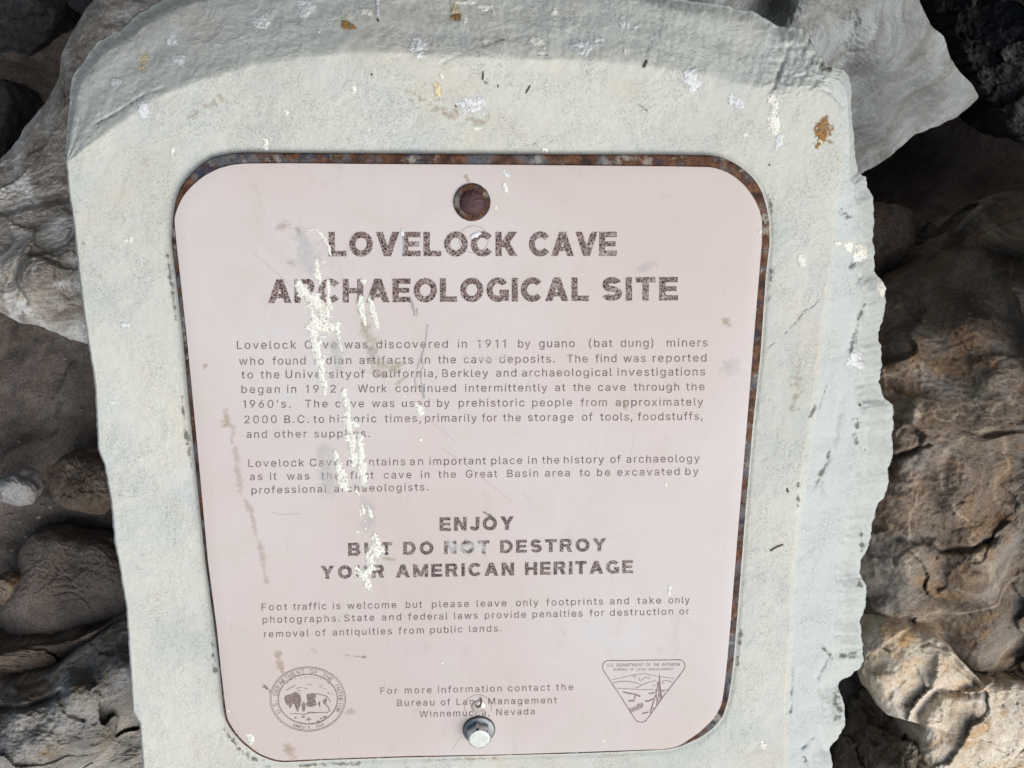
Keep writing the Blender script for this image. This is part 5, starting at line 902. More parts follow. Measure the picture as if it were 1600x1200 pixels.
L = Letters()
b_ = base2(687, 829.8, 803, 828)
L.word('b', 'ENJOY', 686.8, 803, b_, 21.3, 0.5)
b_ = base2(544, 868.6, 947, 861.3)
for t, x0, x1 in (('BUT', 543.8, 613), ('DO', 630, 677.4), ('NOT', 693.8, 765), ('DESTROY', 781.5, 946.9)):
    L.word('b', t, x0, x1, b_, 20.3, 0.5)
b_ = base2(501, 904.8, 989, 895.6)
for t, x0, x1 in (('YOUR', 501, 600.6), ('AMERICAN', 618.4, 803.4), ('HERITAGE', 820.3, 989)):
    L.word('b', t, x0, x1, b_, 20.4, 0.5)
L.build('motto_lettering', M['motto_ink'], plaque, 'brown capitals of the motto below the two paragraphs')

LINES = [
    ((370, 545.4, 1105, 541.4), 12.6, "Lovelock 370.2 463 Cave 476 526.3 was 538 574.5 discovered 588 700 in 715.3 729.4 1911 746.3 790.3 by 809.6 829 guano 842.3 898.2 (bat 920.3 957 dung) 969.6 1021 miners 1042 1105.6"),
    ((373, 570.3, 1104, 565), 12.4, "who 373.4 412.4 found 425.6 477.5 Indian 490.6 549 artifacts 561.3 645.6 in 657.8 672 the 684.4 712.5 cave 724.7 767.8 deposits. 780.4 867 The 886 918.4 find 930 963.4 was 974 1009 reported 1020 1104"),
    ((377, 591.5, 1102, 586.6), 12.3, "to 377.2 395.6 the 407.2 436.6 University 446.2 549 of 553 569.8 California, 582.5 683 Berkley 691 763 and 775.3 807 archaeological 815.6 956.3 investigations 964.8 1101.8"),
    ((377, 614.4, 1101, 610), 12.2, "began 377.2 437.2 in 448.4 463 1912. 478 533.8 Work 559 604.6 continued 617.8 712.5 intermittently 726.6 855.4 at 867.3 883.4 the 895.6 922.8 cave 934.4 977.5 through 990.6 1061.3 the 1072 1101"),
    ((380, 637.4, 1099, 633.7), 12.2, "1960's. 380 454 The 476.6 512 cave 524 569 was 581 616.3 used 628 671.3 by 683 702.6 prehistoric 716.6 819.8 people 831.6 894 from 907.2 948.4 approximately 962 1099"),
    ((382, 661.6, 1098, 656), 12.1, "2000 382 432.5 B.C. 444.3 482.8 to 489.7 506.6 historic 515 588.5 times, 601 657.8 primarily 664 745.3 for 752.8 776.6 the 786 813.8 storage 825 896 of 909.4 926 tools, 938 988.4 foodstuffs, 996.3 1098"),
    ((385, 684.3, 578, 683), 12.0, "and 385.3 417 other 428.8 479.4 supplies. 491 577.8"),
    ((388, 729.8, 1093, 722), 11.9, "Lovelock 388 475.4 Cave 484 530 maintains 542 633.4 an 640.4 661 important 671 759.3 place 767.6 816 in 825 838.8 the 847 874 history 881 943.8 of 953.7 970 archaeology 978.8 1093.4"),
    ((391, 750.4, 1091, 742), 11.6, "as 390.6 410.3 it 421.6 432.3 was 448.2 483.4 the 501.8 531 first 547 584 cave 599.7 643 in 657.5 671 the 685 712.4 Great 727.8 777 Basin 792.5 841 area 851.6 890.4 to 905.7 921.8 be 933 953.5 excavated 964.4 1062 by 1071 1091.5"),
    ((393, 771.6, 670, 766.5), 11.5, "professional 393 511 archaeologists. 522 669.7"),
    ((409, 953.9, 1078, 942.5), 10.7, "Foot 408.6 448.6 traffic 457.8 510.3 is 520 532 welcome 542.5 619.3 but 634 659.5 please 674.8 732.8 leave 744.8 791.4 only 806.3 841.3 footprints 853.3 942.4 and 953.3 982.8 take 996 1033 only 1044.5 1078"),
    ((411, 973.6, 1077, 960), 10.6, "photographs. 410.3 531 State 537.7 585 and 596.7 627 federal 637.6 699.6 laws 709.4 746.6 provide 757.5 822 penalties 832 910.6 for 921 944 destruction 953 1051.8 or 1061.6 1077"),
    ((412, 996, 784, 986.7), 10.5, "removal 412.5 482.5 of 492.8 509 antiquities 519.7 612.5 from 622.5 662.4 public 672.2 722.5 lands. 733 783.8"),
    ((594, 1084.6, 896, 1078.3), 10.2, "For 594.4 621 more 632.5 674.6 information 684 784 contact 793.6 859.4 the 869 895.6"),
    ((620, 1103.5, 870, 1098.9), 10.1, "Bureau 620.4 678.8 of 688.8 703.7 Land 713.4 752 Management 763 870"),
    ((655, 1120.8, 836, 1116.3), 10.0, "Winnemucca, 655.4 765 Nevada 775.5 835.6")]
GRP = (('paragraph_lettering', range(0, 7)), ('paragraph_lettering', range(7, 10)), ('notice_lettering', range(10, 13)), ('contact_lettering', range(13, 16)))
for nm, rg in GRP:
    L = Letters()
    for i in rg:
        bl, cap, words = LINES[i]
        wl = words.split()
        for j in range(0, len(wl), 3):
            L.word('r', wl[j], float(wl[j + 1]), float(wl[j + 2]), base2(*bl), cap, 0.25)
    L.build(nm, M['body_ink'], plaque)

# ---- round seal with a bison
L = Letters()
cx, cy = 481.0, 1092.4
th = np.linspace(0, 2 * math.pi, 97)[:-1]
for rx, ry, wd in ((59, 50.3, 1.0), (57, 48.5, 0.7), (46.2, 38.8, 1.7)):
    L.stroke(np.stack([cx + rx * np.cos(th), cy + ry * np.sin(th)], -1), wd, True)


def arc_text(L, txt, a0, a1, rx, ry, size, inward):
    n = len(txt)
    for i, ch in enumerate(txt):
        if ch == ' ':
            continue
        an = math.radians(a0 + (a1 - a0) * i / (n - 1))
        p = np.array([cx + rx * math.cos(an), cy - ry * math.sin(an)])
        out = np.array([math.cos(an), -math.sin(an) * ry / rx * 1.0])
        up = -out if inward else out
        up = up / np.linalg.norm(up)
        rt = np.array([-up[1], up[0]])
        a_, vv, ff = GR[ch]
        x = (vv[:, 0] - vv[:, 0].mean()) / 521 * size; y = (vv[:, 1] - 257) / 521 * size
        L.add(p + x[:, None] * rt + y[:, None] * up, ff)


arc_text(L, 'U.S. DEPARTMENT OF THE INTERIOR', 207, -25, 51.6, 43.6, 6.6, False)
arc_text(L, 'MARCH 3, 1849', 247, 297, 51.6, 44.4, 4.8, True)
q = lambda pts: [(400 + x / 9.231, 1020 + y / 9.231) for x, y in pts]
# rays and cloud marks under the rim
for i, x in enumerate((560, 640, 700, 745, 790, 830, 880, 930)):
    L.stroke(q([(x, 338 + abs(x - 750) * 0.13), (x + 4, 362 + abs(x - 750) * 0.13)]), 0.9)
for x0, y0, x1, y1 in ((425, 540, 500, 505), (500, 505, 570, 465), (580, 512, 660, 495), (690, 505, 745, 520), (745, 470, 775, 455), (775, 455, 810, 468), (935, 455, 965, 480), (915, 480, 940, 505), (980, 510, 1000, 520), (1030, 575, 1070, 580), (1090, 590, 1120, 600), (600, 545, 650, 550), (440, 440, 470, 425), (480, 400, 520, 380), (1020, 420, 1060, 450)):
    L.stroke(q([(x0, y0), ((x0 + x1) / 2, (y0 + y1) / 2 + 4), (x1, y1)]), 1.0)
L.poly(q([(410, 650), (430, 615), (480, 600), (530, 590), (560, 560), (600, 575), (640, 610), (650, 650), (655, 700), (640, 760), (620, 800), (610, 850), (590, 845), (585, 790), (570, 740), (540, 730), (520, 760), (500, 800), (480, 795), (470, 760), (440, 750), (415, 700)]))
L.poly(q([(730, 600), (800, 585), (865, 590), (870, 640), (850, 670), (870, 720), (860, 765), (800, 770), (735, 770), (720, 740), (745, 690), (730, 640)]))
L.poly(q([(655, 750), (690, 700), (715, 745), (712, 820), (690, 855), (668, 840)]))
L.poly(q([(905, 700), (930, 710), (925, 760), (935, 780), (910, 775), (895, 740)]))
L.poly(q([(960, 690), (1005, 660), (1025, 640), (1020, 700), (1010, 745), (980, 740)]))
L.stroke(q([(865, 590), (940, 605), (1020, 630), (1050, 660), (1075, 715)]), 1.3)
L.stroke(q([(1000, 745), (1040, 780), (1055, 820), (1062, 855)]), [1.8, 1.8, 1.4, 1.8])
L.stroke(q([(735, 770), (800, 778), (880, 740)]), 1.2)
L.stroke(q([(490, 875), (600, 880), (700, 890), (780, 860), (860, 865), (950, 860), (1040, 860)]), [0.8, 1.0, 1.2, 2.4, 1.6, 1.0, 1.4])
for x0, y0, r in ((760, 960, 42), (990, 930, 30), (940, 950, 16), (680, 925, 28), (570, 935, 18), (900, 990, 20)):
    for j in range(6):
        an = j * 1.05 + 0.3
        L.stroke(q([(x0, y0 + 2 * j - 6), (x0 + r * math.cos(an), y0 + 0.7 * r * math.sin(an))]), 1.1)
L.stroke(q([(620, 1000), (700, 1022), (800, 1030), (900, 1015), (980, 980)]), 1.1)
L.build('round_seal', M['seal_ink'], plaque, 'round seal with a bison and lettering round its rim')

# ---- triangular emblem with river, hills and tree
L = Letters()
q = lambda pts: [(920 + x / 8.571, 1010 + y / 8.571) for x, y in pts]
tri = [(250, 190), (215, 205), (188, 240), (182, 285), (195, 320), (290, 465), (400, 630), (540, 850), (620, 975), (650, 1005), (700, 1018), (745, 1010), (775, 985), (850, 880), (1000, 670), (1130, 500), (1250, 345), (1285, 290), (1290, 245), (1270, 205), (1225, 178), (1100, 182), (800, 185), (500, 190)]
L.stroke(resample(q(tri), 120, True), 1.5, True)
b_ = lambda x: 1010 + 272 / 8.571 + 0 * x - (x - 949) * 0.012
for t, x0, x1 in (('U.S.', 240, 340), ('DEPARTMENT', 370, 735), ('OF', 765, 830), ('THE', 865, 945), ('INTERIOR', 985, 1225)):
    L.word('r', t, 920 + x0 / 8.571, 920 + x1 / 8.571, b_, 4.6, 0.6)
b_ = lambda x: 1010 + 327 / 8.571 + 0 * x - (x - 949) * 0.010
for t, x0, x1 in (('BUREAU', 335, 515), ('OF', 550, 600), ('LAND', 645, 765), ('MANAGEMENT', 805, 1140)):
    L.word('r', t, 920 + x0 / 8.571, 920 + x1 / 8.571, b_, 3.6, 0.6)
for pts, wd in (([(310, 450), (430, 420), (590, 385), (740, 365), (860, 390), (1000, 412), (1140, 430)], 0.8),
                ([(325, 490), (430, 468), (540, 470), (640, 490), (710, 520)], 1.0), ([(630, 560), (710, 520), (800, 480), (900, 458)], 0.9),
                ([(985, 455), (1050, 460), (1120, 480)], 0.9), ([(380, 565), (560, 570), (720, 582), (870, 575)], 0.8), ([(1000, 590), (1070, 575)], 0.8),
                ([(590, 400), (630, 400), (615, 420)], 0.9), ([(670, 415), (685, 460), (720, 445), (760, 410), (800, 430), (820, 410)], 0.8)):
    L.stroke(resample(q(pts), 24), wd)
L.poly(q([(945, 350), (955, 420), (962, 520), (970, 600), (990, 690), (965, 710), (948, 620), (940, 500), (938, 420)]))
for pts, wd in (([(920, 470), (922, 540), (905, 620), (880, 700), (850, 800), (825, 890)], [1.2, 1.6, 1.8, 2.0, 2.2, 2.4]), ([(935, 480), (935, 580), (930, 680), (915, 760)], 1.2),
                ([(905, 640), (915, 720), (905, 810)], 1.4), ([(940, 640), (960, 700), (930, 760)], 1.4), ([(885, 520), (865, 532)], 1.6), ([(915, 575), (890, 600)], 1.8),
                ([(800, 632), (840, 630), (885, 615)], 2.0), ([(755, 730), (790, 735), (840, 715), (890, 690)], 2.2), ([(715, 900), (760, 890), (800, 880)], 2.2), ([(975, 470), (1010, 495)], 1.4),
                ([(970, 590), (1015, 600)], 1.6), ([(860, 840), (900, 820)], 2.0), ([(455, 610), (500, 620), (560, 632), (620, 640), (690, 672)], [1.6, 2.6, 1.8, 2.4, 3.0]),
                ([(625, 650), (610, 700), (600, 740)], 1.8), ([(535, 735), (575, 725), (605, 735)], 2.6)):
    L.stroke(resample(q(pts), 8), resample([(a_,) for a_ in (wd if isinstance(wd, list) else [wd, wd])], 8)[:, 0])
riv = [(600, 740), (680, 745), (735, 780), (720, 820), (660, 860), (600, 885), (545, 860)]
for j in range(11):
    x = 548 + j * 17
    y0 = 830 - 6 * j if j < 6 else 770 - 3 * (j - 6); y1 = 895 - 8 * j + (5 if j % 2 else 0)
    L.stroke(q([(x, min(y0, y1 - 20)), (x + 6, y1)]), 1.3)
L.build('triangle_emblem', M['seal_ink'], plaque, 'triangular emblem with a river, hills and a tall tree')


# ------------------------------------------------------------------ droppings, stains, flecks
def splat(parent, name, mat, pts, rad, thick=0.0006, surf='plaque', amp=0.55, freq=120, seed=0, step=1.0, bias=0.0, aniso=(1, 1)):
    """irregular crust on a surface: a low mound whose edge is where it meets the surface"""
    p = np.array(pts, float)
    if p.ndim == 1:
        p = np.array([p, p + 0.01])
    r = np.broadcast_to(np.asarray(rad, float), (len(p),))
    pad = r.max() * 1.5 + 2
    x = np.arange(p[:, 0].min() - pad, p[:, 0].max() + pad, step); y = np.arange(p[:, 1].min() - pad, p[:, 1].max() + pad, step)
    X, Y = np.meshgrid(x, y); P2 = np.stack([X.ravel() * 1.0, Y.ravel()], -1)
    d = seg_dist(P2, p, r)
    uvh = unproj(P2[:, 0], P2[:, 1], H_PLQ)
    nz = fbm(uvh * np.array([freq * aniso[0], freq * aniso[1], 1]) + seed * 3.7, 4, 0.62)
    m = 1 - d + amp * nz + bias
    idx = np.where((m > -0.25).reshape(X.shape), 1, 0)
    keep = idx[:-1, :-1] | idx[1:, :-1] | idx[:-1, 1:] | idx[1:, 1:]
    ny, nx = X.shape
    ii, jj = np.where(keep)
    F0 = np.stack([ii * nx + jj, (ii + 1) * nx + jj, (ii + 1) * nx + jj + 1, ii * nx + jj + 1], -1)
    used = np.unique(F0)
    hh = thick * np.clip(m[used], -0.5, 0.8) * (1 + 0.5 * fbm(uvh[used] * 500 + seed, 2))
    if surf == 'plaque':
        W = world(unproj(P2[used, 0], P2[used, 1], H_PLQ + 0.00016 + np.maximum(hh, 0)))
        ok = np.ones(len(used), bool)
    else:
        tgt = world(unproj(P2[used, 0], P2[used, 1], -0.05))
        W = np.zeros_like(tgt); ok = np.zeros(len(used), bool)
        o_ = Vector(cp.tolist())
        for t in range(len(used)):
            hit = bvh.ray_cast(o_, Vector((tgt[t] - cp).tolist()).normalized())
            if hit[0] is not None:
                nn = hit[1] if hit[1].dot(o_ - hit[0]) > 0 else -hit[1]
                W[t] = np.array(hit[0] + nn * (0.00025 + max(hh[t], 0))); ok[t] = True
    remap = np.full(nx * ny, -1); remap[used] = np.arange(len(used))
    F1 = remap[F0]
    F1 = F1[ok[F1].all(1)]
    if len(F1) == 0:
        return None
    # separate patches become separate pieces; specks stay with the largest
    lab = np.arange(len(used))
    for _ in range(400):
        mn = lab[F1].min(1); new = lab.copy()
        np.minimum.at(new, F1.ravel(), np.repeat(mn, 4))
        if (new == lab).all():
            break
        lab = new
    fl = lab[F1[:, 0]]
    ids, cnt = np.unique(fl, return_counts=True)
    order = np.argsort(-cnt)
    main = [ids[o] for o in order if cnt[o] > 0.12 * cnt.max()]
    o_ = None
    for q, mi in enumerate(main):
        sel = F1[(fl == mi)] if q else F1[~np.isin(fl, main[1:])]
        us = np.unique(sel); rm = np.full(len(used), -1); rm[us] = np.arange(len(us))
        o_ = obj(name, W[us], rm[sel], mat, parent, attr=np.clip(m[used][us], 0, 1.5))
    return o_


def drop(pts, rad, mat='white_drop', **k):
    return splat(plaque, 'bird_dropping', M[mat], pts, rad, **k)


A = dict(aniso=(1.6, 0.6))
drop([(494, 408), (496, 425), (499, 440)], [4, 7, 4], seed=1, **A)
drop([(466, 442), (474, 456), (488, 470), (505, 484), (514, 494)], [5, 9, 13, 11, 5], seed=2, thick=0.0009, freq=160)
drop([(487, 490), (492, 508), (508, 510), (524, 512), (530, 525)], [7, 16, 14, 9, 4], seed=3, thick=0.001, freq=190, amp=0.7)
drop([(493, 520), (494, 545), (499, 565), (505, 590), (508, 615)], [11, 9, 8, 6.5, 3], seed=4, thick=0.0009, freq=170, **A)
drop([(528, 520), (531, 540), (534, 548)], [4, 3.5, 2], seed=5, **A)
drop([(512, 440), (513, 468), (517, 480)], [2.5, 4, 3], seed=6, **A)
drop([(537, 609), (541, 627), (545, 642), (542, 656), (549, 672), (552, 690)], [4, 6, 6, 7, 6, 6], seed=7, thick=0.0009, freq=170, amp=0.7)
drop([(545, 656), (556, 664)], [6, 5], seed=8)
drop([(541, 682), (549, 695), (552, 715), (553, 722)], [4, 7, 10, 8], seed=9, thick=0.001, freq=170)
drop([(561, 686), (564, 712), (566, 735), (568, 750)], [6, 7, 9, 7], seed=10, thick=0.001, freq=170)
drop([(523, 706), (528, 722), (532, 740), (537, 757), (541, 765)], [5, 6.5, 8.5, 8, 4], seed=11, thick=0.001, freq=170)
drop([(556, 766), (560, 772)], [2, 4], seed=12)
drop([(566, 788), (568, 800)], [2.2, 3], seed=13, **A)
drop([(575, 790), (580, 806)], [2.4, 3], seed=14, **A)
drop([(563, 798), (563, 806)], [1.5, 1.8], seed=15); drop((559, 832), 3.2, seed=16); drop((571, 826), 2, seed=17); drop((570, 814), 1.6, seed=18)
drop([(584, 834), (588, 848), (590, 860)], [4, 10, 12], 'white_drop', seed=19, thick=0.0014, freq=260, amp=0.5)
drop([(588, 858), (578, 874), (580, 886)], [12, 9, 7], 'white_drop', seed=20, thick=0.0014, freq=260, amp=0.5)
drop([(578, 888), (566, 898), (571, 906), (574, 916)], [8, 8, 6, 7], 'white_drop', seed=21, thick=0.0014, freq=260, amp=0.5)
drop([(557, 884), (561, 895)], [3, 5], seed=22, freq=240)
drop([(566, 438), (569, 442)], [3.5, 4], seed=23)
drop([(563, 466), (566, 490), (570, 506)], [4, 5, 2.5], 'white_drop', seed=24, amp=0.75, **A)
drop([(577, 466), (583, 488), (591, 512)], [4, 5, 2], 'white_drop', seed=25, amp=0.75, **A)
drop(resample([(484, 360), (490, 357), (498, 361), (507, 373), (514, 386), (516, 398)], 10), np.array([1.5, 2, 2.2, 2.4, 2.6, 2.8, 2.8, 2.8, 2.4, 1.5]), seed=26, amp=0.3)
drop((505, 409), [2, 3], seed=27); drop((457, 401), 2, seed=28)
drop([(650, 630), (656, 638), (658, 645)], [3, 5.5, 5.5], seed=29, thick=0.0009)
drop((631, 619), 1.8, seed=30); drop((649, 618), 1.5, seed=31); drop((657, 687), 2.2, seed=32)
drop([(628, 359), (630, 366)], [3, 3], 'blue_white', seed=33)
drop([(788, 286), (789, 298)], [3, 4], seed=34, amp=0.7, **A); drop([(787, 268), (793, 274)], [2.5, 3], 'blue_white', seed=35, amp=0.8)
drop((774, 325), 2, seed=36); drop((777, 336), 2.2, seed=37)
drop([(738, 369), (748, 365)], [4, 4], 'blue_white', seed=38, thick=0.001)
drop([(1046, 917), (1045, 930)], [3, 2.2], seed=39, amp=0.8); drop((943, 1157), 2.0, seed=40); drop([(1040, 755), (1042, 760)], 1.5, seed=41); drop((1045, 1142), 1.6, seed=42)
drop([(390, 1150), (393, 1158)], [5, 5], seed=43); drop((357, 1111), 2, seed=44); drop((353, 975), 1.8, seed=45); drop((691, 1035), 1.6, seed=46); drop((1187, 362), 3, seed=47); drop((534, 1152), 1.7, seed=48)
drop((1163, 372), 1.5, seed=49)


def stain(pts, rad, mat, **k):
    return splat(plaque, 'stain', M[mat], pts, rad, thick=0.0, **k)


stain([(368, 700), (372, 740), (378, 775), (393, 800), (400, 835), (408, 860), (416, 908)], [7, 8, 8, 6, 6, 8, 6], 'pink_film', seed=1)
stain([(352, 640), (356, 662)], [8, 12], 'tan_film', seed=2); stain([(365, 668), (362, 690)], [6, 4], 'pink_film', seed=3)
stain([(434, 1024), (438, 1042), (441, 1050)], [10, 10, 5], 'tan_film', seed=4); stain((490, 1018), 9, 'pink_film', seed=5)
stain([(413, 1073), (421, 1081)], [5, 5], 'dark_film', seed=6, bias=-0.25); stain([(448, 1168), (455, 1178)], [9, 12], 'tan_film', seed=7)
stain((1135, 503), 10, 'tan_film', seed=8); stain((321, 571), 6, 'tan_film', seed=9); stain((1140, 575), 18, 'grey_film', seed=10)
stain([(974, 628), (978, 638)], [6, 9], 'tan_film', seed=11, bias=-0.2); stain((550, 1112), 10, 'pink_film', seed=12)
stain([(470, 372), (478, 395), (486, 418), (500, 400)], [22, 26, 18, 14], 'grey_film', seed=13)
stain([(440, 352), (470, 360)], [14, 12], 'tan_film', seed=14, bias=-0.35); stain([(452, 410), (470, 420)], [12, 10], 'green_film', seed=15, bias=-0.3)
stain([(560, 470), (570, 510), (580, 545)], [10, 16, 18], 'green_film', seed=16, bias=-0.15); stain([(576, 548), (592, 570), (615, 575), (632, 568)], [12, 14, 13, 8], 'green_film', seed=17, bias=-0.1)
stain([(575, 560), (590, 585), (612, 588)], [5, 5, 5], 'tan_film', seed=18); stain([(620, 600), (635, 590)], [6, 6], 'green_film', seed=19)
stain([(600, 872), (616, 875)], [5, 4], 'green_film', seed=20)
stain([(668, 508), (664, 540), (655, 566), (648, 590), (650, 606)], [2, 2, 3.5, 3, 3], 'blue_film', seed=21, amp=0.4); stain([(665, 560), (656, 585), (660, 606), (662, 622)], [2, 2, 3, 3], 'blue_film', seed=22, amp=0.4)
stain([(627, 372), (629, 395)], [8, 5], 'white_film', seed=23); stain([(643, 470), (648, 492)], [4, 3], 'blue_film', seed=24); stain([(652, 482), (651, 494)], [2.5, 2], 'blue_film', seed=25)
stain([(700, 850), (720, 858), (745, 852), (762, 858)], [9, 14, 13, 8], 'white_film', seed=26); stain([(728, 845), (736, 862)], [5, 6], 'dark_film', seed=27, bias=-0.15); stain([(754, 862), (757, 866)], [4, 4], 'dark_film', seed=28, bias=-0.1)
stain([(756, 800), (766, 806), (774, 812)], [2, 3, 2], 'dark_film', seed=29); stain([(526, 540), (528, 575)], [14, 12], 'grey_film', seed=30)
stain([(575, 790), (574, 826)], [16, 14], 'grey_film', seed=31); stain([(505, 700), (512, 760)], [12, 18], 'grey_film', seed=32)
stain((1040, 310), 11, 'white_film', seed=33, bias=-0.2)
stain([(1000, 420), (1020, 412)], [10, 10], 'grey_film', seed=34); stain((830, 600), 8, 'white_film', seed=35); stain([(738, 535), (800, 535)], [6, 6], 'white_film', seed=36, bias=-0.3)
stain([(728, 277), (733, 284)], [6, 6], 'tan_film', seed=37, bias=-0.1); stain([(540, 1024), (570, 1027)], [4, 4], 'dark_film', seed=38, bias=-0.4)
stain([(735, 318), (740, 318)], [33, 33], 'tan_film', seed=39, bias=-0.05, amp=0.25)
stain([(730, 560), (760, 562), (790, 560)], [9, 10, 9], 'white_film', seed=40, bias=-0.3)

# old filled bolt holes: a thin ring and a clear plug
for (x, y, r), lab in (((740, 374, 23), 'top'), ((747, 1105, 21), 'foot')):
    L = Letters()
    an = np.linspace(0, 2 * math.pi, 60)[:-1] if lab == 'top' else np.linspace(math.pi * 0.9, 2.1 * math.pi, 40)
    L.stroke(np.stack([x + r * np.cos(an), y + r * 0.92 * np.sin(an)], -1), 0.7)
    L.build('scribed_ring', M['seal_ink'], plaque)
bc = unproj(np.array([748.0]), np.array([1104.0]), H_PLQ)[0]
v_, f_ = lathe([(0.0070, H_PLQ - 0.0002), (0.0069, H_PLQ + 0.0004), (0.0060, H_PLQ + 0.0010), (0.0042, H_PLQ + 0.0014), (0.002, H_PLQ + 0.0016)], bc, 48)
plug = obj('hole_plug', v_, f_, M['clear'], plaque)
L = Letters()
L.stroke([(752, 1091), (752, 1098), (750, 1104), (746, 1105), (743, 1102)], [2.2, 3, 3.5, 3.5, 2])
L.build('scratch', M['dark_fleck'], plaque, h=H_PLQ + 0.0019)
# hairline scratches
for pts in ([(395, 395), (425, 420), (460, 452)], [(560, 575), (600, 590)], [(655, 645), (690, 672), (712, 690)], [(690, 700), (740, 735), (800, 785)], [(817, 770), (832, 784)], [(885, 835), (905, 850)], [(690, 835), (735, 868)], [(720, 1150), (707, 1172)], [(877, 985), (885, 993)], [(780, 515), (785, 518)], [(424, 800), (436, 804), (470, 803)]):
    L = Letters(); pp = resample(pts, 12); pp = pp + 0.6 * np.stack([perlin(np.stack([pp[:, 0] * .2, pp[:, 1] * .2, 0 * pp[:, 0]], -1))] * 2, -1)
    L.stroke(pp, 0.55); L.build('scratch', M['scratch'], plaque)


def cdrop(pts, rad, mat='white_drop', name='bird_dropping', thick=0.0007, **k):
    return splat(block, name, M[mat], pts, rad, thick=thick, surf='block', **k)


B2 = dict(amp=0.75, freq=150)
for i, (x, y, rx, ry, mat) in enumerate((
        (224, 100, 8, 12, 'yellow_drop'), (222, 172, 8, 17, 'blue_white'), (272, 60, 11, 11, 'blue_white'), (281, 94, 13, 12, 'blue_white'), (183, 55, 9, 6, 'white_drop'),
        (182, 128, 12, 6, 'blue_white'), (269, 238, 3, 8, 'white_drop'), (415, 226, 4.5, 11, 'white_drop'), (480, 17, 15, 16, 'blue_white'), (405, 36, 14, 11, 'blue_white'),
        (572, 20, 10, 6, 'white_drop'), (590, 12, 4, 14, 'blue_white'), (540, 27, 6, 5, 'yellow_drop'), (543, 37, 11, 9, 'brown_drop'), (711, 12, 6, 12, 'yellow_drop'),
        (728, 4, 18, 5, 'white_drop'), (708, 27, 9, 6, 'brown_drop'), (728, 30, 6, 6, 'white_drop'), (760, 12, 12, 7, 'white_drop'), (652, 72, 14, 16, 'blue_white'), (657, 86, 7, 8, 'blue_white'),
        (683, 140, 5, 13, 'yellow_drop'), (447, 177, 5, 5, 'white_drop'), (437, 172, 2, 2, 'white_drop'), (866, 16, 5, 7, 'white_drop'), (836, 64, 11, 8, 'white_drop'), (850, 76, 5, 4, 'white_drop'),
        (905, 72, 20, 8, 'blue_white'), (916, 80, 7, 8, 'blue_white'), (935, 62, 9, 5, 'blue_white'), (977, 36, 11, 8, 'blue_white'), (995, 42, 5, 4, 'blue_white'), (976, 78, 5, 7, 'white_drop'),
        (1081, 124, 16, 18, 'blue_white'), (1208, 175, 7, 26, 'white_drop'), (1211, 196, 9, 14, 'white_drop'), (1217, 222, 7, 12, 'blue_white'), (1284, 208, 12, 22, 'brown_drop'),
        (1252, 408, 6, 10, 'white_drop'), (552, 140, 6, 8, 'white_drop'), (851, 234, 6, 5, 'white_drop'), (740, 165, 20, 14, 'blue_white'), (1164, 210, 4, 3, 'white_drop'), (1150, 160, 14, 8, 'blue_white'),
        (746, 200, 8, 4, 'white_drop'), (1308, 380, 6, 4, 'white_drop'), (1325, 385, 8, 9, 'white_drop'), (1345, 395, 12, 14, 'white_drop'), (1340, 405, 9, 8, 'blue_white'), (1380, 450, 9, 16, 'white_drop'),
        (1335, 562, 12, 16, 'blue_white'), (200, 375, 9, 4, 'white_drop'), (196, 507, 10, 6, 'blue_white'), (175, 628, 6, 4, 'blue_white'), (497, 50, 4, 3, 'white_drop'), (900, 22, 4, 3, 'white_drop'), (1192, 1165, 6, 6, 'white_drop'),
        (1283, 222, 4, 6, 'yellow_drop'), (690, 118, 4, 6, 'white_drop'), (575, 205, 3, 5, 'white_drop'))):
    if ry > rx:
        cdrop([(x, y - (ry - rx)), (x, y + (ry - rx))], [rx, rx], mat, seed=60 + i, **B2)
    else:
        cdrop([(x - (rx - ry), y), (x + (rx - ry), y)], [ry, ry], mat, seed=60 + i, **B2)
for i, (pts, rad, mat) in enumerate((
        ([(1328, 418), (1336, 408), (1345, 396)], [4, 6, 5], 'dark_film'), ([(1352, 475), (1345, 490), (1340, 500)], [3, 4, 4], 'dark_film'), ([(1340, 510), (1333, 525), (1332, 542)], [6, 9, 9], 'dark_film'),
        ([(1318, 330), (1325, 336)], [9, 9], 'dark_film'), ([(1340, 655), (1338, 690)], [8, 7], 'dark_film'), ([(1296, 705), (1288, 730), (1275, 760)], [4, 6, 4], 'dark_film'),
        ([(1346, 828), (1346, 860)], [5, 5], 'dark_film'), ([(1340, 905), (1345, 915)], [6, 7], 'dark_film'), ([(1285, 1010), (1300, 1030)], [6, 7], 'dark_film'), ([(1315, 1025), (1340, 1020)], [7, 8], 'dark_film'),
        ([(1305, 1085), (1310, 1120)], [10, 12], 'dark_film'), ([(1258, 1185), (1262, 1195)], [5, 5], 'dark_film'), ([(1272, 635), (1268, 650)], [4, 4], 'dark_film'), ([(1225, 68), (1222, 95), (1208, 135)], [2.5, 3, 2.5], 'tan_film'),
        ([(1270, 100), (1300, 112)], [7, 9], 'dark_film'), ([(150, 195), (200, 165), (235, 145)], [2, 2.5, 2], 'dark_film'), ([(760, 130), (756, 128)], [3, 3], 'dark_film'), ([(1000, 165), (1010, 172)], [3, 3], 'dark_film'),
        ([(131, 378), (134, 388)], [6, 6], 'tan_film'), ([(745, 70), (790, 62)], [3, 3], 'dark_film'), ([(840, 87), (856, 86)], [2, 2], 'dark_film'), ([(1232, 890), (1228, 900)], [3, 3], 'dark_film'), ([(1248, 745), (1246, 790)], [3, 4], 'dark_film'))):
    if mat:
        cdrop(pts, rad, mat, 'stain', thick=0.0, seed=140 + i, bias=-0.22, amp=0.95, freq=170)
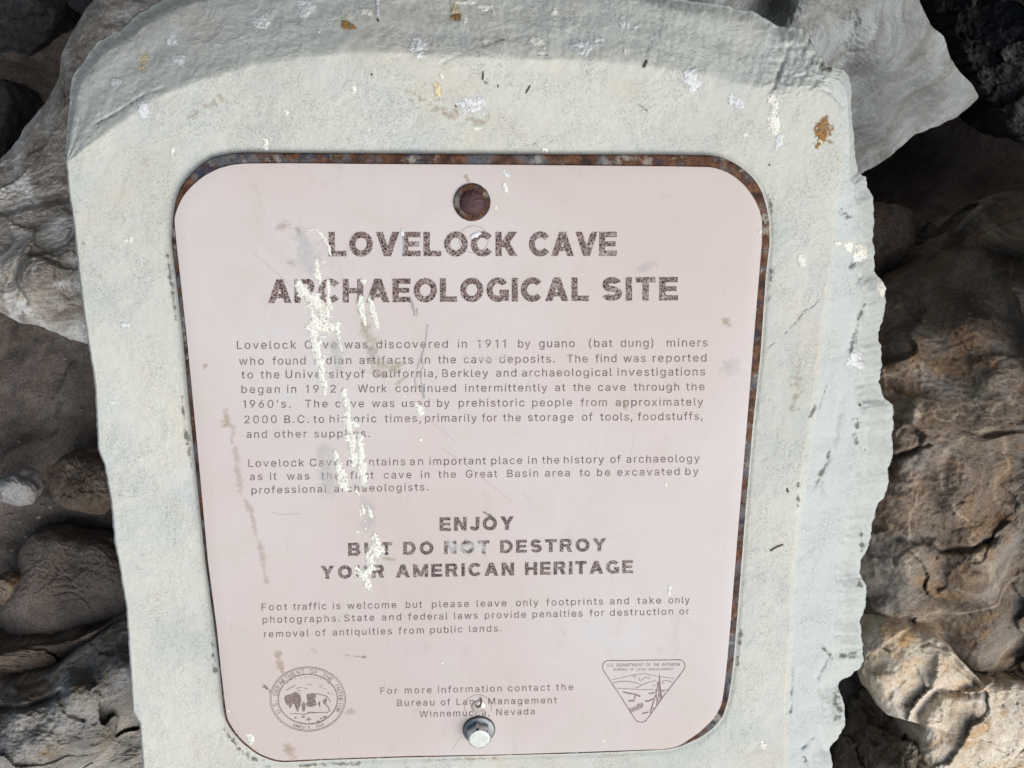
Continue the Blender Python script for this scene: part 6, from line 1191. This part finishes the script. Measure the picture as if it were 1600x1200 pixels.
for i, (pts, rad) in enumerate((
        ([(1010, 96), (1006, 104)], [2.8, 2.6]), ([(1204, 860), (1212, 855), (1222, 851)], [1.5, 1.6, 1.8]), ([(581, 116), (581.5, 117)], [2, 2]), ([(712, 165), (712.5, 166)], [1.6, 1.6]),
        ([(590, 30), (591, 33)], [1.8, 1.6]), ([(822, 145), (828, 134)], [1.0, 1.4]), ([(778, 133), (778, 136)], [1.2, 1]), ([(755, 112), (754, 124)], [1.0, 1.4]), ([(1230, 764), (1231, 768)], [1.6, 1.6]), ([(1343, 632), (1343.5, 633)], [1.8, 1.8]), ([(1202, 257), (1202.5, 258)], [1.5, 1.5]))):
    cdrop(pts, [0.5 * x for x in rad], 'dark_fleck', 'dark_fleck', thick=0.0008, seed=180 + i, amp=0.3)
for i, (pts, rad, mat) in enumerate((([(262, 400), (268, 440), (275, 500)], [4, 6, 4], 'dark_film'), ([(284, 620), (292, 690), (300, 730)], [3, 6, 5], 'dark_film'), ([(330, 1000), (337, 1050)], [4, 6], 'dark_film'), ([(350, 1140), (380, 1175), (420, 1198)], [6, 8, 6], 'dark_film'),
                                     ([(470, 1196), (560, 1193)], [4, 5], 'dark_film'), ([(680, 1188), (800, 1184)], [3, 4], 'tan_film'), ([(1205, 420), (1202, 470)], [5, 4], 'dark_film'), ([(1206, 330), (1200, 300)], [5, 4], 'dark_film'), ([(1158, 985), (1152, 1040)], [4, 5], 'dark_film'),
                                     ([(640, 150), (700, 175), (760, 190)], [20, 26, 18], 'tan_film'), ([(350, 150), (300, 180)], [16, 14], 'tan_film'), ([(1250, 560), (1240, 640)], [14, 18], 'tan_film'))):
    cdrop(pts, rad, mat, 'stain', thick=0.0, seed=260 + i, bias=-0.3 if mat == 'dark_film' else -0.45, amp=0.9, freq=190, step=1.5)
# hairline cracks in the face, drawn as thin dark films
for i, pts in enumerate(([(1225, 523), (1243, 505), (1258, 485), (1270, 480), (1280, 468)], [(1200, 544), (1211, 535)], [(1292, 600), (1280, 640)])):
    cdrop(resample(pts, 14), np.full(14, 1.1), 'dark_film', 'crack', thick=0.0, seed=200 + i, amp=0.5, freq=300, bias=0.1)

# ------------------------------------------------------------------ rocks
def ctrl_h(px, py, ctrl):
    c = np.array(ctrl, float)
    A_ = np.stack([c[:, 0], c[:, 1], np.ones(len(c))], -1)
    if len(c) >= 4:
        co = np.linalg.lstsq(A_, c[:, 2], rcond=None)[0]
    else:
        co = np.array([0, 0, c[:, 2].mean()])
    res = c[:, 2] - A_ @ co
    d2 = (px[:, None] - c[:, 0]) ** 2 + (py[:, None] - c[:, 1]) ** 2
    w_ = 1 / (d2 + 400) ** 1.5
    return co[0] * px + co[1] * py + co[2] + (w_ * res).sum(1) / w_.sum(1)


def boulder(name, outline, ctrl, mat, label, cat='boulder', rim=0.03, depth=0.16, peak=None, fc=(0.07, 0.25, 0.004), fine=0.0035, freq=26,
            strat=None, jag=3.0, step=3.0, seed=0, group=None, rexp=5, ridges=(), grooves=()):
    o = np.array(outline, float)
    per = np.linalg.norm(np.diff(np.vstack([o, o[:1]]), axis=0), axis=1).sum()
    n = int(min(900, max(120, per / step)))
    o = smooth_closed(resample(o, n, True), 3)
    pk = np.array(peak, float) if peak is not None else o.mean(0)
    s3 = np.stack([o[:, 0] * 0.02, o[:, 1] * 0.02, np.full(n, seed * 3.1)], -1)
    dv = o - pk; dv /= np.linalg.norm(dv, axis=1)[:, None]
    o = o + dv * (fbm(s3, 5, 0.6) * jag)[:, None]
    nr_ = int(min(320, max(40, np.linalg.norm(o - pk, axis=1).max() / step)))
    rr = 1 - np.linspace(0, 1, nr_) ** 1.15
    P = (pk + (o[None] - pk) * rr[:, None, None]).reshape(-1, 2)
    R_ = np.repeat(rr, n)
    h = ctrl_h(P[:, 0], P[:, 1], ctrl)
    p3 = unproj(P[:, 0], P[:, 1], h) + np.array([seed * 1.7, seed * 0.9, 0])
    h = h + fc[2] * 0 + facets(p3, fc[0], fc[1], fc[2], seed) * (1 - 0.5 * R_ ** 8)
    h = h + 0.45 * facets(p3 + 3.3, fc[0] * 0.42, fc[1] * 0.8, fc[2] * 0.5, seed + 50)
    if strat:
        ang, fr, amp = strat
        sdir = np.array([math.cos(ang), math.sin(ang)])
        sv = (p3[:, :2] @ sdir) * fr + 1.1 * fbm(p3 * 9, 3)
        fr_ = sv - np.floor(sv)
        h = h + amp * (np.where(fr_ < 0.8, fr_ / 0.8, (1 - fr_) / 0.2) - 0.5) * (0.6 + 0.8 * fbm(p3 * 14 + 5, 2))
    h = h + fine * fbm(p3 * freq, 5, 0.55) + 0.4 * fine * fbm(p3 * freq * 5, 4, 0.6, ridged=True)
    for poly, wd, dp in grooves:
        d = seg_dist(P, poly) + 2.5 * perlin(p3 * 90)
        h = h - dp * np.exp(-(np.maximum(d, 0) / wd) ** 2)
    h = h - rim * R_ ** rexp
    V_ = [unproj(P[:, 0], P[:, 1], h)]
    r0 = V_[0][:n]; c0 = r0.mean(0)
    back = []
    for t in np.linspace(0, 1, 14)[1:]:
        x = r0.copy(); x[:, 2] = r0[:, 2] * (1 - t) + (np.minimum(r0[:, 2], c0[2]) - depth) * t
        sh = 1 - 0.10 * t - 0.5 * max(0, t - 0.6) ** 2 * 3
        x[:, :2] = c0[:2] + (r0[:, :2] - c0[:2]) * sh
        x = x + 0.004 * fbm(x * 30 + seed, 4)[:, None]
        back.append(x)
    Vb = np.vstack(back[::-1] + V_)
    nt_ = len(Vb) // n
    Fb = ring_faces(nt_, n).tolist()
    Fb.append([i for i in range(n)][::-1])
    o_ = obj(name, world(Vb), Fb, mat)
    return tag(o_, label, cat, group)


brown_slab = rock_mat('brown_grey_rock', (0.14, 0.121, 0.104), (0.30, 0.27, 0.24), (0.49, 0.46, 0.425), 1.0, 0.25, strat=(3.2, (math.radians(25), math.radians(-35), 0)), pale=(0.66, 0.67, 0.67), pale_amt=0.85)
blue_grey = rock_mat('blue_grey_rock', (0.20, 0.22, 0.225), (0.285, 0.31, 0.315), (0.36, 0.385, 0.39), 0.7, 0.0, warm=(0.12, 0.098, 0.08), warm_amt=0.75, pale=(0.17, 0.17, 0.175), pale_amt=0.6, bumpk=0.9)
big_brown = rock_mat('layered_brown_rock', (0.088, 0.066, 0.050), (0.175, 0.138, 0.108), (0.30, 0.25, 0.20), 1.0, 0.45, (0.50, 0.42, 0.32), warm=(0.30, 0.175, 0.085), warm_amt=0.7, strat=(4.5, (math.radians(-20), math.radians(35), 0)), pale=(0.33, 0.325, 0.32), pale_amt=0.4)
tan_rock = rock_mat('tan_ochre_rock', (0.30, 0.235, 0.170), (0.52, 0.445, 0.350), (0.66, 0.60, 0.51), 1.3, 0.6, (0.66, 0.60, 0.52), warm=(0.48, 0.27, 0.09), warm_amt=0.6, pale=(0.62, 0.62, 0.61), pale_amt=0.4, bumpk=0.7)
grey_low = rock_mat('grey_layered_rock', (0.11, 0.10, 0.088), (0.23, 0.22, 0.205), (0.34, 0.335, 0.33), 1.0, 0.3, warm=(0.19, 0.13, 0.06), warm_amt=0.7, strat=(3.0, (math.radians(30), math.radians(20), 0)))
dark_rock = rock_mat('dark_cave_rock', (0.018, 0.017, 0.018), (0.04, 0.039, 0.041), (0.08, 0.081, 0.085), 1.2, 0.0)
brown_stone = rock_mat('brown_stone', (0.075, 0.056, 0.043), (0.155, 0.12, 0.095), (0.24, 0.20, 0.165), 1.4, 0.0, warm=(0.16, 0.08, 0.04), warm_amt=0.6)
pale_stone = rock_mat('pale_stone', (0.22, 0.215, 0.215), (0.33, 0.325, 0.33), (0.46, 0.45, 0.44), 1.3, 0.0)
mott_stone = rock_mat('mottled_stone', (0.085, 0.062, 0.045), (0.22, 0.19, 0.155), (0.34, 0.31, 0.27), 2.0, 0.0, warm=(0.075, 0.045, 0.028), warm_amt=0.9)

boulder('boulder', [(165, -60), (148, 0), (125, 27), (107, 62), (96, 87), (93, 120), (70, 162), (40, 202), (0, 252), (-130, 300), (-290, 340), (-340, 430), (-240, 490), (-40, 485), (0, 487), (20, 500), (67, 513), (100, 525), (137, 536), (185, 530), (215, 420), (225, 250), (260, 80), (320, -60)],
        [(150, -40, -0.33), (110, 60, -0.29), (60, 190, -0.235), (150, 200, -0.21), (20, 290, -0.18), (130, 320, -0.15), (0, 380, -0.13), (110, 385, -0.105), (60, 420, -0.075), (140, 430, -0.085), (80, 470, -0.08), (0, 455, -0.09), (120, 520, -0.105)],
        brown_slab, 'large layered brown boulder with a pale broken underside left of the marker', rim=0.03, depth=0.22, peak=(165, 340), strat=(math.radians(68), 26, 0.007), fc=(0.10, 0.16, 0.003), seed=3, jag=4, rexp=9,
        grooves=[([(0, 330), (60, 315), (120, 305)], 7, 0.018), ([(50, 395), (75, 390), (105, 378), (115, 360)], 4, 0.008), ([(30, 405), (20, 440), (40, 470)], 4, 0.006)])

boulder('boulder', [(1060, -60), (1080, -170), (1200, -230), (1370, -200), (1445, -90), (1436, 0), (1448, 23), (1456, 42), (1476, 57), (1482, 88), (1498, 110), (1518, 130), (1530, 152), (1495, 183), (1433, 210), (1391, 243), (1348, 272), (1280, 300), (1200, 260), (1150, 160), (1090, 60)],
        [(1180, -20, -0.16), (1300, 0, -0.17), (1420, -10, -0.27), (1260, 90, -0.18), (1370, 80, -0.25), (1470, 110, -0.44), (1350, 170, -0.42), (1440, 180, -0.56), (1350, 250, -0.60), (1510, 150, -0.58), (1250, 250, -0.50), (1270, 170, -0.30)],
        blue_grey, 'blue-grey boulder behind the top right corner of the marker', rim=0.03, depth=0.18, peak=(1235, -20), fc=(0.20, 0.012, 0.0001), fine=0.0055, freq=20, seed=11, jag=3)

boulder('boulder', [(1300, 560), (1345, 505), (1385, 470), (1440, 437), (1500, 402), (1537, 382), (1575, 355), (1605, 338), (1700, 290), (1860, 300), (2020, 420), (2060, 720), (1980, 1020), (1800, 1085), (1640, 1075), (1530, 1066), (1505, 1030), (1470, 1000), (1440, 985), (1400, 975), (1370, 1000), (1330, 990), (1290, 900), (1280, 700)],
        [(1385, 480, -0.235), (1440, 460, -0.245), (1500, 430, -0.26), (1600, 360, -0.29), (1400, 560, -0.175), (1500, 520, -0.18), (1600, 480, -0.195), (1430, 660, -0.135), (1540, 620, -0.14), (1700, 600, -0.155), (1400, 780, -0.125), (1480, 760, -0.12), (1600, 760, -0.13), (1400, 880, -0.12), (1500, 880, -0.105), (1620, 900, -0.12), (1370, 960, -0.125), (1500, 990, -0.11), (1620, 1030, -0.12), (1780, 800, -0.16), (1690, 330, -0.16), (1800, 340, 0.02), (1900, 420, 0.10), (2000, 550, 0.10)],  # last points form an unseen rise, added to block the sun
        big_brown, 'big brown layered boulder with pale veins right of the marker', rim=0.03, depth=0.25, peak=(1690, 700), strat=(math.radians(62), 20, 0.008), fc=(0.12, 0.12, 0.0008), fine=0.0028, seed=23, jag=4, rexp=10,
        grooves=[([(1400, 650), (1440, 680), (1435, 700), (1400, 715)], 4, 0.008), ([(1540, 680), (1590, 672), (1640, 668)], 4, 0.008), ([(1430, 838), (1470, 862), (1520, 858), (1550, 842)], 4, 0.010), ([(1400, 840), (1440, 850), (1462, 870)], 4, 0.007), ([(1390, 715), (1420, 705), (1450, 695)], 3, 0.006)])

boulder('boulder', [(1395, 970), (1425, 978), (1455, 985), (1482, 1010), (1508, 1040), (1530, 1062), (1600, 1062), (1720, 1072), (1900, 1120), (1960, 1300), (1850, 1450), (1500, 1460), (1420, 1340), (1428, 1220), (1436, 1160), (1437, 1132), (1405, 1118), (1385, 1118), (1366, 1090), (1355, 1070), (1345, 1048), (1349, 1030), (1352, 1000), (1370, 975)],
        [(1365, 1030, -0.10), (1400, 990, -0.095), (1440, 1030, -0.088), (1500, 1060, -0.09), (1400, 1080, -0.09), (1460, 1090, -0.085), (1520, 1095, -0.088), (1450, 1140, -0.08), (1520, 1150, -0.078), (1600, 1120, -0.09), (1600, 1200, -0.085), (1470, 1220, -0.08), (1550, 1260, -0.08), (1690, 1150, -0.11), (1780, 1250, -0.13)],
        tan_rock, 'pale tan and ochre boulder at the bottom right below the brown boulder', rim=0.028, depth=0.18, peak=(1650, 1190), fc=(0.07, 0.13, 0.0008), fine=0.0026, seed=31, jag=3, rexp=12,
        grooves=[([(1430, 1130), (1445, 1100), (1465, 1080), (1490, 1075), (1520, 1075)], 11, 0.016), ([(1470, 1010), (1500, 1045), (1530, 1072)], 4, 0.006)])

boulder('rock', [(1285, 1180), (1300, 1160), (1318, 1128), (1330, 1110), (1350, 1104), (1385, 1116), (1415, 1122), (1440, 1135), (1438, 1170), (1432, 1220), (1440, 1320), (1280, 1320)],
        [(1300, 1180, -0.19), (1340, 1120, -0.19), (1400, 1130, -0.16), (1380, 1180, -0.10), (1420, 1180, -0.09), (1330, 1200, -0.13), (1380, 1260, -0.09)],
        mott_stone, 'mottled brown and grey rock beside the foot of the marker at bottom right', 'rock', rim=0.025, depth=0.12, fc=(0.05, 0.25, 0.004), seed=41, step=2.2, rexp=6)

boulder('boulder', [(-90, 1075), (-20, 1078), (0, 1078), (40, 1068), (78, 1052), (100, 1035), (130, 1010), (165, 985), (200, 968), (255, 960), (300, 1050), (330, 1380), (100, 1440), (-180, 1400), (-220, 1200)],
        [(0, 1090, -0.155), (60, 1070, -0.15), (130, 1030, -0.15), (200, 985, -0.165), (40, 1120, -0.105), (120, 1090, -0.095), (190, 1060, -0.11), (60, 1170, -0.085), (150, 1150, -0.10), (200, 1170, -0.16), (60, 1240, -0.11), (180, 1240, -0.20)],
        grey_low, 'grey weathered boulder with thin ledges at the bottom left', rim=0.025, depth=0.15, peak=(245, 1180), strat=(math.radians(80), 16, 0.006), fc=(0.09, 0.11, 0.0012), seed=53, jag=3, rexp=8,
        grooves=[([(-20, 1108), (40, 1105), (80, 1090), (95, 1082)], 5, 0.012), ([(90, 1082), (100, 1110), (130, 1125)], 4, 0.008)])

boulder('rock', [(-90, 1030), (-20, 1022), (20, 1014), (70, 1004), (130, 996), (180, 972), (215, 955), (240, 975), (160, 1010), (120, 1035), (80, 1056), (20, 1085), (-90, 1095)],
        [(0, 1045, -0.20), (60, 1020, -0.185), (120, 1005, -0.185), (180, 985, -0.20), (60, 1050, -0.215), (-50, 1060, -0.21)],
        brown_stone, 'flat brown slab of rock lying on top of the grey weathered boulder', 'rock', rim=0.02, depth=0.06, peak=(70, 1022), fc=(0.05, 0.2, 0.003), seed=57, step=2.2, rexp=5)

boulder('stone', [(-30, 765), (0, 750), (22, 743), (42, 750), (56, 770), (52, 788), (30, 792), (0, 784), (-30, 786)],
        [(0, 765, -0.235), (30, 760, -0.225), (45, 780, -0.23), (10, 780, -0.24)],
        pale_stone, 'small pale grey stone lying on the brown dirt at the left edge', 'stone', rim=0.02, depth=0.03, fc=(0.03, 0.2, 0.001), fine=0.0012, seed=61, step=1.5, jag=1.5, rexp=3)

boulder('stone', [(82, 726), (95, 712), (118, 708), (140, 712), (165, 715), (185, 740), (190, 785), (160, 805), (110, 798), (82, 782), (76, 752)],
        [(100, 730, -0.235), (140, 730, -0.23), (120, 770, -0.215), (165, 780, -0.225), (90, 775, -0.23)],
        brown_stone, 'rough brown stone standing on the dirt close to the left side of the marker', 'stone', rim=0.028, depth=0.05, fc=(0.025, 0.3, 0.002), fine=0.003, seed=67, step=1.6, jag=2.5, rexp=4)

boulder('clod', [(30, 860), (52, 835), (75, 832), (110, 838), (150, 842), (180, 862), (220, 900), (230, 965), (150, 985), (80, 1000), (20, 1006), (-10, 960), (20, 915)],
        [(60, 850, -0.24), (120, 860, -0.235), (60, 920, -0.215), (130, 920, -0.21), (180, 930, -0.22), (100, 980, -0.22), (20, 980, -0.225)],
        M['dirt'], 'broad brown dirt clod with a shoe print beside the marker, lower left', 'dirt clod', rim=0.022, depth=0.05, fc=(0.06, 0.05, 0.0006), fine=0.0024, freq=30, seed=71, step=2, rexp=6,
        grooves=[([(78 + 4 * k, 905 + 11 * k), (105 + 3 * k, 902 + 11 * k), (128 + 2 * k, 912 + 11 * k)], 2.2, 0.0018) for k in range(5)] + [([(132, 900), (142, 925), (140, 950)], 2.2, 0.0015)])

boulder('stone', [(-12, 905), (0, 902), (14, 908), (22, 914), (18, 930), (6, 944), (-12, 950)], [(0, 920, -0.215), (10, 915, -0.21), (5, 935, -0.22), (-8, 930, -0.22)],
        brown_stone, 'small flat stone cut by the left edge beside the shoe print', 'stone', rim=0.008, depth=0.02, fc=(0.02, 0.2, 0.001), fine=0.001, seed=73, step=1.2, jag=1, rexp=4)

# stones in the dark gap on the right
boulder('stone', [(1345, 330), (1368, 322), (1398, 319), (1420, 326), (1430, 334), (1430, 380), (1414, 402), (1398, 420), (1375, 440), (1345, 436)],
        [(1370, 335, -0.36), (1410, 335, -0.355), (1420, 370, -0.345), (1380, 390, -0.34), (1390, 420, -0.36)],
        brown_stone, 'angular brown stone in the dark gap just right of the marker', 'stone', rim=0.02, depth=0.08, fc=(0.05, 0.2, 0.002), fine=0.002, seed=79, step=1.6, jag=1.5)
boulder('stone', [(1428, 340), (1445, 342), (1462, 352), (1469, 362), (1480, 385), (1492, 402), (1485, 420), (1462, 432), (1432, 440), (1412, 425), (1425, 395)],
        [(1445, 360, -0.42), (1470, 380, -0.40), (1470, 410, -0.395), (1440, 420, -0.40)],
        brown_stone, 'reddish rough stone at the back of the dark gap above the big brown boulder', 'stone', rim=0.02, depth=0.08, fc=(0.03, 0.3, 0.003), fine=0.003, seed=83, step=1.6, jag=2)
boulder('stone', [(1372, 440), (1385, 428), (1402, 422), (1418, 432), (1412, 448), (1395, 462), (1378, 470)],
        [(1385, 440, -0.35), (1400, 435, -0.345), (1395, 450, -0.345), (1385, 460, -0.35)],
        brown_stone, 'small brown stone wedged between the marker and the big brown boulder', 'stone', rim=0.012, depth=0.05, fc=(0.03, 0.2, 0.002), fine=0.0015, seed=89, step=1.4, jag=1.5)
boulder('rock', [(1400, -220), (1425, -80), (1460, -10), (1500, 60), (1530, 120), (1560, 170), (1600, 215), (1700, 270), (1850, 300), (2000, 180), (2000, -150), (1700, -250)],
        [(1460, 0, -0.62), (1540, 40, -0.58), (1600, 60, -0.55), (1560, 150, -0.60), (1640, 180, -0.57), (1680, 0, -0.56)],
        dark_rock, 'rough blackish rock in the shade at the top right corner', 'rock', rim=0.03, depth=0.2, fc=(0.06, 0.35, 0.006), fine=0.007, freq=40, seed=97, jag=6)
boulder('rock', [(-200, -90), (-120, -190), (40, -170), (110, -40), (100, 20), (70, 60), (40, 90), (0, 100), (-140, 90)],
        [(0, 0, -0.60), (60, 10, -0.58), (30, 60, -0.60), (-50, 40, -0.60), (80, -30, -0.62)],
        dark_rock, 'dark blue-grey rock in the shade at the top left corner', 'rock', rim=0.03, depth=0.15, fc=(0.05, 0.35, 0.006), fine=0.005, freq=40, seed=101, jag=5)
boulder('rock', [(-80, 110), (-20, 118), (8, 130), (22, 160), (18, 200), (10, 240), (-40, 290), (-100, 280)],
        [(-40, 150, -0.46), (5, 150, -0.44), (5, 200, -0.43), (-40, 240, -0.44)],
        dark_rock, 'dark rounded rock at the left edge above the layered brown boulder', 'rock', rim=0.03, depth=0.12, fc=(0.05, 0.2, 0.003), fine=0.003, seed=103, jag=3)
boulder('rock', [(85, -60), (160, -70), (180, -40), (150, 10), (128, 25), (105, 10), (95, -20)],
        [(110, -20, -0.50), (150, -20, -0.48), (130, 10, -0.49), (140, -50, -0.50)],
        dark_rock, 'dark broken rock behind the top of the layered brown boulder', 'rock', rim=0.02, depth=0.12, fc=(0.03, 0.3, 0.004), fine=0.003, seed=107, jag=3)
boulder('rock', [(1040, -70), (1100, -80), (1170, -70), (1180, -10), (1160, 20), (1120, 24), (1075, 15)],
        [(1080, -20, -0.22), (1140, -30, -0.20), (1150, 5, -0.22), (1110, 5, -0.23)],
        brown_slab, 'brown rock peeping over the top edge of the marker', 'rock', rim=0.02, depth=0.1, fc=(0.04, 0.25, 0.003), fine=0.003, seed=109, jag=2.5)

# loose pebbles on the dirt
rs = np.random.RandomState(5)


def gslope(u, v):
    """height of the dirt, measured out of the marker's face"""
    return -0.315 - 0.40 * (v + 0.45) - 0.9 * np.log1p(np.exp(np.clip((v - 0.02) * 25, -30, 30))) / 25


peb = [(100, 560, 5), (150, 548, 6), (62, 640, 4), (88, 598, 5), (128, 640, 4), (40, 560, 4), (30, 690, 5), (120, 688, 4), (60, 808, 5), (15, 805, 7), (30, 815, 5), (66, 790, 6), (78, 792, 5), (18, 860, 5), (10, 880, 6), (40, 838, 5), (155, 610, 3), (20, 620, 3), (110, 520, 5), (10, 830, 4), (112, 990, 4), (152, 600, 3)]
for i, (x, y, r) in enumerate(peb):
    c = unproj(np.array([x * 1.0]), np.array([y * 1.0]), -0.3)[0]
    for _ in range(6):
        hh = gslope(c[0], c[1]) + 0.012; c = unproj(np.array([x * 1.0]), np.array([y * 1.0]), hh)[0]
    if y > 780:
        c = unproj(np.array([x * 1.0]), np.array([y * 1.0]), c[2] + 0.02)[0]
    rad = 0.75 * r * px_scale(x, y, c[2])
    a = np.linspace(0, 2 * math.pi, 15)[:-1]
    vs = []
    for ph in np.linspace(-1.3, 1.3, 9):
        vs.append(np.stack([math.cos(ph) * np.cos(a), math.cos(ph) * np.sin(a) * 0.8, np.full(14, 0.6 * math.sin(ph))], -1))
    Vp = np.vstack(vs); Vp = Vp * (1 + 0.35 * fbm(Vp * 1.1 + i * 5.3, 3))[:, None]
    Fp = ring_faces(9, 14).tolist(); Fp.append(list(range(14))[::-1]); Fp.append([8 * 14 + k for k in range(14)])
    tag(obj('pebble', world(c + Vp * rad), Fp, grey_low if i % 4 == 0 else M['dirt']), 'tiny pebble lying loose on the brown dirt left of the marker', 'pebble', 'pebbles scattered on the dirt')

# ------------------------------------------------------------------ ground and cave
gu = np.concatenate([np.linspace(-1.9, -0.95, 90), np.linspace(-0.94, 0.94, 420), np.linspace(0.95, 1.9, 90)])
gv = np.concatenate([np.linspace(-1.25, -0.90, 30), np.linspace(-0.89, 0.45, 320), np.linspace(0.455, 1.2, 180)])
U_, V__ = np.meshgrid(gu, gv)
p3 = np.stack([U_.ravel(), V__.ravel(), 0 * U_.ravel()], -1)
hg = gslope(p3[:, 0], p3[:, 1]) + 0.014 * fbm(p3 * 9, 4) + 0.005 * fbm(p3 * 45, 4, 0.6) + facets(p3, 0.11, 0.12, 0.006, 5) * 0.8 + 0.0016 * fbm(p3 * 170, 2)
back = sstep(0.0, 0.3, p3[:, 1])
hg = hg + back * (0.035 * fbm(p3 * 11 + 3, 5, 0.6) + facets(p3, 0.16, 0.4, 0.03, 15))
pts = np.stack([p3[:, 0], p3[:, 1], hg], -1)
# hollows that show as dark gaps between the stones on the left
for (x, y, r, dp) in ((70, 765, 26, 0.05), (100, 838, 34, 0.04), (150, 700, 30, 0.03), (1345, 1085, 45, 0.12), (1450, 300, 190, 0.60), (1560, 250, 170, 0.45), (1640, 230, 200, 0.60), (40, 100, 130, 0.20), (40, 1035, 40, 0.03)):
    c = unproj(np.array([x * 1.0]), np.array([y * 1.0]), -0.3)[0]
    rad = r * px_scale(x, y, -0.3)
    pts[:, 2] -= dp * np.exp(-(((pts[:, 0] - c[0]) / rad) ** 2 + ((pts[:, 1] - c[1]) / (rad * 0.7)) ** 2))
nu, nv = len(gu), len(gv)
ii, jj = np.meshgrid(np.arange(nv - 1), np.arange(nu - 1), indexing='ij')
Fg = np.stack([ii * nu + jj, ii * nu + jj + 1, (ii + 1) * nu + jj + 1, (ii + 1) * nu + jj], -1).reshape(-1, 4)
tag(obj('dirt_slope', world(pts), Fg, M['dirt'], origin=(0, 0, 0)), 'brown dry dirt slope the marker and rocks stand in', kind='structure')

# open ground outside, from the foot of the slope to the horizon
xs = np.concatenate([-np.geomspace(200, 2, 24), np.linspace(-1.9, 1.9, 30), np.geomspace(2, 200, 24)])
yy = np.concatenate([-np.geomspace(300, 1.2, 40), np.linspace(-1.15, 1.2, 30)])
X_, Y_ = np.meshgrid(xs, yy)
P_ = np.stack([X_.ravel(), Y_.ravel(), 0 * X_.ravel()], -1)
P_[:, 2] = -0.10 + 0.03 * fbm(P_ * 1.5, 4)
nu, nv = len(xs), len(yy)
ii, jj = np.meshgrid(np.arange(nv - 1), np.arange(nu - 1), indexing='ij')
Fg = np.stack([ii * nu + jj, ii * nu + jj + 1, (ii + 1) * nu + jj + 1, (ii + 1) * nu + jj], -1).reshape(-1, 4)
tag(obj('ground', P_, Fg, M['dirt'], origin=(0, 0, 0)), 'dry open ground in front of the cave', kind='structure')

# the cave behind and overhead: floor rubble rises to a back wall that curls forward into a rock roof
prof = [(1.9, -0.3), (1.75, 0.2), (1.6, 0.6), (1.55, 1.0), (1.45, 1.4), (1.25, 1.75), (0.9, 2.0), (0.4, 2.15), (-0.2, 2.25), (-0.8, 2.35), (-1.0, 2.5), (-0.9, 2.9), (0.2, 3.3), (2.2, 3.3)]
pr = resample(prof, 150)
xs = np.linspace(-3.2, 3.2, 200)
Vc = []
for (y_, z_) in pr:
    row = np.stack([xs, np.full(200, y_) - 0.12 * (xs / 3.2) ** 2 * 6 * (1 if z_ < 2.4 else 0.6), np.full(200, z_)], -1)
    Vc.append(row)
Vc = np.vstack(Vc)
nn_ = np.stack([0 * Vc[:, 0], 0.2 + 0 * Vc[:, 0], np.ones(len(Vc))], -1)
dis = 0.16 * fbm(Vc * 1.3, 5, 0.55) + 0.05 * fbm(Vc * 5, 4, 0.6, ridged=True)
Vc = Vc + nn_ * dis[:, None] * 0.7 + np.array([0, 1, 0]) * dis[:, None] * 0.7
ii, jj = np.meshgrid(np.arange(149), np.arange(199), indexing='ij')
Fc = np.stack([ii * 200 + jj, ii * 200 + jj + 1, (ii + 1) * 200 + jj + 1, (ii + 1) * 200 + jj], -1).reshape(-1, 4)
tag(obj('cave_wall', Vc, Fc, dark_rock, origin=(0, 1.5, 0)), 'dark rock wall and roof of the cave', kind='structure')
